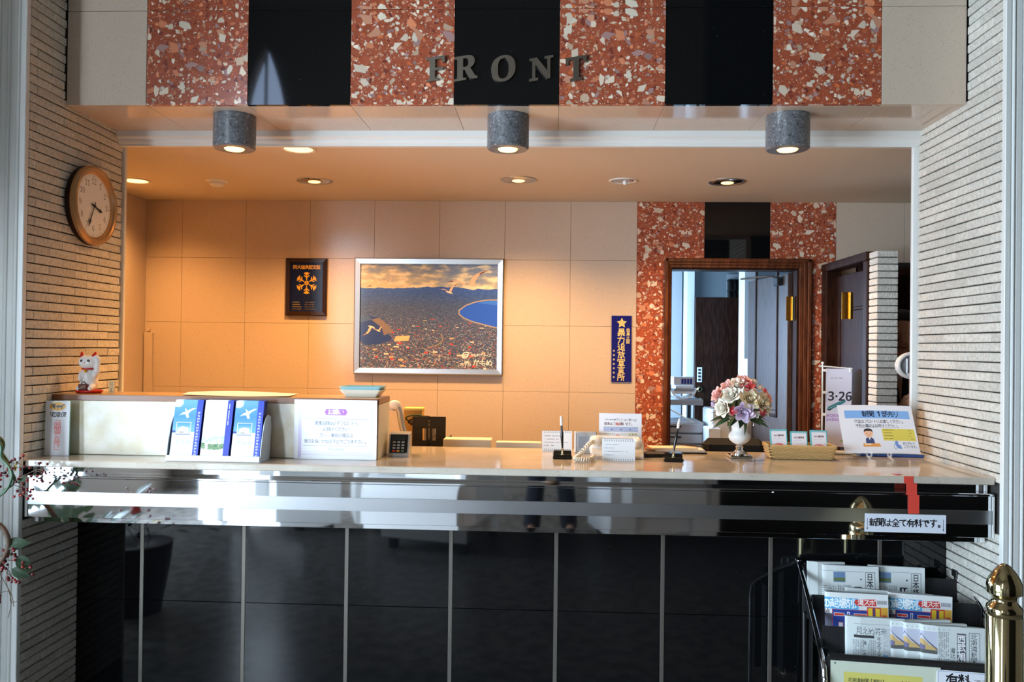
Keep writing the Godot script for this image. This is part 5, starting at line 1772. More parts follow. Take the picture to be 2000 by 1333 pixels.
func build_brochures() -> void:
	var lean := -0.24
	var base := Vector3(-0.836, TOP + 0.0006, 0.146)
	var h := thing("brochure_holder", "white plastic brochure holder with three pockets in front of the cabinet", "holder", base)
	part("base", box(Vector3(0.345, 0.008, 0.105), 0.002), M.white, h, Vector3(0, 0.004, -0.004))
	part("front_lip", box(Vector3(0.345, 0.020, 0.004), 0.001), M.white, h, Vector3(0, 0.012, 0.047))
	part("back", box(Vector3(0.345, 0.14, 0.003), 0.001), M.acrylic, h, Vector3(0, 0.078, -0.066), Vector3(lean, 0, 0))
	var sp := []
	for p in [[-0.050, 0.0], [0.046, 0.0], [0.036, 0.06], [0.010, 0.13], [-0.010, 0.158], [-0.034, 0.166], [-0.062, 0.158], [-0.070, 0.12]]:
		sp.append(Vector2(-p[0], p[1]))
	for s in [-1.0, 1.0]:
		var st := new_st()
		add_prism(st, PackedVector2Array(sp), -0.0015, 0.0015, Transform3D(Basis(Vector3(0, 0, -1), Vector3(0, 1, 0), Vector3(1, 0, 0)), Vector3.ZERO))
		part("side_panel", st.commit(), std(rgb(206, 216, 224), 0.35), h, Vector3(s * 0.173, 0.0, 0))
	var mats := [printed(brochure_sheet(0), 0.35), printed(brochure_sheet(1), 0.35)]
	var deep := std(rgb(22, 36, 120), 0.5)
	var pocket := ["left", "middle", "right"]
	for k in 3:
		var m: Material = mats[1 if k == 1 else 0]
		var mesh := board(0.105, 0.212, 0.008, m, deep)
		for j in 4:
			var lab := ""
			if j == 0:
				lab = ["blue hotel brochure with a white gull, front one in the left pocket", "white hotel brochure with trees and sea in the middle pocket", "blue hotel brochure with a white gull, front one in the right pocket"][k]
			else:
				lab = "blue-edged brochure behind the front one in the %s pocket of the holder" % pocket[k]
			solo("brochure", mesh, null, lab, "brochure", base + Vector3(-0.113 + 0.1135 * k, 0.0105, 0.030 - 0.0094 * j), Vector3(lean, 0, 0), "brochures in the holder")

func desk_behind() -> void:
	var d := thing("work_desk", "brown work desk behind the counter, mostly hidden by it", "desk", Vector3(-0.25, 0, -0.72))
	part("top", box(Vector3(2.1, 0.03, 0.5), 0.004), M.brown_top, d, Vector3(0, 0.915, 0))
	for s in [-1.0, 1.0]:
		part("side", box(Vector3(0.03, 0.90, 0.48), 0.003), M.brown_edge, d, Vector3(1.02 * s, 0.45, 0))
	for k in 2:
		var f := thing("magazine_file", ["left black magazine file with an oval finger hole behind the counter", "right black magazine file with an oval finger hole behind the counter"][k], "file box", Vector3(-0.205 + 0.078 * k, 0.9308, -0.60), 0.0, "black magazine files")
		var w := 0.074
		var st := new_st()
		# front plate in four pieces round the hole
		var hx: float = 0.018 if k == 0 else -0.016
		add_box(st, Vector3(0, 0.0985, 0), Vector3(w, 0.197, 0.004), 0.0008)
		add_box(st, Vector3(0, 0.278, 0), Vector3(w, 0.054, 0.004), 0.0008)
		add_box(st, Vector3((-w / 2 + hx - 0.008) / 2, 0.224, 0), Vector3(hx - 0.008 + w / 2, 0.054, 0.004), 0.0008)
		add_box(st, Vector3((w / 2 + hx + 0.008) / 2, 0.224, 0), Vector3(w / 2 - hx - 0.008, 0.054, 0.004), 0.0008)
		part("front", st.commit(), M.dark, f, Vector3(0, 0, 0.0))
		var sides := new_st()
		for s in [-1.0, 1.0]:
			add_box(sides, Vector3(s * (w / 2 - 0.0015), 0.1, -0.12), Vector3(0.003, 0.20, 0.235), 0.0006)
		add_box(sides, Vector3(0, 0.0025, -0.12), Vector3(w - 0.004, 0.004, 0.235), 0.0006)
		part("shell", sides.commit(), M.dark, f)
	var yb := thing("yellow_box", "small yellow box with a black cable bundle behind the card terminal", "box", Vector3(-0.255, 0.9308, -0.72))
	part("carton", box(Vector3(0.085, 0.325, 0.08), 0.003), std(rgb(214, 160, 70), 0.6), yb, Vector3(0, 0.163, 0))
	part("lid", box(Vector3(0.088, 0.012, 0.083), 0.002), std(rgb(236, 200, 110), 0.6), yb, Vector3(0, 0.33, 0))
	var cb := thing("cable_bundle", "tangled black and green cable bundle in front of the yellow box", "cables", Vector3(-0.222, 1.22, -0.655))
	for k in 5:
		var pts := []
		for i in 14:
			var a := TAU * i / 13.0 + k
			pts.append(Vector3(0.05 * cos(a) + 0.012 * k - 0.01, 0.018 * sin(a * 1.0 + k * 0.7) - 0.01 * k * 0.5, 0.02 * sin(a)))
		part("cable", tube(smooth_path(pts, 3), 0.0036, 6), M.rubber if k % 3 else std(rgb(44, 70, 48), 0.6), cb)
	solo("cable_tray", box(Vector3(0.06, 0.27, 0.05), 0.004), M.grey, "grey upright tray under the tangled cables behind the terminal", "tray", Vector3(-0.205, 1.0665, -0.90))
	solo("paper_stack", box(Vector3(0.21, 0.218, 0.09), 0.002), M.warm_paper, "stack of pale paper behind the counter edge beside the black files", "paper", Vector3(0.02, 1.0398, -0.52))
	solo("paper_stack", box(Vector3(0.20, 0.207, 0.06), 0.002), M.warm_paper, "lower stack of pale paper behind the counter edge, left of the spiral card", "paper", Vector3(0.245, 1.0343, -0.52))
	# back of an office chair
	var ch := thing("office_chair", "black office chair, its low backrest showing behind the flower vase", "chair", Vector3(1.19, 0, -0.63))
	part("backrest", box(Vector3(0.275, 0.36, 0.06), 0.028), M.rubber, ch, Vector3(0, 0.985, 0.07))
	part("seat", box(Vector3(0.40, 0.07, 0.38), 0.03), M.rubber, ch, Vector3(0, 0.62, -0.12))
	part("stem", tube([Vector3(0, 0.07, -0.12), Vector3(0, 0.59, -0.12)], 0.025, 12), M.dark, ch)
	part("spine", tube([Vector3(0, 0.6, 0.02), Vector3(0, 0.85, 0.05)], 0.015, 8), M.dark, ch)
	for k in 5:
		var a := TAU * k / 5.0
		part("leg", tube([Vector3(0, 0.07, -0.12), Vector3(0.26 * cos(a), 0.03, -0.12 + 0.26 * sin(a))], 0.016, 8), M.dark, ch)

# ------------------------------------------------------------------ things on the counter
func spiral_card_sheet(kind: int) -> Sheet:
	var s := Sheet.new(124, 82, 4.0, rgb(236, 238, 240))
	for i in 13:
		for y in [3.0, 74.0]:
			s.path([Vector2(9 + 8.7 * i, y), Vector2(11 + 8.7 * i, y + 4), Vector2(9.5 + 8.7 * i, y + 5.5)], 1.4, rgb(120, 124, 136))
			s.ellipse(12 + 8.7 * i, y + 4.5, 1.0, 1.0, rgb(80, 84, 96))
	var c := rgb(90, 92, 104) if kind == 0 else rgb(130, 150, 176)
	for i in 4:
		s.fine(8 + (3 if i == 2 else 0), 20 + 13 * i, [88, 66, 104, 46][i], 4.5, c, false, 4.5, 20 + i + kind * 7)
	return s

func pen_stand(label: String, at: Vector3, turn: float, lean: float) -> void:
	var t := thing("pen_stand", label, "pen stand", at, turn, "black desk pen stands")
	part("base", box(Vector3(0.074, 0.012, 0.072), 0.003), M.dark_gloss, t, Vector3(0, 0.0065, 0))
	part("plinth", prism([Vector2(-0.036, 0.012), Vector2(0.036, 0.012), Vector2(0.033, 0.030), Vector2(-0.033, 0.030)], -0.034, 0.004), M.dark_gloss, t)
	part("trim_bar", box(Vector3(0.072, 0.003, 0.004), 0.001), M.brass, t, Vector3(0, 0.0145, 0.0065))
	part("socket", lathe([Vector2(0.0, 0.0), Vector2(0.006, 0.0), Vector2(0.0045, 0.006), Vector2(0.003, 0.012), Vector2(0.0055, 0.024), Vector2(0.0, 0.024)], 16), M.brass, t, Vector3(0, 0.014, 0.012))
	var p := thing("desk_pen", ["black desk pen with a white cap in the pen stand beside the left spiral card", "black desk pen with a white cap in the pen stand beside the clipboard"][0 if lean > 0.0 else 1], "pen", at + Vector3(0, 0.0385, 0.012), 0.0, "black desk pens")
	p.rotation.z = lean
	part("barrel", lathe([Vector2(0.0, 0.0), Vector2(0.0035, 0.001), Vector2(0.006, 0.045), Vector2(0.0062, 0.058), Vector2(0.0045, 0.064), Vector2(0.0036, 0.092), Vector2(0.0, 0.093)], 16), M.dark_gloss, p)
	part("cap", lathe([Vector2(0.0, 0.0), Vector2(0.0048, 0.0), Vector2(0.0056, 0.004), Vector2(0.0052, 0.028), Vector2(0.0032, 0.036), Vector2(0.0, 0.038)], 16), M.white_gloss, p, Vector3(0, 0.089, 0))

func build_counter_things() -> void:
	var y := TOP + 0.0006
	# spiral-bound cards
	for k in 2:
		var c := thing("spiral_card", ["white spiral-bound message card standing behind the left pen stand", "white spiral-bound message card leaning against the white telephone"][k], "card", [Vector3(0.411, y, -0.31), Vector3(0.643, y, -0.035)][k], [0.03, -0.01][k], "spiral-bound message cards")
		part("card", board(0.125, 0.0825, 0.0016, printed(spiral_card_sheet(k), 0.6), M.paper), null, c, Vector3.ZERO, Vector3(-0.12, 0, 0))
		part("back_leaf", box(Vector3(0.12, 0.078, 0.0014)), M.paper, c, Vector3(0, 0.0395, -0.0285), Vector3(0.33, 0, 0))
		var coil := new_st()
		for i in 13:
			var pts := []
			for q in 9:
				var a := TAU * q / 8.0
				pts.append(Vector3(-0.0535 + 0.00892 * i, 0.082 + 0.0035 * sin(a), -0.0112 + 0.0042 * cos(a)))
			add_tube(coil, pts, 0.0006, 5, false)
		part("spiral", coil.commit(), M.silver, c)
	pen_stand("black pen stand in front of the left spiral card", Vector3(0.430, y, -0.085), 0.0, 0.055)
	pen_stand("black pen stand in front of the clipboard", Vector3(0.853, y, -0.062), -0.05, -0.17)
	# desk clock
	var dk := thing("digital_clock", "silver digital desk clock between the pen stand and the telephone", "clock", Vector3(0.531, y, -0.262), -0.03)
	part("case", box(Vector3(0.086, 0.086, 0.022), 0.005), M.silver, dk, Vector3(0, 0.0445, 0), Vector3(-0.12, 0, 0))
	part("bezel", box(Vector3(0.066, 0.046, 0.002), 0.001), std(rgb(130, 138, 148), 0.3), dk, Vector3(0.0, 0.0435, 0.0125), Vector3(-0.12, 0, 0))
	var lc := Sheet.new(60, 40, 4.0, rgb(112, 122, 118))
	lc.text("15", 12, 3, 15, rgb(40, 46, 46), 0.12)
	lc.text("34", 33, 3, 15, rgb(40, 46, 46), 0.12)
	lc.fine(8, 26, 44, 8, rgb(62, 70, 68), false, 7.0, 2)
	part("display", board(0.060, 0.040, 0.001, printed(lc, 0.2), M.grey), null, dk, Vector3(0, 0.0238, 0.0115), Vector3(-0.12, 0, 0))
	part("side_rail", box(Vector3(0.008, 0.086, 0.026), 0.003), M.white, dk, Vector3(-0.0455, 0.0445, 0), Vector3(-0.12, 0, 0))
	part("foot", box(Vector3(0.092, 0.006, 0.05), 0.002), M.silver, dk, Vector3(0, 0.003, -0.004))
	# telephone
	var tp := thing("telephone", "white desk telephone with a coiled cord beside the spiral card", "telephone", Vector3(0.645, y, -0.175))
	var tb := new_st()
	var prof := PackedVector2Array([Vector2(-0.092, 0.0), Vector2(-0.096, 0.012), Vector2(-0.080, 0.026), Vector2(0.02, 0.055), Vector2(0.075, 0.060), Vector2(0.085, 0.050), Vector2(0.085, 0.0)])
	add_prism(tb, prof, -0.098, 0.098, Transform3D(Basis(Vector3(0, 0, -1), Vector3(0, 1, 0), Vector3(1, 0, 0)), Vector3.ZERO))
	part("base", tb.commit(), M.white_gloss, tp)
	part("body", blob([[Vector3(-0.085, 0.022, 0.03), Vector3(0.085, 0.022, 0.03), 0.022, 0.022], [Vector3(-0.08, 0.026, -0.04), Vector3(0.08, 0.026, -0.04), 0.026, 0.026], [Vector3(-0.082, 0.014, 0.066), Vector3(0.088, 0.014, 0.066), 0.014, 0.014], [Vector3(-0.078, 0.038, 0.0), Vector3(0.080, 0.038, 0.0), 0.030, 0.030]], 0.005, 0.02), M.white_gloss, tp)
	var hs := part("handset", blob([[Vector3(-0.082, 0.058, 0.035), Vector3(-0.088, 0.062, -0.012), 0.017, 0.018], [Vector3(0.082, 0.054, 0.035), Vector3(0.086, 0.060, -0.012), 0.017, 0.018], [Vector3(-0.07, 0.066, 0.01), Vector3(0.07, 0.064, 0.01), 0.0165, 0.0165]], 0.004, 0.016), M.white_gloss, tp)
	part("seam", tube([Vector3(-0.074, 0.073, 0.0255), Vector3(0, 0.073, 0.0265), Vector3(0.074, 0.071, 0.0255)], 0.0009, 5), M.grey, hs)
	part("key_strip", box(Vector3(0.09, 0.002, 0.04), 0.001), M.grey, tp, Vector3(0.0, 0.0475, 0.052), Vector3(0.25, 0, 0))
	var route := smooth_path([Vector3(-0.098, 0.062, 0.05), Vector3(-0.118, 0.050, 0.085), Vector3(-0.150, 0.022, 0.145), Vector3(-0.168, 0.0115, 0.185), Vector3(-0.150, 0.0112, 0.205), Vector3(-0.118, 0.0112, 0.196), Vector3(-0.102, 0.0112, 0.16), Vector3(-0.096, 0.012, 0.10)], 8)
	var helix := []
	for i in route.size() - 1:
		for q in 5:
			var f := (i + q / 5.0)
			var p: Vector3 = route[i].lerp(route[i + 1], q / 5.0)
			var d: Vector3 = (route[i + 1] - route[i]).normalized()
			var side := d.cross(Vector3.UP).normalized()
			var up := side.cross(d).normalized()
			helix.append(p + (side * cos(f * 3.2) + up * sin(f * 3.2)) * 0.0068)
	part("cord", tube(helix, 0.0030, 6), M.offwhite, tp)
	# parking notice
	var pk := Sheet.new(168, 154, 3.4, rgb(232, 236, 244))
	var ik := rgb(62, 62, 78)
	pk.text("ホテルかもめ横", 24, 22, 6.6, ik, 0.10, false, 0.9)
	pk.text("マンション前への", 66, 20, 11.4, ik, 0.08, false, 0.9)
	pk.text("駐車はご", 22, 36, 11.4, rgb(70, 36, 40), 0.10, false, 0.9)
	pk.text("遠慮", 64, 36, 11.4, rgb(186, 60, 50), 0.11, false, 0.9)
	pk.text("願います。", 85, 36, 11.4, rgb(70, 36, 40), 0.10, false, 0.9)
	pk.rect(18, 54, 136, 17, rgb(172, 188, 222))
	for i in 3:
		pk.rect(48 + 36 * i, 61, 5, 4.5, rgb(70, 74, 92))
	pk.rect(18, 53, 136, 1, rgb(110, 116, 140))
	pk.rect(18, 71, 136, 1, rgb(110, 116, 140))
	pk.rect(112, 78, 40, 9, rgb(226, 228, 190))
	for i in 3:
		pk.ellipse(122 + 11 * i, 82, 2.2, 2.2, rgb(80, 90, 70))
	pk.rect(112, 88, 40, 66, rgb(150, 204, 232))
	pk.text("有料", 66, 82, 8, rgb(200, 110, 60), 0.09)
	pk.rect(18, 80, 44, 1.2, rgb(150, 186, 120))
	pk.rect(86, 80, 24, 1.2, rgb(150, 186, 120))
	solo("parking_notice", board(0.175, 0.160, 0.004, printed(pk, 0.45), M.white), null, "upright white parking notice with a blue table behind the telephone", "notice", Vector3(0.671, y, -0.298), Vector3(-0.05, 0.0, 0))
	# clipboard, papers and a pen
	var cb := thing("clipboard", "dark clipboard with papers at the back edge of the counter", "clipboard", Vector3(0.905, y, -0.335), 0.06)
	part("board", box(Vector3(0.235, 0.005, 0.11), 0.001), M.dark, cb, Vector3(0, 0.003, 0))
	part("clip", box(Vector3(0.06, 0.012, 0.02), 0.004), M.chrome, cb, Vector3(0.09, 0.010, -0.03))
	solo("paper_sheets", box(Vector3(0.20, 0.010, 0.09), 0.001), M.paper, "white sheets on the dark clipboard, lower layer", "paper", Vector3(0.915, y + 0.0112, -0.330), Vector3(0, 0.02, 0))
	solo("paper_sheets", box(Vector3(0.19, 0.006, 0.085), 0.001), M.warm_paper, "pinkish sheets on top of the white sheets on the clipboard", "paper", Vector3(0.892, y + 0.0196, -0.332), Vector3(0, 0.1, 0))
	solo("loose_pen", tube([Vector3(-0.045, 0.004, -0.02), Vector3(0.0, 0.002, 0.005), Vector3(0.045, 0.0, 0.03)], [0.0028, 0.004, 0.0022], 8), std(rgb(70, 40, 26), 0.3), "brown pen lying across the sheets on the clipboard", "pen", Vector3(0.965, y + 0.0275, -0.335))
	solo("dark_pad", box(Vector3(0.10, 0.016, 0.075), 0.002), M.dark, "thick black pad under the clipboard's left end", "pad", Vector3(0.800, y + 0.008, -0.19), Vector3(0, 0.2, 0))
	build_bouquet()
	build_basket()
	build_banner()
	# price notice on a clear easel
	var ns := Sheet.new(168, 114, 4.6, rgb(230, 232, 242))
	ns.rect(13, 13, 146, 19, rgb(130, 178, 236))
	ns.text("新聞", 52, 14.5, 14.5, rgb(30, 40, 66), 0.12, false, 0.95)
	ns.text("1", 85, 14.5, 14.5, rgb(30, 40, 66), 0.12)
	ns.text("部売り", 97, 14.5, 14.5, rgb(30, 40, 66), 0.11, false, 0.9)
	var ink := rgb(70, 74, 92)
	ns.text("代金はフロントにお渡しください。", 33, 35, 8.4, ink, 0.10, false, 0.84)
	ns.text("不在の場合はお呼びください。", 34, 46, 8.4, ink, 0.10, false, 0.84)
	ns.rect(90, 56, 74, 28, rgb(222, 206, 88))
	for i in 4:
		ns.fine(93, 58.5 + 6.6 * i, [30, 30, 24, 25][i], 3.2, rgb(120, 112, 70), false, 3.2, 30 + i)
		ns.fine(150, 58.5 + 6.6 * i, 10, 3.2, rgb(150, 140, 80), false, 3.2, 40 + i)
	# small drawn clerk behind a desk
	ns.ellipse(59, 67, 10, 10.5, rgb(240, 190, 158))
	ns.poly([Vector2(49, 66), Vector2(50, 59), Vector2(55, 56), Vector2(63, 56), Vector2(68, 59), Vector2(69, 66), Vector2(65, 62), Vector2(53, 62)], rgb(50, 40, 40))
	ns.ellipse(55.4, 68, 0.9, 1.2, rgb(40, 30, 30))
	ns.ellipse(62.6, 68, 0.9, 1.2, rgb(40, 30, 30))
	ns.path([Vector2(57, 72.5), Vector2(59, 73.3), Vector2(61, 72.5)], 0.8, rgb(180, 80, 70))
	ns.poly([Vector2(50, 92), Vector2(51, 80), Vector2(56, 77), Vector2(63, 77), Vector2(68, 80), Vector2(70, 92)], rgb(62, 74, 116))
	ns.poly([Vector2(57, 77), Vector2(62, 77), Vector2(59.5, 84)], rgb(240, 240, 244))
	ns.poly([Vector2(44, 91), Vector2(80, 91), Vector2(82, 99), Vector2(43, 99)], rgb(230, 158, 82))
	ns.rect(47, 92, 14, 2.6, rgb(244, 240, 230))
	# small drawn bowing figure and the thanks
	ns.ellipse(118, 88, 4, 3.6, rgb(120, 150, 214))
	ns.poly([Vector2(113, 91), Vector2(119, 90), Vector2(127, 96), Vector2(128, 103), Vector2(119, 102)], rgb(110, 146, 214))
	ns.path([Vector2(112, 92), Vector2(111, 101), Vector2(114, 104), Vector2(116, 100)], 1.2, rgb(140, 160, 200))
	ns.text("ありがとう", 132, 87, 6.0, ink, 0.11, false, 0.9)
	ns.text("ございます。", 133, 94.5, 6.0, ink, 0.11, false, 0.9)
	var pn := thing("price_notice", "laminated newspaper price notice with a blue heading on a clear easel", "notice", Vector3(1.697, y + 0.024, -0.205), 0.03)
	part("sheet", board(0.298, 0.204, 0.0012, printed(ns, 0.16), M.white, 0.006), null, pn, Vector3.ZERO, Vector3(-0.45, 0, 0))
	var ez := thing("clear_easel", "small clear plastic easel holding the newspaper price notice", "easel", Vector3(1.683, y, -0.205))
	for s in [-1.0, 1.0]:
		part("hook", tube(smooth_path([Vector3(0.038 * s, 0.034, 0.022), Vector3(0.038 * s, 0.018, 0.020), Vector3(0.040 * s, 0.012, 0.004), Vector3(0.041 * s, 0.020, -0.02), Vector3(0.041 * s, 0.12, -0.082)], 4), 0.004, 8), M.acrylic, ez)
		part("foot", tube(smooth_path([Vector3(0.041 * s, 0.013, -0.004), Vector3(0.044 * s, 0.004, 0.018), Vector3(0.044 * s, 0.004, 0.028)], 4), 0.004, 8), M.acrylic, ez)
		part("strut", tube([Vector3(0.041 * s, 0.10, -0.07), Vector3(0.036 * s, 0.004, -0.105)], 0.004, 8), M.acrylic, ez)
	var fo := thing("blue_tray", "flat blue plastic tray behind the newspaper price notice", "tray", Vector3(1.775, y, -0.345), -0.04)
	part("sheet", box(Vector3(0.252, 0.003, 0.078), 0.001), std(rgb(40, 92, 176), 0.3), fo, Vector3(0, 0.002, 0))
	part("rim", box(Vector3(0.252, 0.010, 0.004), 0.001), std(rgb(40, 92, 176), 0.3), fo, Vector3(0, 0.006, 0.039))
	# newspaper sign taped to the apron
	var sg := Sheet.new(158, 37, 6.0, rgb(226, 232, 244))
	sg.text("新聞は全て有料です。", 8.5, 10, 16, rgb(16, 16, 20), 0.125, false, 0.92)
	sg.line(4.6, 10, 4.6, 31, 0.8, rgb(30, 30, 40))
	sg.poly([Vector2(3.2, 29), Vector2(6, 29), Vector2(4.6, 33)], rgb(30, 30, 40))
	sg.line(153, 9, 153, 31, 0.8, rgb(30, 30, 40))
	sg.poly([Vector2(151.6, 29), Vector2(154.4, 29), Vector2(153, 33)], rgb(30, 30, 40))
	solo("newspaper_sign", board(0.273, 0.063, 0.0015, printed(sg, 0.4), M.paper), null, "white paper sign with bold black lettering taped to the steel apron", "sign", Vector3(1.606, 0.9325, 0.2212), Vector3(0, 0, -0.004))
	var tape := std(rgb(224, 76, 62), 0.45)
	var tt := thing("red_tape", "strip of red tape running from the counter top down the steel apron", "tape")
	part("piece", prism([Vector2(1.588, -0.196), Vector2(1.608, -0.190), Vector2(1.606, -0.176), Vector2(1.578, -0.170)], 0.0, 0.0006), tape, tt, Vector3(0, TOP + 0.0008, 0), Vector3(-PI / 2, 0, 0))
	part("piece", box(Vector3(0.032, 0.024, 0.0008)), tape, tt, Vector3(1.616, 1.1145, 0.2218))
	part("piece", box(Vector3(0.036, 0.040, 0.0008)), tape, tt, Vector3(1.625, 1.083, 0.2245), Vector3(-0.04, 0, 0))
	part("piece", box(Vector3(0.037, 0.066, 0.0008)), tape, tt, Vector3(1.634, 1.031, 0.2216))

func petal(st: SurfaceTool, T: Transform3D, w: float, h: float, curl: float) -> void:
	# a cupped petal standing on the origin, leaning outwards along +z
	var nu := 5
	var nv := 5
	var G := func(i: int, j: int) -> Vector3:
		var u := float(i) / nu * 2.0 - 1.0
		var v := float(j) / nv
		var ww := w * (0.42 + 0.78 * sin(PI * 0.5 * minf(v * 1.5, 1.0))) * (1.0 - 0.22 * pow(maxf(v - 0.6, 0.0) / 0.4, 2.0))
		var x := u * ww * 0.5
		var z := -pow(u, 2.0) * w * 0.36 + curl * 0.62 * pow(v, 3.0) * h
		return T * Vector3(x, v * h * (1.0 - 0.24 * u * u), z)
	for i in nu:
		for j in nv:
			var a: Vector3 = G.call(i, j)
			var b: Vector3 = G.call(i + 1, j)
			var c: Vector3 = G.call(i + 1, j + 1)
			var d: Vector3 = G.call(i, j + 1)
			quad(st, a, b, c, d)

func rose_mesh(kind: int) -> ArrayMesh:
	var st := new_st()
	st.set_smooth_group(0)
	add_ball(st, Vector3(0, 0.012, 0), Vector3(0.010, 0.014, 0.010), 10, 6)
	var rows := [[3, 0.006, 0.016, 0.026, 0.1], [4, 0.010, 0.020, 0.028, 0.3], [5, 0.014, 0.025, 0.028, 0.55], [6, 0.018, 0.028, 0.026, 0.95]]
	if kind == 1:
		rows = [[3, 0.005, 0.015, 0.024, 0.05], [4, 0.009, 0.018, 0.026, 0.15], [4, 0.012, 0.021, 0.026, 0.3]]
	for r in rows.size():
		var q = rows[r]
		for k in q[0]:
			var a: float = TAU * k / q[0] + r * 0.7
			var B := Basis(Vector3.UP, a)
			petal(st, Transform3D(B * Basis(Vector3.RIGHT, 0.10 + 0.06 * r), B * Vector3(0, 0.002 * (3 - r), q[1])), q[2], q[3], q[4])
	st.generate_normals()
	return st.commit()

func leaf_mesh(l: float, w: float, bend: float) -> ArrayMesh:
	var st := new_st()
	var n := 6
	var G := func(i: int, s: float) -> Vector3:
		var v := float(i) / n
		var ww := w * 0.5 * sin(PI * pow(v, 0.8)) + 0.0004
		return Vector3(s * ww, 0.12 * ww * absf(s) - bend * v * v * l, v * l)
	for i in n:
		for s in [-1.0, 1.0]:
			var a: Vector3 = G.call(i, 0.0)
			var b: Vector3 = G.call(i, s)
			var c: Vector3 = G.call(i + 1, s)
			var d: Vector3 = G.call(i + 1, 0.0)
			if s > 0.0:
				quad(st, b, a, d, c)
			else:
				quad(st, a, b, c, d)
	return st.commit()

func build_bouquet() -> void:
	var base := Vector3(1.136, TOP + 0.0006, -0.205)
	var v := thing("flower_vase", "white ribbed flower vase on a square chrome foot on the counter", "vase", base)
	part("foot", box(Vector3(0.088, 0.010, 0.088), 0.003), M.chrome, v, Vector3(0, 0.0055, 0))
	part("stem", lathe([Vector2(0.0, 0.010), Vector2(0.034, 0.010), Vector2(0.033, 0.016), Vector2(0.024, 0.022), Vector2(0.016, 0.028), Vector2(0.013, 0.036), Vector2(0.016, 0.043), Vector2(0.012, 0.048), Vector2(0.013, 0.054), Vector2(0.0, 0.056)], 32), M.chrome, v)
	var st := new_st()
	add_lathe(st, [Vector2(0.0, 0.053), Vector2(0.016, 0.053), Vector2(0.028, 0.060), Vector2(0.038, 0.070), Vector2(0.042, 0.082), Vector2(0.040, 0.093), Vector2(0.032, 0.102), Vector2(0.029, 0.110), Vector2(0.031, 0.122), Vector2(0.038, 0.138), Vector2(0.050, 0.152), Vector2(0.060, 0.160), Vector2(0.056, 0.160), Vector2(0.046, 0.152), Vector2(0.032, 0.136), Vector2(0.0, 0.130)], 96, Transform3D.IDENTITY, 0.035, 24, 60.0)
	part("bowl", st.commit(), M.white_gloss, v)
	part("drop", tube([Vector3(0.052, 0.142, 0.01), Vector3(0.053, 0.132, 0.012), Vector3(0.053, 0.128, 0.012)], [0.0015, 0.002, 0.005], 8), M.chrome, v)
	# greenery: one thing whose leaves are its parts
	var green := [std(rgb(44, 72, 44), 0.6), std(rgb(62, 92, 58), 0.6), std(rgb(96, 120, 92), 0.6), std(rgb(30, 52, 36), 0.6)]
	for g in green:
		g.backlight_enabled = true
		g.backlight = Color(0.1, 0.16, 0.06)
	var f := thing("bouquet_greenery", "dark green leaves between and below the roses in the vase", "foliage", base + Vector3(0, 0.150, 0))
	var lm := [leaf_mesh(0.075, 0.026, 0.35), leaf_mesh(0.060, 0.030, 0.2), leaf_mesh(0.085, 0.016, 0.5)]
	for i in 54:
		var a := TAU * i / 54.0 * 5.0 + 0.3
		var e := rng.randf_range(-0.15, 1.15)
		if i < 22:
			e = rng.randf_range(-0.25, 0.15)
		var l := part("leaf", lm[i % 3], green[rng.randi() % 4], f)
		var d := Vector3(cos(a) * cos(e), sin(e), sin(a) * cos(e))
		l.transform = Transform3D(Basis.looking_at(-d, Vector3.UP) * Basis(Vector3.BACK, rng.randf_range(-0.6, 0.6)), Vector3(0, 0.012, 0) + d * 0.042)
	for i in 10:
		var a := TAU * i / 10.0 + 0.2
		var e := rng.randf_range(-0.1, 0.9)
		var d := Vector3(cos(a) * cos(e), sin(e), sin(a) * cos(e))
		part("sprig", tube([Vector3(0, 0.02, 0) + d * 0.05, Vector3(0, 0.02, 0) + d * 0.12, Vector3(0, 0.016, 0) + d * 0.145], [0.0016, 0.0012, 0.0006], 5), green[3], f)
	# the roses
	var cols := {"white": std(rgb(236, 230, 216), 0.6), "ivory": std(rgb(230, 216, 184), 0.6), "coral": std(rgb(222, 92, 102), 0.6), "pale pink": std(rgb(236, 190, 184), 0.6), "lilac": std(rgb(214, 196, 220), 0.6)}
	for c in cols.values():
		c.subsurf_scatter_enabled = true
		c.subsurf_scatter_strength = 0.12
	var big := rose_mesh(0)
	var small := rose_mesh(1)
	var C := base + Vector3(0, 0.168, 0)
	var spots := [
		["white", -0.086, 0.032, 1.0, "low on the left side"], ["white", -0.054, 0.088, 1.02, "left of the middle"], ["ivory", 0.020, 0.074, 1.18, "wide open in the middle"], ["lilac", -0.004, 0.020, 1.12, "low in the middle"],
		["coral", -0.048, 0.024, 0.82, "low on the left, beside the lilac one"], ["coral", 0.012, 0.122, 0.85, "near the top"], ["white", -0.026, 0.128, 1.0, "at the top left"], ["pale pink", 0.000, 0.145, 0.9, "at the very top"],
		["pale pink", -0.062, 0.122, 0.85, "at the upper left edge"], ["pale pink", -0.100, 0.086, 0.9, "at the left edge"], ["ivory", 0.068, 0.062, 1.1, "right of the middle"], ["white", 0.094, 0.040, 1.0, "low on the right side"],
		["coral", 0.070, 0.018, 0.8, "low on the right"], ["pale pink", 0.108, 0.072, 0.9, "at the right edge"], ["white", 0.046, 0.138, 0.7, "small one at the upper right"], ["white", 0.066, 0.116, 0.7, "small one right of the top"],
		["coral", 0.088, 0.102, 0.6, "small one at the upper right edge"], ["white", 0.040, 0.012, 0.8, "low beside the coral one on the right"], ["lilac", -0.110, 0.044, 0.7, "small one at the left edge"],
	]
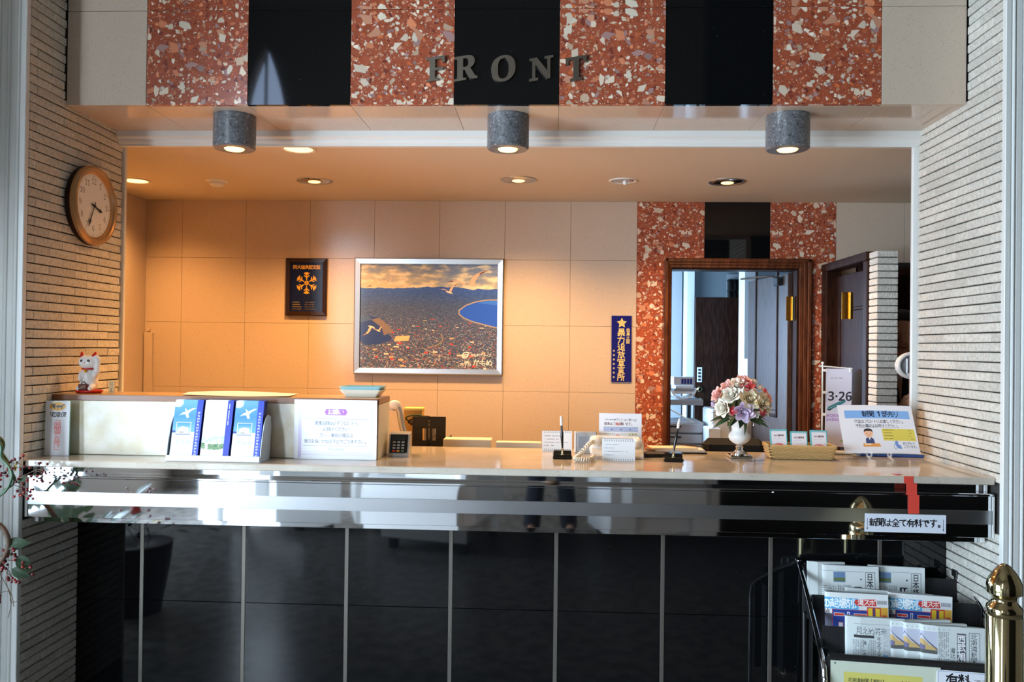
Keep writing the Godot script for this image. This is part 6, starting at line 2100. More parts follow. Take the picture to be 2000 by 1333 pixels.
	for q in spots:
		var x: float = q[1]
		var yy: float = q[2]
		var z := sqrt(maxf(0.115 * 0.115 - x * x - (yy - 0.045) * (yy - 0.045), 0.0004)) * 0.92
		var d := Vector3(x, (yy - 0.045) * 0.9 + 0.012, z).normalized()
		var o := solo("rose", big if q[3] > 0.84 else small, cols[q[0]], "%s rose %s of the bouquet" % [q[0], q[4]], "rose", Vector3.ZERO, Vector3.ZERO, "roses in the white vase")
		var X := d.cross(Vector3.BACK if absf(d.z) < 0.95 else Vector3.UP).normalized()
		var B := Basis(X, d, X.cross(d)) * Basis(Vector3.UP, rng.randf() * TAU)
		o.transform = Transform3D(B.scaled(Vector3.ONE * float(q[3]) * 1.0), C + Vector3(x, yy, z) - d * 0.020 * float(q[3]))
	for k in 6:
		var a := PI * (1.08 + 0.16 * k)
		var d := Vector3(cos(a), 0.35 + 0.15 * (k % 2), sin(a)).normalized()
		var o := solo("rose", big, cols[["white", "ivory", "pale pink"][k % 3]], "rose on the far side of the bouquet, turned away from the desk", "rose", Vector3.ZERO, Vector3.ZERO, "roses in the white vase")
		var X := d.cross(Vector3.UP).normalized()
		o.transform = Transform3D(Basis(X, d, X.cross(d)), C + Vector3(0, 0.02, 0) + d * 0.075)

func build_basket() -> void:
	var base := Vector3(1.373, TOP + 0.0006, -0.215)
	var b := thing("wicker_basket", "small rectangular wicker basket of card packs on the counter", "basket", base, -0.02)
	var wick := std(rgb(204, 168, 112), 0.6)
	var loop := func(w: float, d: float, y: float, ph: float, amp: float) -> Array:
		var o := []
		var per := 2.0 * (w + d)
		var n := 96
		for i in n + 1:
			var s := per * i / n
			var p: Vector3
			var nr: Vector3
			if s < w:
				p = Vector3(-w / 2 + s, y, d / 2); nr = Vector3.BACK
			elif s < w + d:
				p = Vector3(w / 2, y, d / 2 - (s - w)); nr = Vector3.RIGHT
			elif s < 2 * w + d:
				p = Vector3(w / 2 - (s - w - d), y, -d / 2); nr = Vector3.FORWARD
			else:
				p = Vector3(-w / 2, y, -d / 2 + (s - 2 * w - d)); nr = Vector3.LEFT
			o.append(p + nr * amp * sin(PI * i / 2.0 + ph) + Vector3(0, 0, 0))
		return o
	var st := new_st()
	for r in 8:
		var k := 1.0 + 0.012 * r
		add_tube(st, loop.call(0.234 * k, 0.098 * k, 0.005 + 0.0055 * r, PI * (r % 2) + PI / 2, 0.0024), 0.0031, 6, false)
	part("weave", st.commit(), wick, b).set_meta("kind", "stuff")
	var rim := new_st()
	for r in 2:
		add_tube(rim, loop.call(0.258, 0.116, 0.0495 + 0.004 * r, 0.0, 0.0), 0.0036, 7, false)
	part("rim", rim.commit(), wick, b)
	part("bottom", box(Vector3(0.228, 0.004, 0.094), 0.001), wick, b, Vector3(0, 0.0025, 0))
	# card packs
	var s := Sheet.new(62, 92, 4.0, rgb(234, 232, 238))
	s.frame(0, 0, 62, 92, 3.0, rgb(92, 190, 200))
	s.rect(0, 0, 5, 92, rgb(92, 190, 200))
	s.fine(12, 7, 42, 4, rgb(170, 172, 190), false, 5.0, 3)
	s.text("点火温海道", 14, 16, 7.2, rgb(96, 62, 60), 0.13)
	s.fine(14, 30, 36, 6, rgb(190, 180, 190), false, 3.6, 5)
	s.ellipse(31, 56, 16, 6.5, rgb(220, 96, 108))
	s.fine(20, 53, 22, 5, rgb(250, 240, 240), false, 3.0, 4)
	s.ellipse(31, 72, 17, 11, rgb(204, 150, 92))
	s.ellipse(31, 70, 12, 7, rgb(240, 220, 190))
	s.ellipse(27, 69, 3.4, 2.6, rgb(206, 80, 60))
	s.ellipse(35, 71, 3.4, 2.4, rgb(120, 150, 80))
	var m := printed(s, 0.2)
	var mesh := board(0.066, 0.096, 0.005, m, std(rgb(150, 208, 214), 0.3))
	var xs := [-0.080, -0.002, 0.076]
	for k in 3:
		for j in 2:
			solo("card_pack", mesh, null, "%s illustrated card pack in the wicker basket, %s" % [["left", "middle", "right"][k], ["front of its pair" if j == 0 else "back of its pair"][0]], "card pack", base + Vector3(xs[k] + 0.006 * j, 0.0085 + (0.006 if k == 0 else (-0.0012 if k == 1 else 0.004)) + 0.003 * j, 0.012 - 0.018 * j), Vector3(-0.22, -0.04 + 0.03 * k, 0.02 if k == 0 else -0.01), "card packs in the wicker basket")

func build_banner() -> void:
	var at := Vector3(1.575, TOP + 0.0006, -0.37)
	var b := thing("table_banner", "small white tabletop banner on a white pole behind the price notice", "banner", at)
	part("foot", box(Vector3(0.12, 0.012, 0.045), 0.004), M.white, b, Vector3(0.0, 0.0065, 0))
	part("pole", tube([Vector3(-0.062, 0.010, 0), Vector3(-0.062, 0.375, 0)], 0.0035, 8), M.white_gloss, b)
	part("crossbar", tube([Vector3(-0.078, 0.366, 0), Vector3(0.060, 0.356, 0)], 0.003, 8), M.white_gloss, b)
	part("knob", ball(Vector3(0.006, 0.006, 0.006)), M.white_gloss, b, Vector3(-0.062, 0.378, 0))
	for k in 4:
		part("clip", box(Vector3(0.020, 0.011, 0.008), 0.002), M.white_gloss, b, Vector3(-0.054, 0.348 - 0.092 * k, 0.003))
	part("clip", box(Vector3(0.010, 0.020, 0.006), 0.002), M.white_gloss, b, Vector3(0.051, 0.350, 0.001))
	var s := Sheet.new(50, 150, 5.0, rgb(222, 220, 238))
	s.fine(10, 17, 30, 3.4, rgb(150, 150, 170), false, 3.4, 3)
	s.fine(6, 33, 40, 2.4, rgb(130, 130, 150), false, 2.6, 4)
	s.text("3·26", 4, 44, 19.5, rgb(52, 52, 66), 0.12)
	s.poly([Vector2(3, 78), Vector2(6, 73), Vector2(24, 64), Vector2(38, 60), Vector2(40, 62), Vector2(34, 67), Vector2(16, 76), Vector2(6, 80)], rgb(60, 130, 140))
	s.poly([Vector2(4, 78), Vector2(20, 70), Vector2(38, 61), Vector2(24, 68), Vector2(8, 77)], rgb(196, 226, 226))
	s.poly([Vector2(3, 79), Vector2(16, 76), Vector2(8, 81)], rgb(40, 44, 56))
	s.latin("HOKKAIDO", 2, 87, 7.2, rgb(172, 112, 196), true)
	s.latin("SHINKANSEN", 2, 95, 6.6, rgb(172, 112, 196), true)
	for i in 3:
		s.fine(4, 113 + 5.4 * i, 38, 3.4, rgb(70, 70, 90), false, 3.8, 50 + i)
	s.ellipse(36, 138, 5, 3, rgb(150, 190, 110))
	part("cloth", board(0.106, 0.325, 0.001, printed(s, 0.8), M.white), null, b, Vector3(0.0015, 0.030, 0.001), Vector3(0, 0, -0.012))

# ------------------------------------------------------------------ newspaper rack
func paper_mesh(w: float, h: float, depth: float, m: Material, swell := 1.0) -> ArrayMesh:
	# a newspaper folded round its left edge: the print wraps from the front round the fold. Origin: middle of the lower front edge.
	var outer := []
	var n := 8
	outer.append(Vector2(w / 2, 0.0))
	outer.append(Vector2(w / 6, 0.0015 * swell))
	outer.append(Vector2(-w / 4, 0.003 * swell))
	outer.append(Vector2(-w / 2 + depth * 0.7, 0.001))
	for k in n + 1:
		var a := PI / 2 + PI * k / n
		outer.append(Vector2(-w / 2 + depth * 0.5 + depth * 0.5 * cos(a), -depth / 2 + depth / 2 * sin(a)))
	outer.append(Vector2(w / 2 - 0.004, -depth * 0.55))
	var st := new_st()
	var rest := new_st()
	var lens := [0.0]
	for i in outer.size() - 1:
		lens.append(lens[i] + (outer[i + 1] - outer[i]).length())
	for i in outer.size() - 1:
		var a: Vector2 = outer[i]
		var b: Vector2 = outer[i + 1]
		if i < outer.size() - 3:
			var ua: float = 1.0 - lens[i] / (w * 1.06)
			var ub: float = 1.0 - lens[i + 1] / (w * 1.06)
			quad_uv(st, Vector3(b.x, 0, b.y), Vector3(a.x, 0, a.y), Vector3(a.x, h, a.y), Vector3(b.x, h, b.y), Vector2(ub, 1), Vector2(ua, 1), Vector2(ua, 0), Vector2(ub, 0))
		else:
			quad(rest, Vector3(b.x, 0, b.y), Vector3(a.x, 0, a.y), Vector3(a.x, h, a.y), Vector3(b.x, h, b.y))
	var last: Vector2 = outer[outer.size() - 1]
	quad(rest, Vector3(outer[0].x, 0, outer[0].y), Vector3(last.x, 0, last.y), Vector3(last.x, h, last.y), Vector3(outer[0].x, h, outer[0].y))
	var pv := PackedVector2Array(outer)
	var ix := Geometry2D.triangulate_polygon(pv)
	for i in range(0, ix.size(), 3):
		var p := [pv[ix[i]], pv[ix[i + 1]], pv[ix[i + 2]]]
		var A := Vector3(p[0].x, h, p[0].y)
		var B := Vector3(p[1].x, h, p[1].y)
		var C := Vector3(p[2].x, h, p[2].y)
		if (B - A).cross(C - A).y < 0.0:
			var t := B
			B = C
			C = t
		tri(rest, A, B, C)
		tri(rest, Vector3(A.x, 0, A.z), Vector3(C.x, 0, C.z), Vector3(B.x, 0, B.z))
	var mesh := st.commit()
	rest.commit(mesh)
	mesh.surface_set_material(0, m)
	mesh.surface_set_material(1, M.newsprint)
	return mesh

func news_nikkei() -> Sheet:
	var s := Sheet.new(110, 80, 5.0, rgb(216, 222, 220))
	var k := rgb(40, 42, 46)
	s.rect(2, 8.5, 80, 0.5, rgb(120, 130, 150))
	s.frame(85, 9, 18, 62, 0.7, rgb(70, 74, 80))
	s.text("日本経済新聞", 88, 10.5, 11.6, k, 0.11, true)
	s.rect(26, 10, 22, 16, rgb(104, 132, 168))
	s.rect(26, 19, 22, 5, rgb(104, 120, 76))
	s.fine(50, 13, 30, 4, k, false, 4.6, 3)
	s.fine(52, 20, 24, 1.6, rgb(110, 110, 116), false, 1.8, 4)
	s.ellipse(77, 20.6, 1.4, 1.4, rgb(40, 40, 40))
	s.fine(4, 13, 18, 4, k, false, 4.6, 5)
	s.fine(4, 20, 16, 1.6, rgb(110, 110, 116), false, 1.8, 6)
	s.rect(64, 32, 14, 14, rgb(36, 38, 42))
	s.latin("M", 66.4, 33.5, 11, rgb(236, 238, 240), true)
	s.fine(34, 30, 26, 44, rgb(130, 134, 138), true, 3.2, 7)
	s.fine(2, 32, 30, 44, rgb(130, 134, 138), false, 3.2, 8)
	s.fine(62, 50, 20, 26, rgb(130, 134, 138), true, 3.2, 9)
	return s

func news_sports() -> Sheet:
	var s := Sheet.new(126, 88, 5.0, rgb(226, 230, 230))
	var red := rgb(206, 60, 52)
	s.rect(0, 9, 70, 20, rgb(92, 174, 220))
	s.text("の起爆剤!", 2, 10.5, 16.5, rgb(244, 250, 252), 0.14, false, 0.9)
	s.poly([Vector2(64, 11), Vector2(102, 9), Vector2(104, 21), Vector2(68, 22), Vector2(62, 17)], red)
	s.text("道スポ", 69, 10.5, 10.5, rgb(250, 240, 236), 0.13, false, 1.05)
	s.rect(104, 10, 20, 10, rgb(230, 230, 232))
	for i in 14:
		s.rect(105 + 1.35 * i, 11, 0.7, 6.5, rgb(110, 110, 118))
	s.rect(0, 29, 20, 8, rgb(238, 238, 238))
	s.text("川点", 1, 29.4, 7.4, rgb(30, 30, 34), 0.13)
	s.rect(0, 37, 20, 51, rgb(92, 92, 108))
	s.rect(0, 72, 20, 16, rgb(214, 150, 140))
	s.rect(20, 29, 66, 59, rgb(40, 66, 150))
	s.frame(20, 29, 66, 59, 0.8, red)
	# huge block lettering
	for q in [[24, 36, 18, 4], [62, 36, 22, 4]]:
		s.rect(q[0] - 0.8, q[1] - 0.8, q[2] + 1.6, q[3] + 1.6, rgb(244, 240, 232))
		s.rect(q[0], q[1], q[2], q[3], red)
	s.rect(48, 33, 5, 12, rgb(230, 230, 240))
	s.rect(49.4, 34.4, 2.2, 9, rgb(40, 66, 150))
	for q in [[32, 52, 8, 26], [48, 52, 5, 14], [66, 52, 12, 8]]:
		s.rect(q[0] - 0.8, q[1] - 0.8, q[2] + 1.6, q[3] + 1.6, red)
		s.rect(q[0], q[1], q[2], q[3], rgb(236, 238, 246))
	s.poly([Vector2(40, 78), Vector2(50, 66), Vector2(56, 66), Vector2(60, 78), Vector2(54, 78), Vector2(51, 72), Vector2(46, 80)], rgb(236, 238, 246))
	s.rect(86, 23, 26, 65, red)
	s.rect(88, 25, 22, 63, rgb(232, 198, 52))
	s.rect(96, 25, 6, 44, red)
	s.rect(97.2, 25, 3.6, 42, rgb(60, 70, 110))
	s.rect(112, 23, 13, 65, rgb(228, 172, 60))
	s.text("右腕負良", 113.2, 25, 10.6, rgb(196, 52, 40), 0.14, true)
	s.rect(113.5, 36, 9, 9, rgb(206, 90, 48))
	return s

func news_evening(kind: int) -> Sheet:
	var s := Sheet.new(118, 80, 5.0, rgb(212, 220, 220))
	var k := rgb(44, 46, 52)
	if kind == 0:
		s.frame(89, 8, 19, 50, 0.7, rgb(80, 84, 90))
		s.text("北海道新聞", 92.5, 9.5, 9.6, k, 0.075, true, 1.15)
		s.text("夕刊", 92, 60.5, 6, rgb(120, 122, 126), 0.09, false, 1.3)
		s.rect(68, 10, 16, 70, rgb(92, 92, 98))
		s.text("西武旭川9月", 69.4, 12, 13.8, rgb(238, 240, 242), 0.14, true)
		s.fine(57, 16, 3.2, 14, k, true, 3.6, 3)
		s.text("道北一日", 56.5, 34, 8.6, k, 0.08, true)
		s.fine(36, 9, 20, 42, rgb(136, 140, 146), true, 3.2, 4)
		s.fine(30, 52, 26, 26, rgb(136, 140, 146), true, 3.2, 5)
		for i in 12:
			s.rect(2.0 + 8.4 * (i % 7), 5.0, 2.6, 0.9, rgb(140, 144, 150))
		# photograph of a striped dome
		s.rect(0, 10, 34, 36, rgb(186, 190, 206))
		s.poly([Vector2(0, 26), Vector2(8, 22), Vector2(20, 32), Vector2(34, 36), Vector2(34, 46), Vector2(0, 46)], rgb(196, 166, 110))
		s.poly([Vector2(0, 22), Vector2(7, 16), Vector2(18, 28), Vector2(34, 40), Vector2(34, 37), Vector2(16, 24), Vector2(6, 14)], rgb(96, 94, 110))
		s.poly([Vector2(0, 30), Vector2(14, 34), Vector2(12, 42), Vector2(0, 40)], rgb(110, 108, 140))
		s.rect(0, 40, 34, 6, rgb(90, 92, 92))
	else:
		s.text("見えぬ将来", 26, 17, 12.6, k, 0.055, false, 0.92)
		s.rect(22, 30, 38, 4.6, rgb(60, 62, 66))
		s.fine(24, 31.2, 34, 2.4, rgb(220, 224, 224), false, 2.6, 3)
		s.fine(20, 38, 24, 40, rgb(140, 144, 150), true, 3.2, 4)
		s.text("道内一品", 39, 40, 6.4, k, 0.09, true)
		s.fine(48, 38, 18, 40, rgb(140, 144, 150), true, 3.2, 6)
		s.text("不定了金火", 65, 32, 8.6, k, 0.075, true)
		s.fine(78, 18, 24, 60, rgb(176, 184, 190), true, 3.4, 7)
		s.rect(76, 62, 9, 2.6, rgb(70, 160, 220))
		s.rect(22, 11, 80, 0.5, rgb(140, 144, 150))
	return s

func build_rack() -> void:
	M.newsprint = std(rgb(206, 212, 210), 0.9)
	var mesh_im := Image.create(64, 64, false, Image.FORMAT_RGB8)
	mesh_im.fill(rgb(20, 20, 22))
	for y in 4:
		for x in 4:
			for yy in range(4, 12):
				for xx in range(4, 12):
					mesh_im.set_pixel(x * 16 + xx, y * 16 + yy, rgb(46, 46, 50))
	M.mesh_panel = tex_mat(mesh_im, 0.5, 0.032)
	var at := Vector3(1.612, 0.0, 0.158)
	var turn := -0.12
	var R := thing("newspaper_rack", "black perforated newspaper rack with slanting chrome side rails before the counter", "rack", at, turn)
	for s in [-1.0, 1.0]:
		var x: float = -0.294 if s < 0.0 else 0.294
		part("rail", tube(smooth_path([Vector3(x - 0.012 * s, 0.735, -0.262), Vector3(x, 0.742, -0.245), Vector3(x, 0.725, -0.225), Vector3(x, 0.64, -0.02), Vector3(x, 0.53, 0.20), Vector3(x, 0.485, 0.235), Vector3(x, 0.42, 0.243), Vector3(x, 0.02, 0.245)], 5), 0.0095, 12), M.chrome, R)
		part("bracket", box(Vector3(0.012, 0.03, 0.05), 0.003), M.dark, R, Vector3(x - 0.022 * s, 0.722, -0.255))
		part("side_plate", box(Vector3(0.004, 0.42, 0.06), 0.001), M.dark, R, Vector3(x - 0.012 * s, 0.45, -0.06))
		part("side_plate", box(Vector3(0.004, 0.40, 0.06), 0.001), M.dark, R, Vector3(x - 0.012 * s, 0.34, 0.12))
		part("rear_leg", tube([Vector3(x - 0.02 * s, 0.72, -0.25), Vector3(x - 0.02 * s, 0.02, -0.20)], 0.009, 10), M.dark, R)
	# three stepped pockets
	var tiers := [[-0.195, 0.575, 0.15], [-0.025, 0.535, 0.15], [0.165, 0.515, 0.12]]
	for q in tiers:
		part("back_panel", box(Vector3(0.56, q[2], 0.003)), M.mesh_panel, R, Vector3(0, q[1] + q[2] * 0.5 - 0.02, q[0] - 0.036), Vector3(-0.08, 0, 0))
		part("shelf", box(Vector3(0.56, 0.004, 0.075), 0.001), M.dark, R, Vector3(0, q[1] - 0.022, q[0] + 0.002))
		part("front_lip", box(Vector3(0.56, 0.05, 0.003)), M.mesh_panel, R, Vector3(0, q[1] - 0.002, q[0] + 0.040))
	part("front_panel", box(Vector3(0.57, 0.40, 0.003)), M.mesh_panel, R, Vector3(0, 0.345, 0.222))
	part("top_bar", box(Vector3(0.56, 0.014, 0.012), 0.003), M.dark, R, Vector3(0, 0.547, 0.218))
	var nk := printed(news_nikkei(), 0.9)
	var sp := printed(news_sports(), 0.85)
	var ev := printed(news_evening(0), 0.9)
	var pg := printed(news_evening(1), 0.9)
	var T := Transform3D(Basis(Vector3.UP, turn), at)
	var put := func(mesh: ArrayMesh, label: String, p: Vector3, lean: float, roll: float, yaw := 0.0, grp := "") -> void:
		var o := solo("newspaper", mesh, null, label, "newspaper", T * p, Vector3.ZERO, grp)
		o.basis = Basis(Vector3.UP, turn + yaw) * Basis(Vector3.RIGHT, lean) * Basis(Vector3.BACK, roll)
	var g := "newspapers in the rack"
	var pn := paper_mesh(0.200, 0.190, 0.022, nk)
	put.call(pn, "business newspaper at the right of the top tier, its boxed title showing", Vector3(0.050, 0.5575, -0.198), -0.08, -0.005, 0.0, g)
	put.call(pn, "business newspaper at the left of the top tier, overlapping the right one", Vector3(-0.117, 0.5575, -0.172), -0.08, 0.01, 0.0, g)
	put.call(paper_mesh(0.14, 0.195, 0.014, M.newsprint, 4.0), "crumpled newspaper at the left edge of the top tier, behind the others", Vector3(-0.200, 0.5575, -0.196), -0.08, 0.0, 0.1, g)
	var ps := paper_mesh(0.212, 0.176, 0.022, sp)
	put.call(ps, "colourful sports newspaper at the right of the middle tier", Vector3(0.080, 0.5175, -0.030), -0.06, -0.022, 0.0, g)
	put.call(ps, "colourful sports newspaper at the left of the middle tier, in front of the right one", Vector3(-0.136, 0.5175, -0.002), -0.06, 0.012, -0.02, g)
	put.call(paper_mesh(0.30, 0.178, 0.010, M.newsprint), "plain folded newspaper showing its top edge behind the sports papers", Vector3(-0.02, 0.5175, -0.050), -0.06, -0.03, 0.0, g)
	var pe := paper_mesh(0.196, 0.159, 0.024, ev, 2.0)
	var pp := paper_mesh(0.190, 0.158, 0.018, pg, 2.0)
	put.call(pp, "page with a thin wide headline at the left of the bottom tier", Vector3(-0.112, 0.4975, 0.142), -0.05, 0.0, 0.0, g)
	put.call(pe, "evening newspaper folded leftmost of the three overlapping in the bottom tier", Vector3(0.038, 0.4975, 0.150), -0.10, 0.05, 0.06, g)
	put.call(pe, "evening newspaper folded between the two others in the bottom tier", Vector3(0.074, 0.4975, 0.172), -0.08, 0.02, 0.03, g)
	put.call(pe, "evening newspaper in front of all others, with the dark headline column", Vector3(0.116, 0.4975, 0.192), -0.06, -0.01, 0.0, g)
	# price list board and the small sign beside it
	var bd := Sheet.new(198, 150, 3.4, rgb(206, 214, 196))
	bd.rect(24, 20, 142, 130, rgb(214, 206, 112))
	bd.text("北海道新聞【朝刊】", 32, 31, 8.0, rgb(44, 44, 40), 0.085, false, 0.96)
	bd.text("140円", 128, 31, 8.0, rgb(44, 44, 40), 0.085)
	bd.text("北海道新聞【夕刊】", 32, 42, 8.0, rgb(44, 44, 40), 0.085, false, 0.96)
	bd.text("50円", 133, 42, 8.0, rgb(44, 44, 40), 0.085)
	bd.text("道新スポーツ", 32, 53, 8.0, rgb(44, 44, 40), 0.085, false, 0.96)
	bd.text("130円", 128, 53, 8.0, rgb(44, 44, 40), 0.085)
	bd.text("日本経済新聞", 32, 64, 8.0, rgb(44, 44, 40), 0.085, false, 0.96)
	for x in [8.0, 192.0]:
		bd.ellipse(x, 4.6, 1.6, 1.6, rgb(60, 60, 60))
	var o := solo("price_board", board(0.338, 0.256, 0.004, printed(bd, 0.4), std(rgb(190, 200, 180), 0.4)), null, "pale green board with a yellow newspaper price list on the rack front", "board", T * Vector3(-0.104, 0.279, 0.2245))
	o.rotation.y = turn
	var yg := Sheet.new(100, 33, 6.0, rgb(232, 236, 246))
	yg.frame(2, 2, 96, 29, 0.7, rgb(110, 130, 190))
	yg.text("有料", 17, 6, 21, rgb(18, 18, 30), 0.125)
	yg.text("です", 66, 13, 13, rgb(50, 50, 62), 0.06)
	o = solo("charge_sign", board(0.170, 0.055, 0.003, printed(yg, 0.4), M.paper), null, "small white sign in bold black lettering beside the yellow price list", "sign", T * Vector3(0.138, 0.474, 0.2290))
	o.rotation.y = turn
	o.rotate_z(-0.01)

# ------------------------------------------------------------------ brass post and berry branches in the foreground
func build_foreground() -> void:
	var u := 0.001475
	var rows := [[0, 0], [5, 1.5], [11, 6], [17, 13], [22, 20], [26.5, 28], [29.6, 36], [31, 42], [31, 56], [28, 58], [25, 61], [22, 64], [21, 68], [22, 72], [26, 77], [30, 81], [31.5, 85], [31.5, 97], [30.8, 98], [31.5, 99]]
	var prof := []
	for q in rows:
		prof.append(Vector2(q[0] * u, 0.966 - q[1] * u))
	prof.append(Vector2(31.5 * u, 0.02))
	prof.reverse()
	var b := thing("brass_post", "polished brass post with an acorn finial in the right foreground", "post", Vector3(1.656, 0, 0.75))
	part("shaft", lathe(prof, 56), M.brass, b)
	part("foot", lathe([Vector2(0.0, 0.001), Vector2(0.15, 0.001), Vector2(0.15, 0.012), Vector2(0.12, 0.02), Vector2(0.05, 0.03), Vector2(0.0, 0.03)], 40), M.brass, b)
	var c := thing("brass_post", "shorter plain brass post at the right edge behind the acorn-topped one", "post", Vector3(1.815, 0, 0.62))
	part("shaft", lathe([Vector2(0.0, 0.001), Vector2(0.03, 0.001), Vector2(0.03, 0.718), Vector2(0.026, 0.724), Vector2(0.0, 0.726)], 36), M.brass, c)
	build_berries()

func berry_spray(t: Node3D, from: Vector3, dirn: Vector3, spread: float, n: int, r: float, stem: Material, mats: Array) -> void:
	var st := new_st()
	var centre := from + dirn
	add_tube(st, smooth_path([from, from.lerp(centre, 0.5) + Vector3(0.006, 0.008, 0), centre], 4), 0.0013, 5)
	for i in n:
		var p := centre + Vector3(rng.randf_range(-1, 1) * spread, rng.randf_range(-0.75, 0.75) * spread, rng.randf_range(-0.6, 0.6) * spread)
		add_tube(st, [from.lerp(centre, rng.randf_range(0.3, 1.0)), p], 0.0007, 4)
		var bm := part("berry", ball(Vector3.ONE * r, 10, 7), mats[rng.randi() % mats.size()], t, p)
		bm.scale = Vector3.ONE * rng.randf_range(0.8, 1.15)
	part("twig", st.commit(), stem, t)

func build_berries() -> void:
	var vine := std(rgb(62, 92, 66), 0.45)
	var bark := std(rgb(84, 66, 50), 0.7)
	var reds := [std(rgb(112, 26, 28), 0.25), std(rgb(136, 34, 30), 0.25), std(rgb(88, 22, 26), 0.25)]
	var leafm := [std(rgb(44, 66, 44), 0.55), std(rgb(72, 88, 52), 0.55), std(rgb(150, 132, 48), 0.55)]
	for m in leafm:
		m.backlight_enabled = true
		m.backlight = Color(0.12, 0.15, 0.05)
	var t := thing("berry_branch", "twisted green vine with clusters of dark red berries before the left pilaster", "branch", Vector3(-1.52, 0, 0.36))
	var dim := func(pts: Array, rad: Array) -> void:
		part("vine", tube(smooth_path(pts, 6), rad if rad.size() > 1 else rad[0], 9), vine, t)
	# thick upper vine that swings right and back, and the lower loop
	for k in 2:
		var o := Vector3(0.004, 0.003, 0.012) * k
		var w := smooth_path([Vector3(-0.06, 1.32, 0.05), Vector3(-0.02, 1.25, 0.02), Vector3(0.004, 1.215, 0.0), Vector3(0.014, 1.19, 0), Vector3(0.012, 1.165, 0), Vector3(0.034, 1.13, 0), Vector3(0.052, 1.095, 0), Vector3(0.054, 1.07, 0), Vector3(0.036, 1.04, 0.01), Vector3(0.0, 1.005, 0.02), Vector3(-0.08, 0.93, 0.04)], 6)
		for i in w.size():
			w[i] += o + Vector3(sin(i * 0.5 + PI * k), cos(i * 0.5 + PI * k), 0) * 0.004
		var rad := []
		for i in w.size():
			rad.append(0.0085 - 0.00009 * i)
		part("vine", tube(w, rad, 9), vine, t)
	var lp := smooth_path([Vector3(-0.10, 0.955, 0.05), Vector3(-0.02, 0.935, 0.02), Vector3(0.012, 0.918, 0), Vector3(0.036, 0.885, 0), Vector3(0.042, 0.85, 0), Vector3(0.036, 0.815, 0.01), Vector3(0.0, 0.76, 0.02), Vector3(-0.06, 0.70, 0.04)], 6)
	part("vine", tube(lp, 0.0085, 9), bark, t)
	var sprays := [
		[Vector3(0.03, 1.09, 0.0), Vector3(0.045, 0.045, 0.0), 0.035, 13, 0.0048], [Vector3(0.05, 1.07, 0.0), Vector3(0.05, -0.005, 0.0), 0.036, 16, 0.0050], [Vector3(0.05, 1.06, 0.0), Vector3(0.045, -0.035, 0.0), 0.032, 12, 0.0050],
		[Vector3(0.09, 1.09, 0.0), Vector3(0.075, 0.025, 0.0), 0.028, 7, 0.0044], [Vector3(0.01, 1.09, 0.0), Vector3(-0.01, 0.005, 0.0), 0.036, 16, 0.0052], [Vector3(0.0, 1.06, 0.0), Vector3(-0.012, -0.02, 0.0), 0.03, 12, 0.005],
		[Vector3(0.03, 0.82, 0.0), Vector3(0.015, 0.0, 0.0), 0.038, 18, 0.0052], [Vector3(0.03, 0.80, 0.0), Vector3(-0.02, -0.02, 0.0), 0.035, 15, 0.0054], [Vector3(0.04, 0.80, 0.0), Vector3(0.065, -0.03, 0.0), 0.03, 9, 0.0052],
		[Vector3(0.02, 0.78, 0.0), Vector3(0.04, -0.055, 0.0), 0.025, 8, 0.0056], [Vector3(0.015, 0.76, 0.0), Vector3(0.0, -0.095, 0.0), 0.018, 6, 0.0062],
	]
	for q in sprays:
		berry_spray(t, q[0], q[1], q[2], q[3], q[4], bark, reds)
	var lv := leaf_mesh(0.07, 0.042, 0.3)
	for q in [[Vector3(0.075, 1.07, 0.01), 0.5, 0, 0.6], [Vector3(0.068, 1.105, 0.005), 1.9, 2, 0.45], [Vector3(0.03, 0.85, 0.0), 0.2, 0, 1.1], [Vector3(0.0, 0.84, 0.0), 2.6, 0, 1.2], [Vector3(0.075, 0.815, 0.0), -0.9, 0, 1.0], [Vector3(0.055, 0.77, 0.0), -0.4, 0, 0.9], [Vector3(-0.03, 0.81, 0.01), 3.3, 1, 1.0]]:
		var l := part("leaf", lv, leafm[q[2]], t)
		l.transform = Transform3D((Basis(Vector3.BACK, q[1]) * Basis(Vector3.UP, PI / 2) * Basis(Vector3.BACK, 1.1)).scaled(Vector3.ONE * q[3]), q[0])
	var tw := new_st()
	for q in [[Vector3(0.02, 0.74, 0), Vector3(0.05, 0.69, 0), Vector3(0.055, 0.655, 0), Vector3(0.09, 0.665, 0)], [Vector3(-0.03, 0.70, 0), Vector3(0.0, 0.685, 0), Vector3(0.05, 0.69, 0), Vector3(0.065, 0.64, 0)], [Vector3(0.045, 0.78, 0), Vector3(0.035, 0.73, 0), Vector3(0.055, 0.66, 0), Vector3(0.045, 0.60, 0)]]:
		add_tube(tw, smooth_path(q, 5), 0.0011, 5)
	part("tendril", tw.commit(), bark, t)
	# stand out of view that carries the branches and the arrangement that the steel apron mirrors
	var pot := thing("floor_planter", "dark planter left of the camera holding the berry arrangement", "planter", Vector3(-2.0, 0, 1.3))
	part("pot", lathe([Vector2(0.0, 0.001), Vector2(0.14, 0.001), Vector2(0.19, 0.30), Vector2(0.20, 0.40), Vector2(0.17, 0.40), Vector2(0.0, 0.37)], 36), M.dark_wood, pot)
	var ar := thing("berry_arrangement", "arrangement of red berries, orange fruits and yellow leaves mirrored in the steel apron", "arrangement", Vector3(-2.0, 0.38, 1.3))
	var orange := [std(rgb(206, 62, 34), 0.35), std(rgb(188, 44, 34), 0.35)]
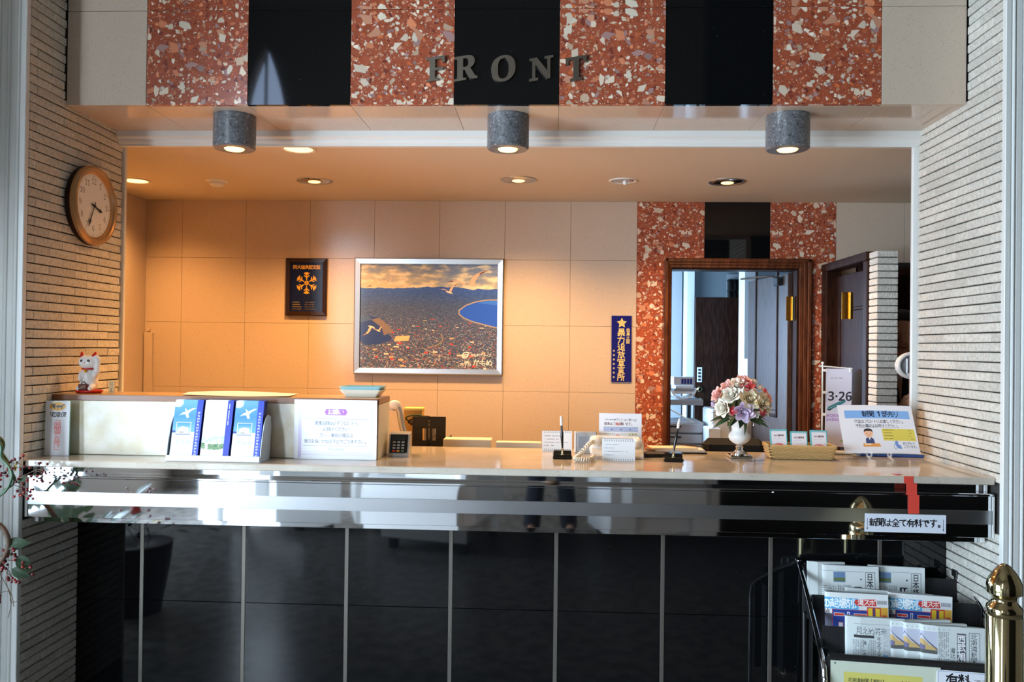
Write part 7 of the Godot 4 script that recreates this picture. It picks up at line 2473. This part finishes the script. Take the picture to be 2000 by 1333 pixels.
	for i in 18:
		var a := TAU * i / 18.0 * 3.0
		var d := Vector3(0.42 * cos(a), 0.22 + 0.10 * (i % 6), 0.34 * sin(a))
		if i < 11:
			berry_spray(ar, Vector3(0, 0.02, 0), d, 0.10, 12, 0.008, bark, reds)
		part("fruit", ball(Vector3.ONE * 0.028, 14, 9), orange[i % 2], ar, d * 0.85 + Vector3(0.03, 0.02, 0.02))
		for k in 6:
			var l := part("leaf", lv, leafm[0 if k < 4 else (i + k) % 3], ar)
			var dd := (d + Vector3(rng.randf_range(-0.16, 0.16), rng.randf_range(-0.14, 0.14), rng.randf_range(-0.16, 0.16)))
			l.transform = Transform3D(Basis.looking_at(-dd.normalized(), Vector3.UP).scaled(Vector3.ONE * rng.randf_range(0.9, 1.5)), dd * rng.randf_range(0.45, 0.95))

# ------------------------------------------------------------------ people
func hand_bones(wrist: Vector3, along: Vector3, out_of_back: Vector3, thumb_side: Vector3, curl: float) -> Array:
	var b := []
	var palm := wrist + along * 0.045
	for k in 4:
		var s := (k - 1.5) * 0.019
		b.append([wrist + thumb_side * s * 0.6, wrist + along * 0.085 - thumb_side * s, 0.016, 0.0125])
		var base := wrist + along * 0.088 - thumb_side * s
		var lens: float = [0.036, 0.043, 0.041, 0.032][k]
		var d := along.rotated(thumb_side, 0.0).slerp(-out_of_back, curl * 0.35).normalized()
		var p1 := base + d * lens
		d = d.slerp(-out_of_back, curl * 0.5).normalized()
		var p2 := p1 + d * lens * 0.68
		d = d.slerp(-along, curl * 0.35).normalized()
		var p3 := p2 + d * lens * 0.52
		b.append([base, p1, 0.0098, 0.0090])
		b.append([p1, p2, 0.0090, 0.0082])
		b.append([p2, p3, 0.0082, 0.0072])
	var t0 := wrist + along * 0.028 + thumb_side * 0.020
	var t1 := t0 + (along * 0.5 + thumb_side * 0.75 - out_of_back * 0.25).normalized() * 0.040
	var t2 := t1 + (along * 0.85 + thumb_side * 0.3 - out_of_back * 0.3).normalized() * 0.030
	b.append([wrist + along * 0.015 + thumb_side * 0.008, t0, 0.015, 0.0125])
	b.append([t0, t1, 0.0115, 0.0105])
	b.append([t1, t2, 0.0102, 0.0085])
	return b

func person(label: String, at: Vector3, turn: float, skin: Material, top: Material, legs: Material, shirt: Material, hair: Material, j: Dictionary) -> Node3D:
	var t := thing("person", label, "person", at, turn)
	var head: Vector3 = j.head
	var H := Basis(Vector3.UP, j.get("look", 0.0)) * Basis(Vector3.RIGHT, j.get("nod", 0.0))
	var hb := func(x: float, y: float, z: float) -> Vector3:
		return head + H * Vector3(x, y, z)
	var body := []
	var cloth := []
	var trousers := []
	for s in [-1.0, 1.0]:
		var sh := Vector3(0.175 * s, 1.40, 0)
		var el: Vector3 = j.el_l if s > 0.0 else j.el_r
		var wr: Vector3 = j.wr_l if s > 0.0 else j.wr_r
		var hip := Vector3(0.085 * s, 0.90, 0)
		var kn: Vector3 = Vector3(0.115 * s, 0.49, 0.02) + (j.get("kn_l", Vector3.ZERO) if s > 0.0 else j.get("kn_r", Vector3.ZERO))
		var an: Vector3 = Vector3(0.135 * s, 0.09, -0.02) + (j.get("an_l", Vector3.ZERO) if s > 0.0 else j.get("an_r", Vector3.ZERO))
		body.append_array([[Vector3(0.05 * s, 1.42, 0), sh, 0.05, 0.05], [sh, el, 0.046, 0.037], [el, wr, 0.036, 0.026], [hip, kn, 0.078, 0.052], [kn, an, 0.050, 0.036], [an, an + Vector3(0.01 * s, -0.05, 0.10), 0.036, 0.028]])
		cloth.append_array([[Vector3(0.05 * s, 1.42, -0.005), sh, 0.066, 0.064], [sh, el, 0.064, 0.052], [el, wr - (wr - el).normalized() * 0.02, 0.052, 0.041], [Vector3(0.08 * s, 1.34, 0.01), Vector3(0.075 * s, 1.12, 0.015), 0.102, 0.098], [Vector3(0.075 * s, 1.12, 0.015), Vector3(0.09 * s, 0.86, 0.01), 0.096, 0.112]])
		trousers.append_array([[Vector3(0.06 * s, 0.99, 0), hip, 0.10, 0.102], [hip, kn, 0.098, 0.074], [kn, an + Vector3(0, -0.005, 0), 0.074, 0.072]])
		var shoe := [[an + Vector3(0, -0.05, -0.035), an + Vector3(0.015 * s, -0.058, 0.10), 0.040, 0.032], [an + Vector3(0.0, -0.03, -0.02), an + Vector3(0, -0.03, 0.02), 0.045, 0.043], [an + Vector3(0.015 * s, -0.058, 0.10), an + Vector3(0.018 * s, -0.064, 0.15), 0.034, 0.026]]
		part("shoe", blob(shoe, 0.008, 0.02), M.dark_gloss, t)
	body.append_array([[Vector3(0, 1.36, 0), Vector3(0, 1.10, 0), 0.115, 0.105], [Vector3(0, 1.10, 0), Vector3(0, 0.93, 0), 0.105, 0.12], [Vector3(0, 1.44, -0.015), head + Vector3(0, -0.09, -0.02), 0.056, 0.052]])
	var st := new_st()
	add_blob(st, body, 0.013, 0.03)
	add_blob(st, [
		[hb.call(0, 0.040, -0.040), hb.call(0, 0.040, 0.012), 0.074, 0.072], [hb.call(0, -0.015, 0.022), hb.call(0, -0.070, 0.030), 0.060, 0.044], [hb.call(-0.018, -0.096, 0.048), hb.call(0.018, -0.096, 0.048), 0.021, 0.021],
		[hb.call(-0.036, -0.028, 0.046), hb.call(-0.036, -0.034, 0.046), 0.027, 0.025], [hb.call(0.036, -0.028, 0.046), hb.call(0.036, -0.034, 0.046), 0.027, 0.025], [hb.call(0, 0.006, 0.080), hb.call(0, -0.034, 0.096), 0.009, 0.013],
		[hb.call(-0.012, -0.036, 0.084), hb.call(0.012, -0.036, 0.084), 0.009, 0.009], [hb.call(-0.036, 0.022, 0.066), hb.call(0.036, 0.022, 0.066), 0.015, 0.015], [hb.call(-0.018, -0.064, 0.074), hb.call(0.018, -0.064, 0.074), 0.0085, 0.0085],
		[hb.call(-0.076, 0.012, -0.012), hb.call(-0.079, -0.028, -0.010), 0.015, 0.010], [hb.call(0.076, 0.012, -0.012), hb.call(0.079, -0.028, -0.010), 0.015, 0.010], [hb.call(0, -0.07, -0.030), head + Vector3(0, -0.17, -0.035), 0.053, 0.055],
	], 0.0045, 0.016)
	for s in [-1.0, 1.0]:
		var el: Vector3 = j.el_l if s > 0.0 else j.el_r
		var wr: Vector3 = j.wr_l if s > 0.0 else j.wr_r
		var al := (wr - el).normalized()
		var back: Vector3 = (Vector3(s, 0, 0) - al * al.dot(Vector3(s, 0, 0))).normalized()
		if al.y > 0.2:
			back = (Vector3(0, 0, 1) - al * al.z).normalized()
		var th: Vector3 = al.cross(back).normalized() * s
		if al.y > 0.2:
			th = -th
		add_blob(st, [[wr - al * 0.03, wr + al * 0.01, 0.026, 0.022]] + hand_bones(wr, al, back, th, j.get("curl", 0.7)), 0.0042, 0.006)
	part("body", st.commit(), skin, t)
	part("trousers", blob(trousers, 0.013, 0.03), legs, t)
	var collar := [[Vector3(0, 1.40, 0.035), Vector3(0, 1.16, 0.060), 0.068, 0.068], [Vector3(-0.03, 1.465, 0.0), Vector3(0.03, 1.465, 0.0), 0.060, 0.060]]
	part("shirt", blob(collar, 0.009, 0.02), shirt, t)
	# the jacket leaves the chest free in a narrow opening
	part("jacket", blob(cloth, 0.012, 0.022), top, t)
	part("tie", prism([Vector2(-0.012, 0.0), Vector2(0.012, 0.0), Vector2(0.020, -0.20), Vector2(0.0, -0.225), Vector2(-0.020, -0.20)], 0.0, 0.006), top, t, Vector3(0, 1.435, 0.112), Vector3(-0.10, 0, 0))
	for s in [-1.0, 1.0]:
		part("lapel", prism([Vector2(0.012, -0.20), Vector2(0.045, 0.02), Vector2(0.075, -0.02), Vector2(0.082, -0.07), Vector2(0.06, -0.075)] if s > 0.0 else [Vector2(-0.012, -0.20), Vector2(-0.045, 0.02), Vector2(-0.075, -0.02), Vector2(-0.082, -0.07), Vector2(-0.06, -0.075)], 0.0, 0.006), top, t, Vector3(0, 1.42, 0.113), Vector3(-0.10, 0, 0))
		part("eye", ball(Vector3.ONE * 0.0125, 14, 10), M.white_gloss, t, hb.call(0.031 * s, 0.002, 0.0665))
		part("iris", ball(Vector3(0.0058, 0.0058, 0.003), 12, 8), M.dark_gloss, t, hb.call(0.031 * s, 0.001, 0.0780))
		part("eyelid", tube([hb.call(0.018 * s, 0.004, 0.0765), hb.call(0.031 * s, 0.0095, 0.0785), hb.call(0.045 * s, 0.003, 0.0705)], 0.0022, 6), skin, t)
		part("eyebrow", tube([hb.call(0.014 * s, 0.022, 0.082), hb.call(0.032 * s, 0.027, 0.0800), hb.call(0.050 * s, 0.020, 0.068)], [0.003, 0.0032, 0.0018], 6), hair, t)
	part("lips", blob([[hb.call(-0.017, -0.0625, 0.0790), hb.call(0.017, -0.0625, 0.0790), 0.0050, 0.0050], [hb.call(-0.012, -0.070, 0.0780), hb.call(0.012, -0.070, 0.0780), 0.0050, 0.0050]], 0.0022, 0.004), std(rgb(150, 86, 76), 0.5), t)
	part("hair", blob([[hb.call(0, 0.058, -0.045), hb.call(0, 0.062, 0.000), 0.080, 0.076], [hb.call(0, 0.0, -0.066), hb.call(0, -0.05, -0.062), 0.062, 0.045], [hb.call(-0.062, 0.03, -0.014), hb.call(-0.068, 0.0, -0.012), 0.022, 0.012], [hb.call(0.062, 0.03, -0.014), hb.call(0.068, 0.0, -0.012), 0.022, 0.012], [hb.call(-0.045, 0.085, 0.030), hb.call(0.045, 0.085, 0.030), 0.030, 0.030]], 0.006, 0.02), hair, t)
	return t

func build_people() -> void:
	var skin := std(rgb(206, 154, 124), 0.55)
	skin.subsurf_scatter_enabled = true
	skin.subsurf_scatter_strength = 0.08
	var suit := std(rgb(28, 28, 34), 0.85)
	var hair := std(rgb(18, 15, 14), 0.5)
	person("person in a dark suit and white shirt peering out from behind the brick pier", Vector3(2.245, 0.0, -1.36), -0.22, skin, suit, suit, M.white, hair, {
		"head": Vector3(0, 1.645, 0.02), "look": -0.10, "nod": 0.0,
		"el_l": Vector3(0.27, 1.12, -0.02), "wr_l": Vector3(0.27, 0.88, 0.08), "el_r": Vector3(-0.24, 1.13, 0.06), "wr_r": Vector3(-0.06, 1.26, 0.20), "curl": 0.85})
	var denim := std(rgb(36, 40, 52), 0.9)
	person("person in dark trousers standing in the lobby, legs mirrored in the steel apron", Vector3(0.40, 0.0, 4.25), PI, skin, denim, denim, M.grey, hair, {
		"head": Vector3(0, 1.645, 0.02),
		"el_l": Vector3(0.30, 1.12, -0.03), "wr_l": Vector3(0.29, 0.87, 0.06), "el_r": Vector3(-0.30, 1.12, -0.03), "wr_r": Vector3(-0.29, 0.87, 0.06), "curl": 0.6, "an_l": Vector3(0.02, 0, 0.04), "an_r": Vector3(-0.02, 0, 0.0)})
	# white round lamp in front of the person, on an arm that reaches in from the right
	var l := thing("arm_lamp", "round white lamp head with grey tubes in front of the person behind the pier", "lamp", Vector3(2.42, 0, -0.80))
	part("pole", tube([Vector3(0, 0.02, 0), Vector3(0, 1.40, 0)], 0.012, 10), M.white, l)
	part("foot", lathe([Vector2(0.0, 0.001), Vector2(0.12, 0.001), Vector2(0.12, 0.02), Vector2(0.02, 0.03), Vector2(0.0, 0.03)], 32), M.white, l)
	part("arm", tube(smooth_path([Vector3(0, 1.40, 0), Vector3(-0.12, 1.47, 0), Vector3(-0.28, 1.48, 0)]), 0.011, 10), M.white, l)
	var tor := []
	for k in 29:
		var a := TAU * k / 28.0
		tor.append(Vector3(-0.350 + 0.072 * cos(a), 1.492 + 0.058 * sin(a), 0.012))
	part("rim", tube(tor, 0.009, 10), M.white_gloss, l)
	part("shade", ball(Vector3(0.078, 0.064, 0.024), 28, 16), M.white_gloss, l, Vector3(-0.350, 1.492, -0.02))
	var plate := part("reflector", ball(Vector3(0.066, 0.052, 0.006), 28, 12), M.grey, l, Vector3(-0.350, 1.490, 0.004))
	for k in 3:
		part("tube", tube([Vector3(-0.034 + 0.026 * k, -0.034, 0.010), Vector3(-0.034 + 0.026 * k, 0.034, 0.010)], 0.008, 10), M.silver, plate)
	part("clip", box(Vector3(0.075, 0.012, 0.02), 0.004), M.white_gloss, plate, Vector3(0.0, -0.044, 0.012), Vector3(0, 0, -0.15))
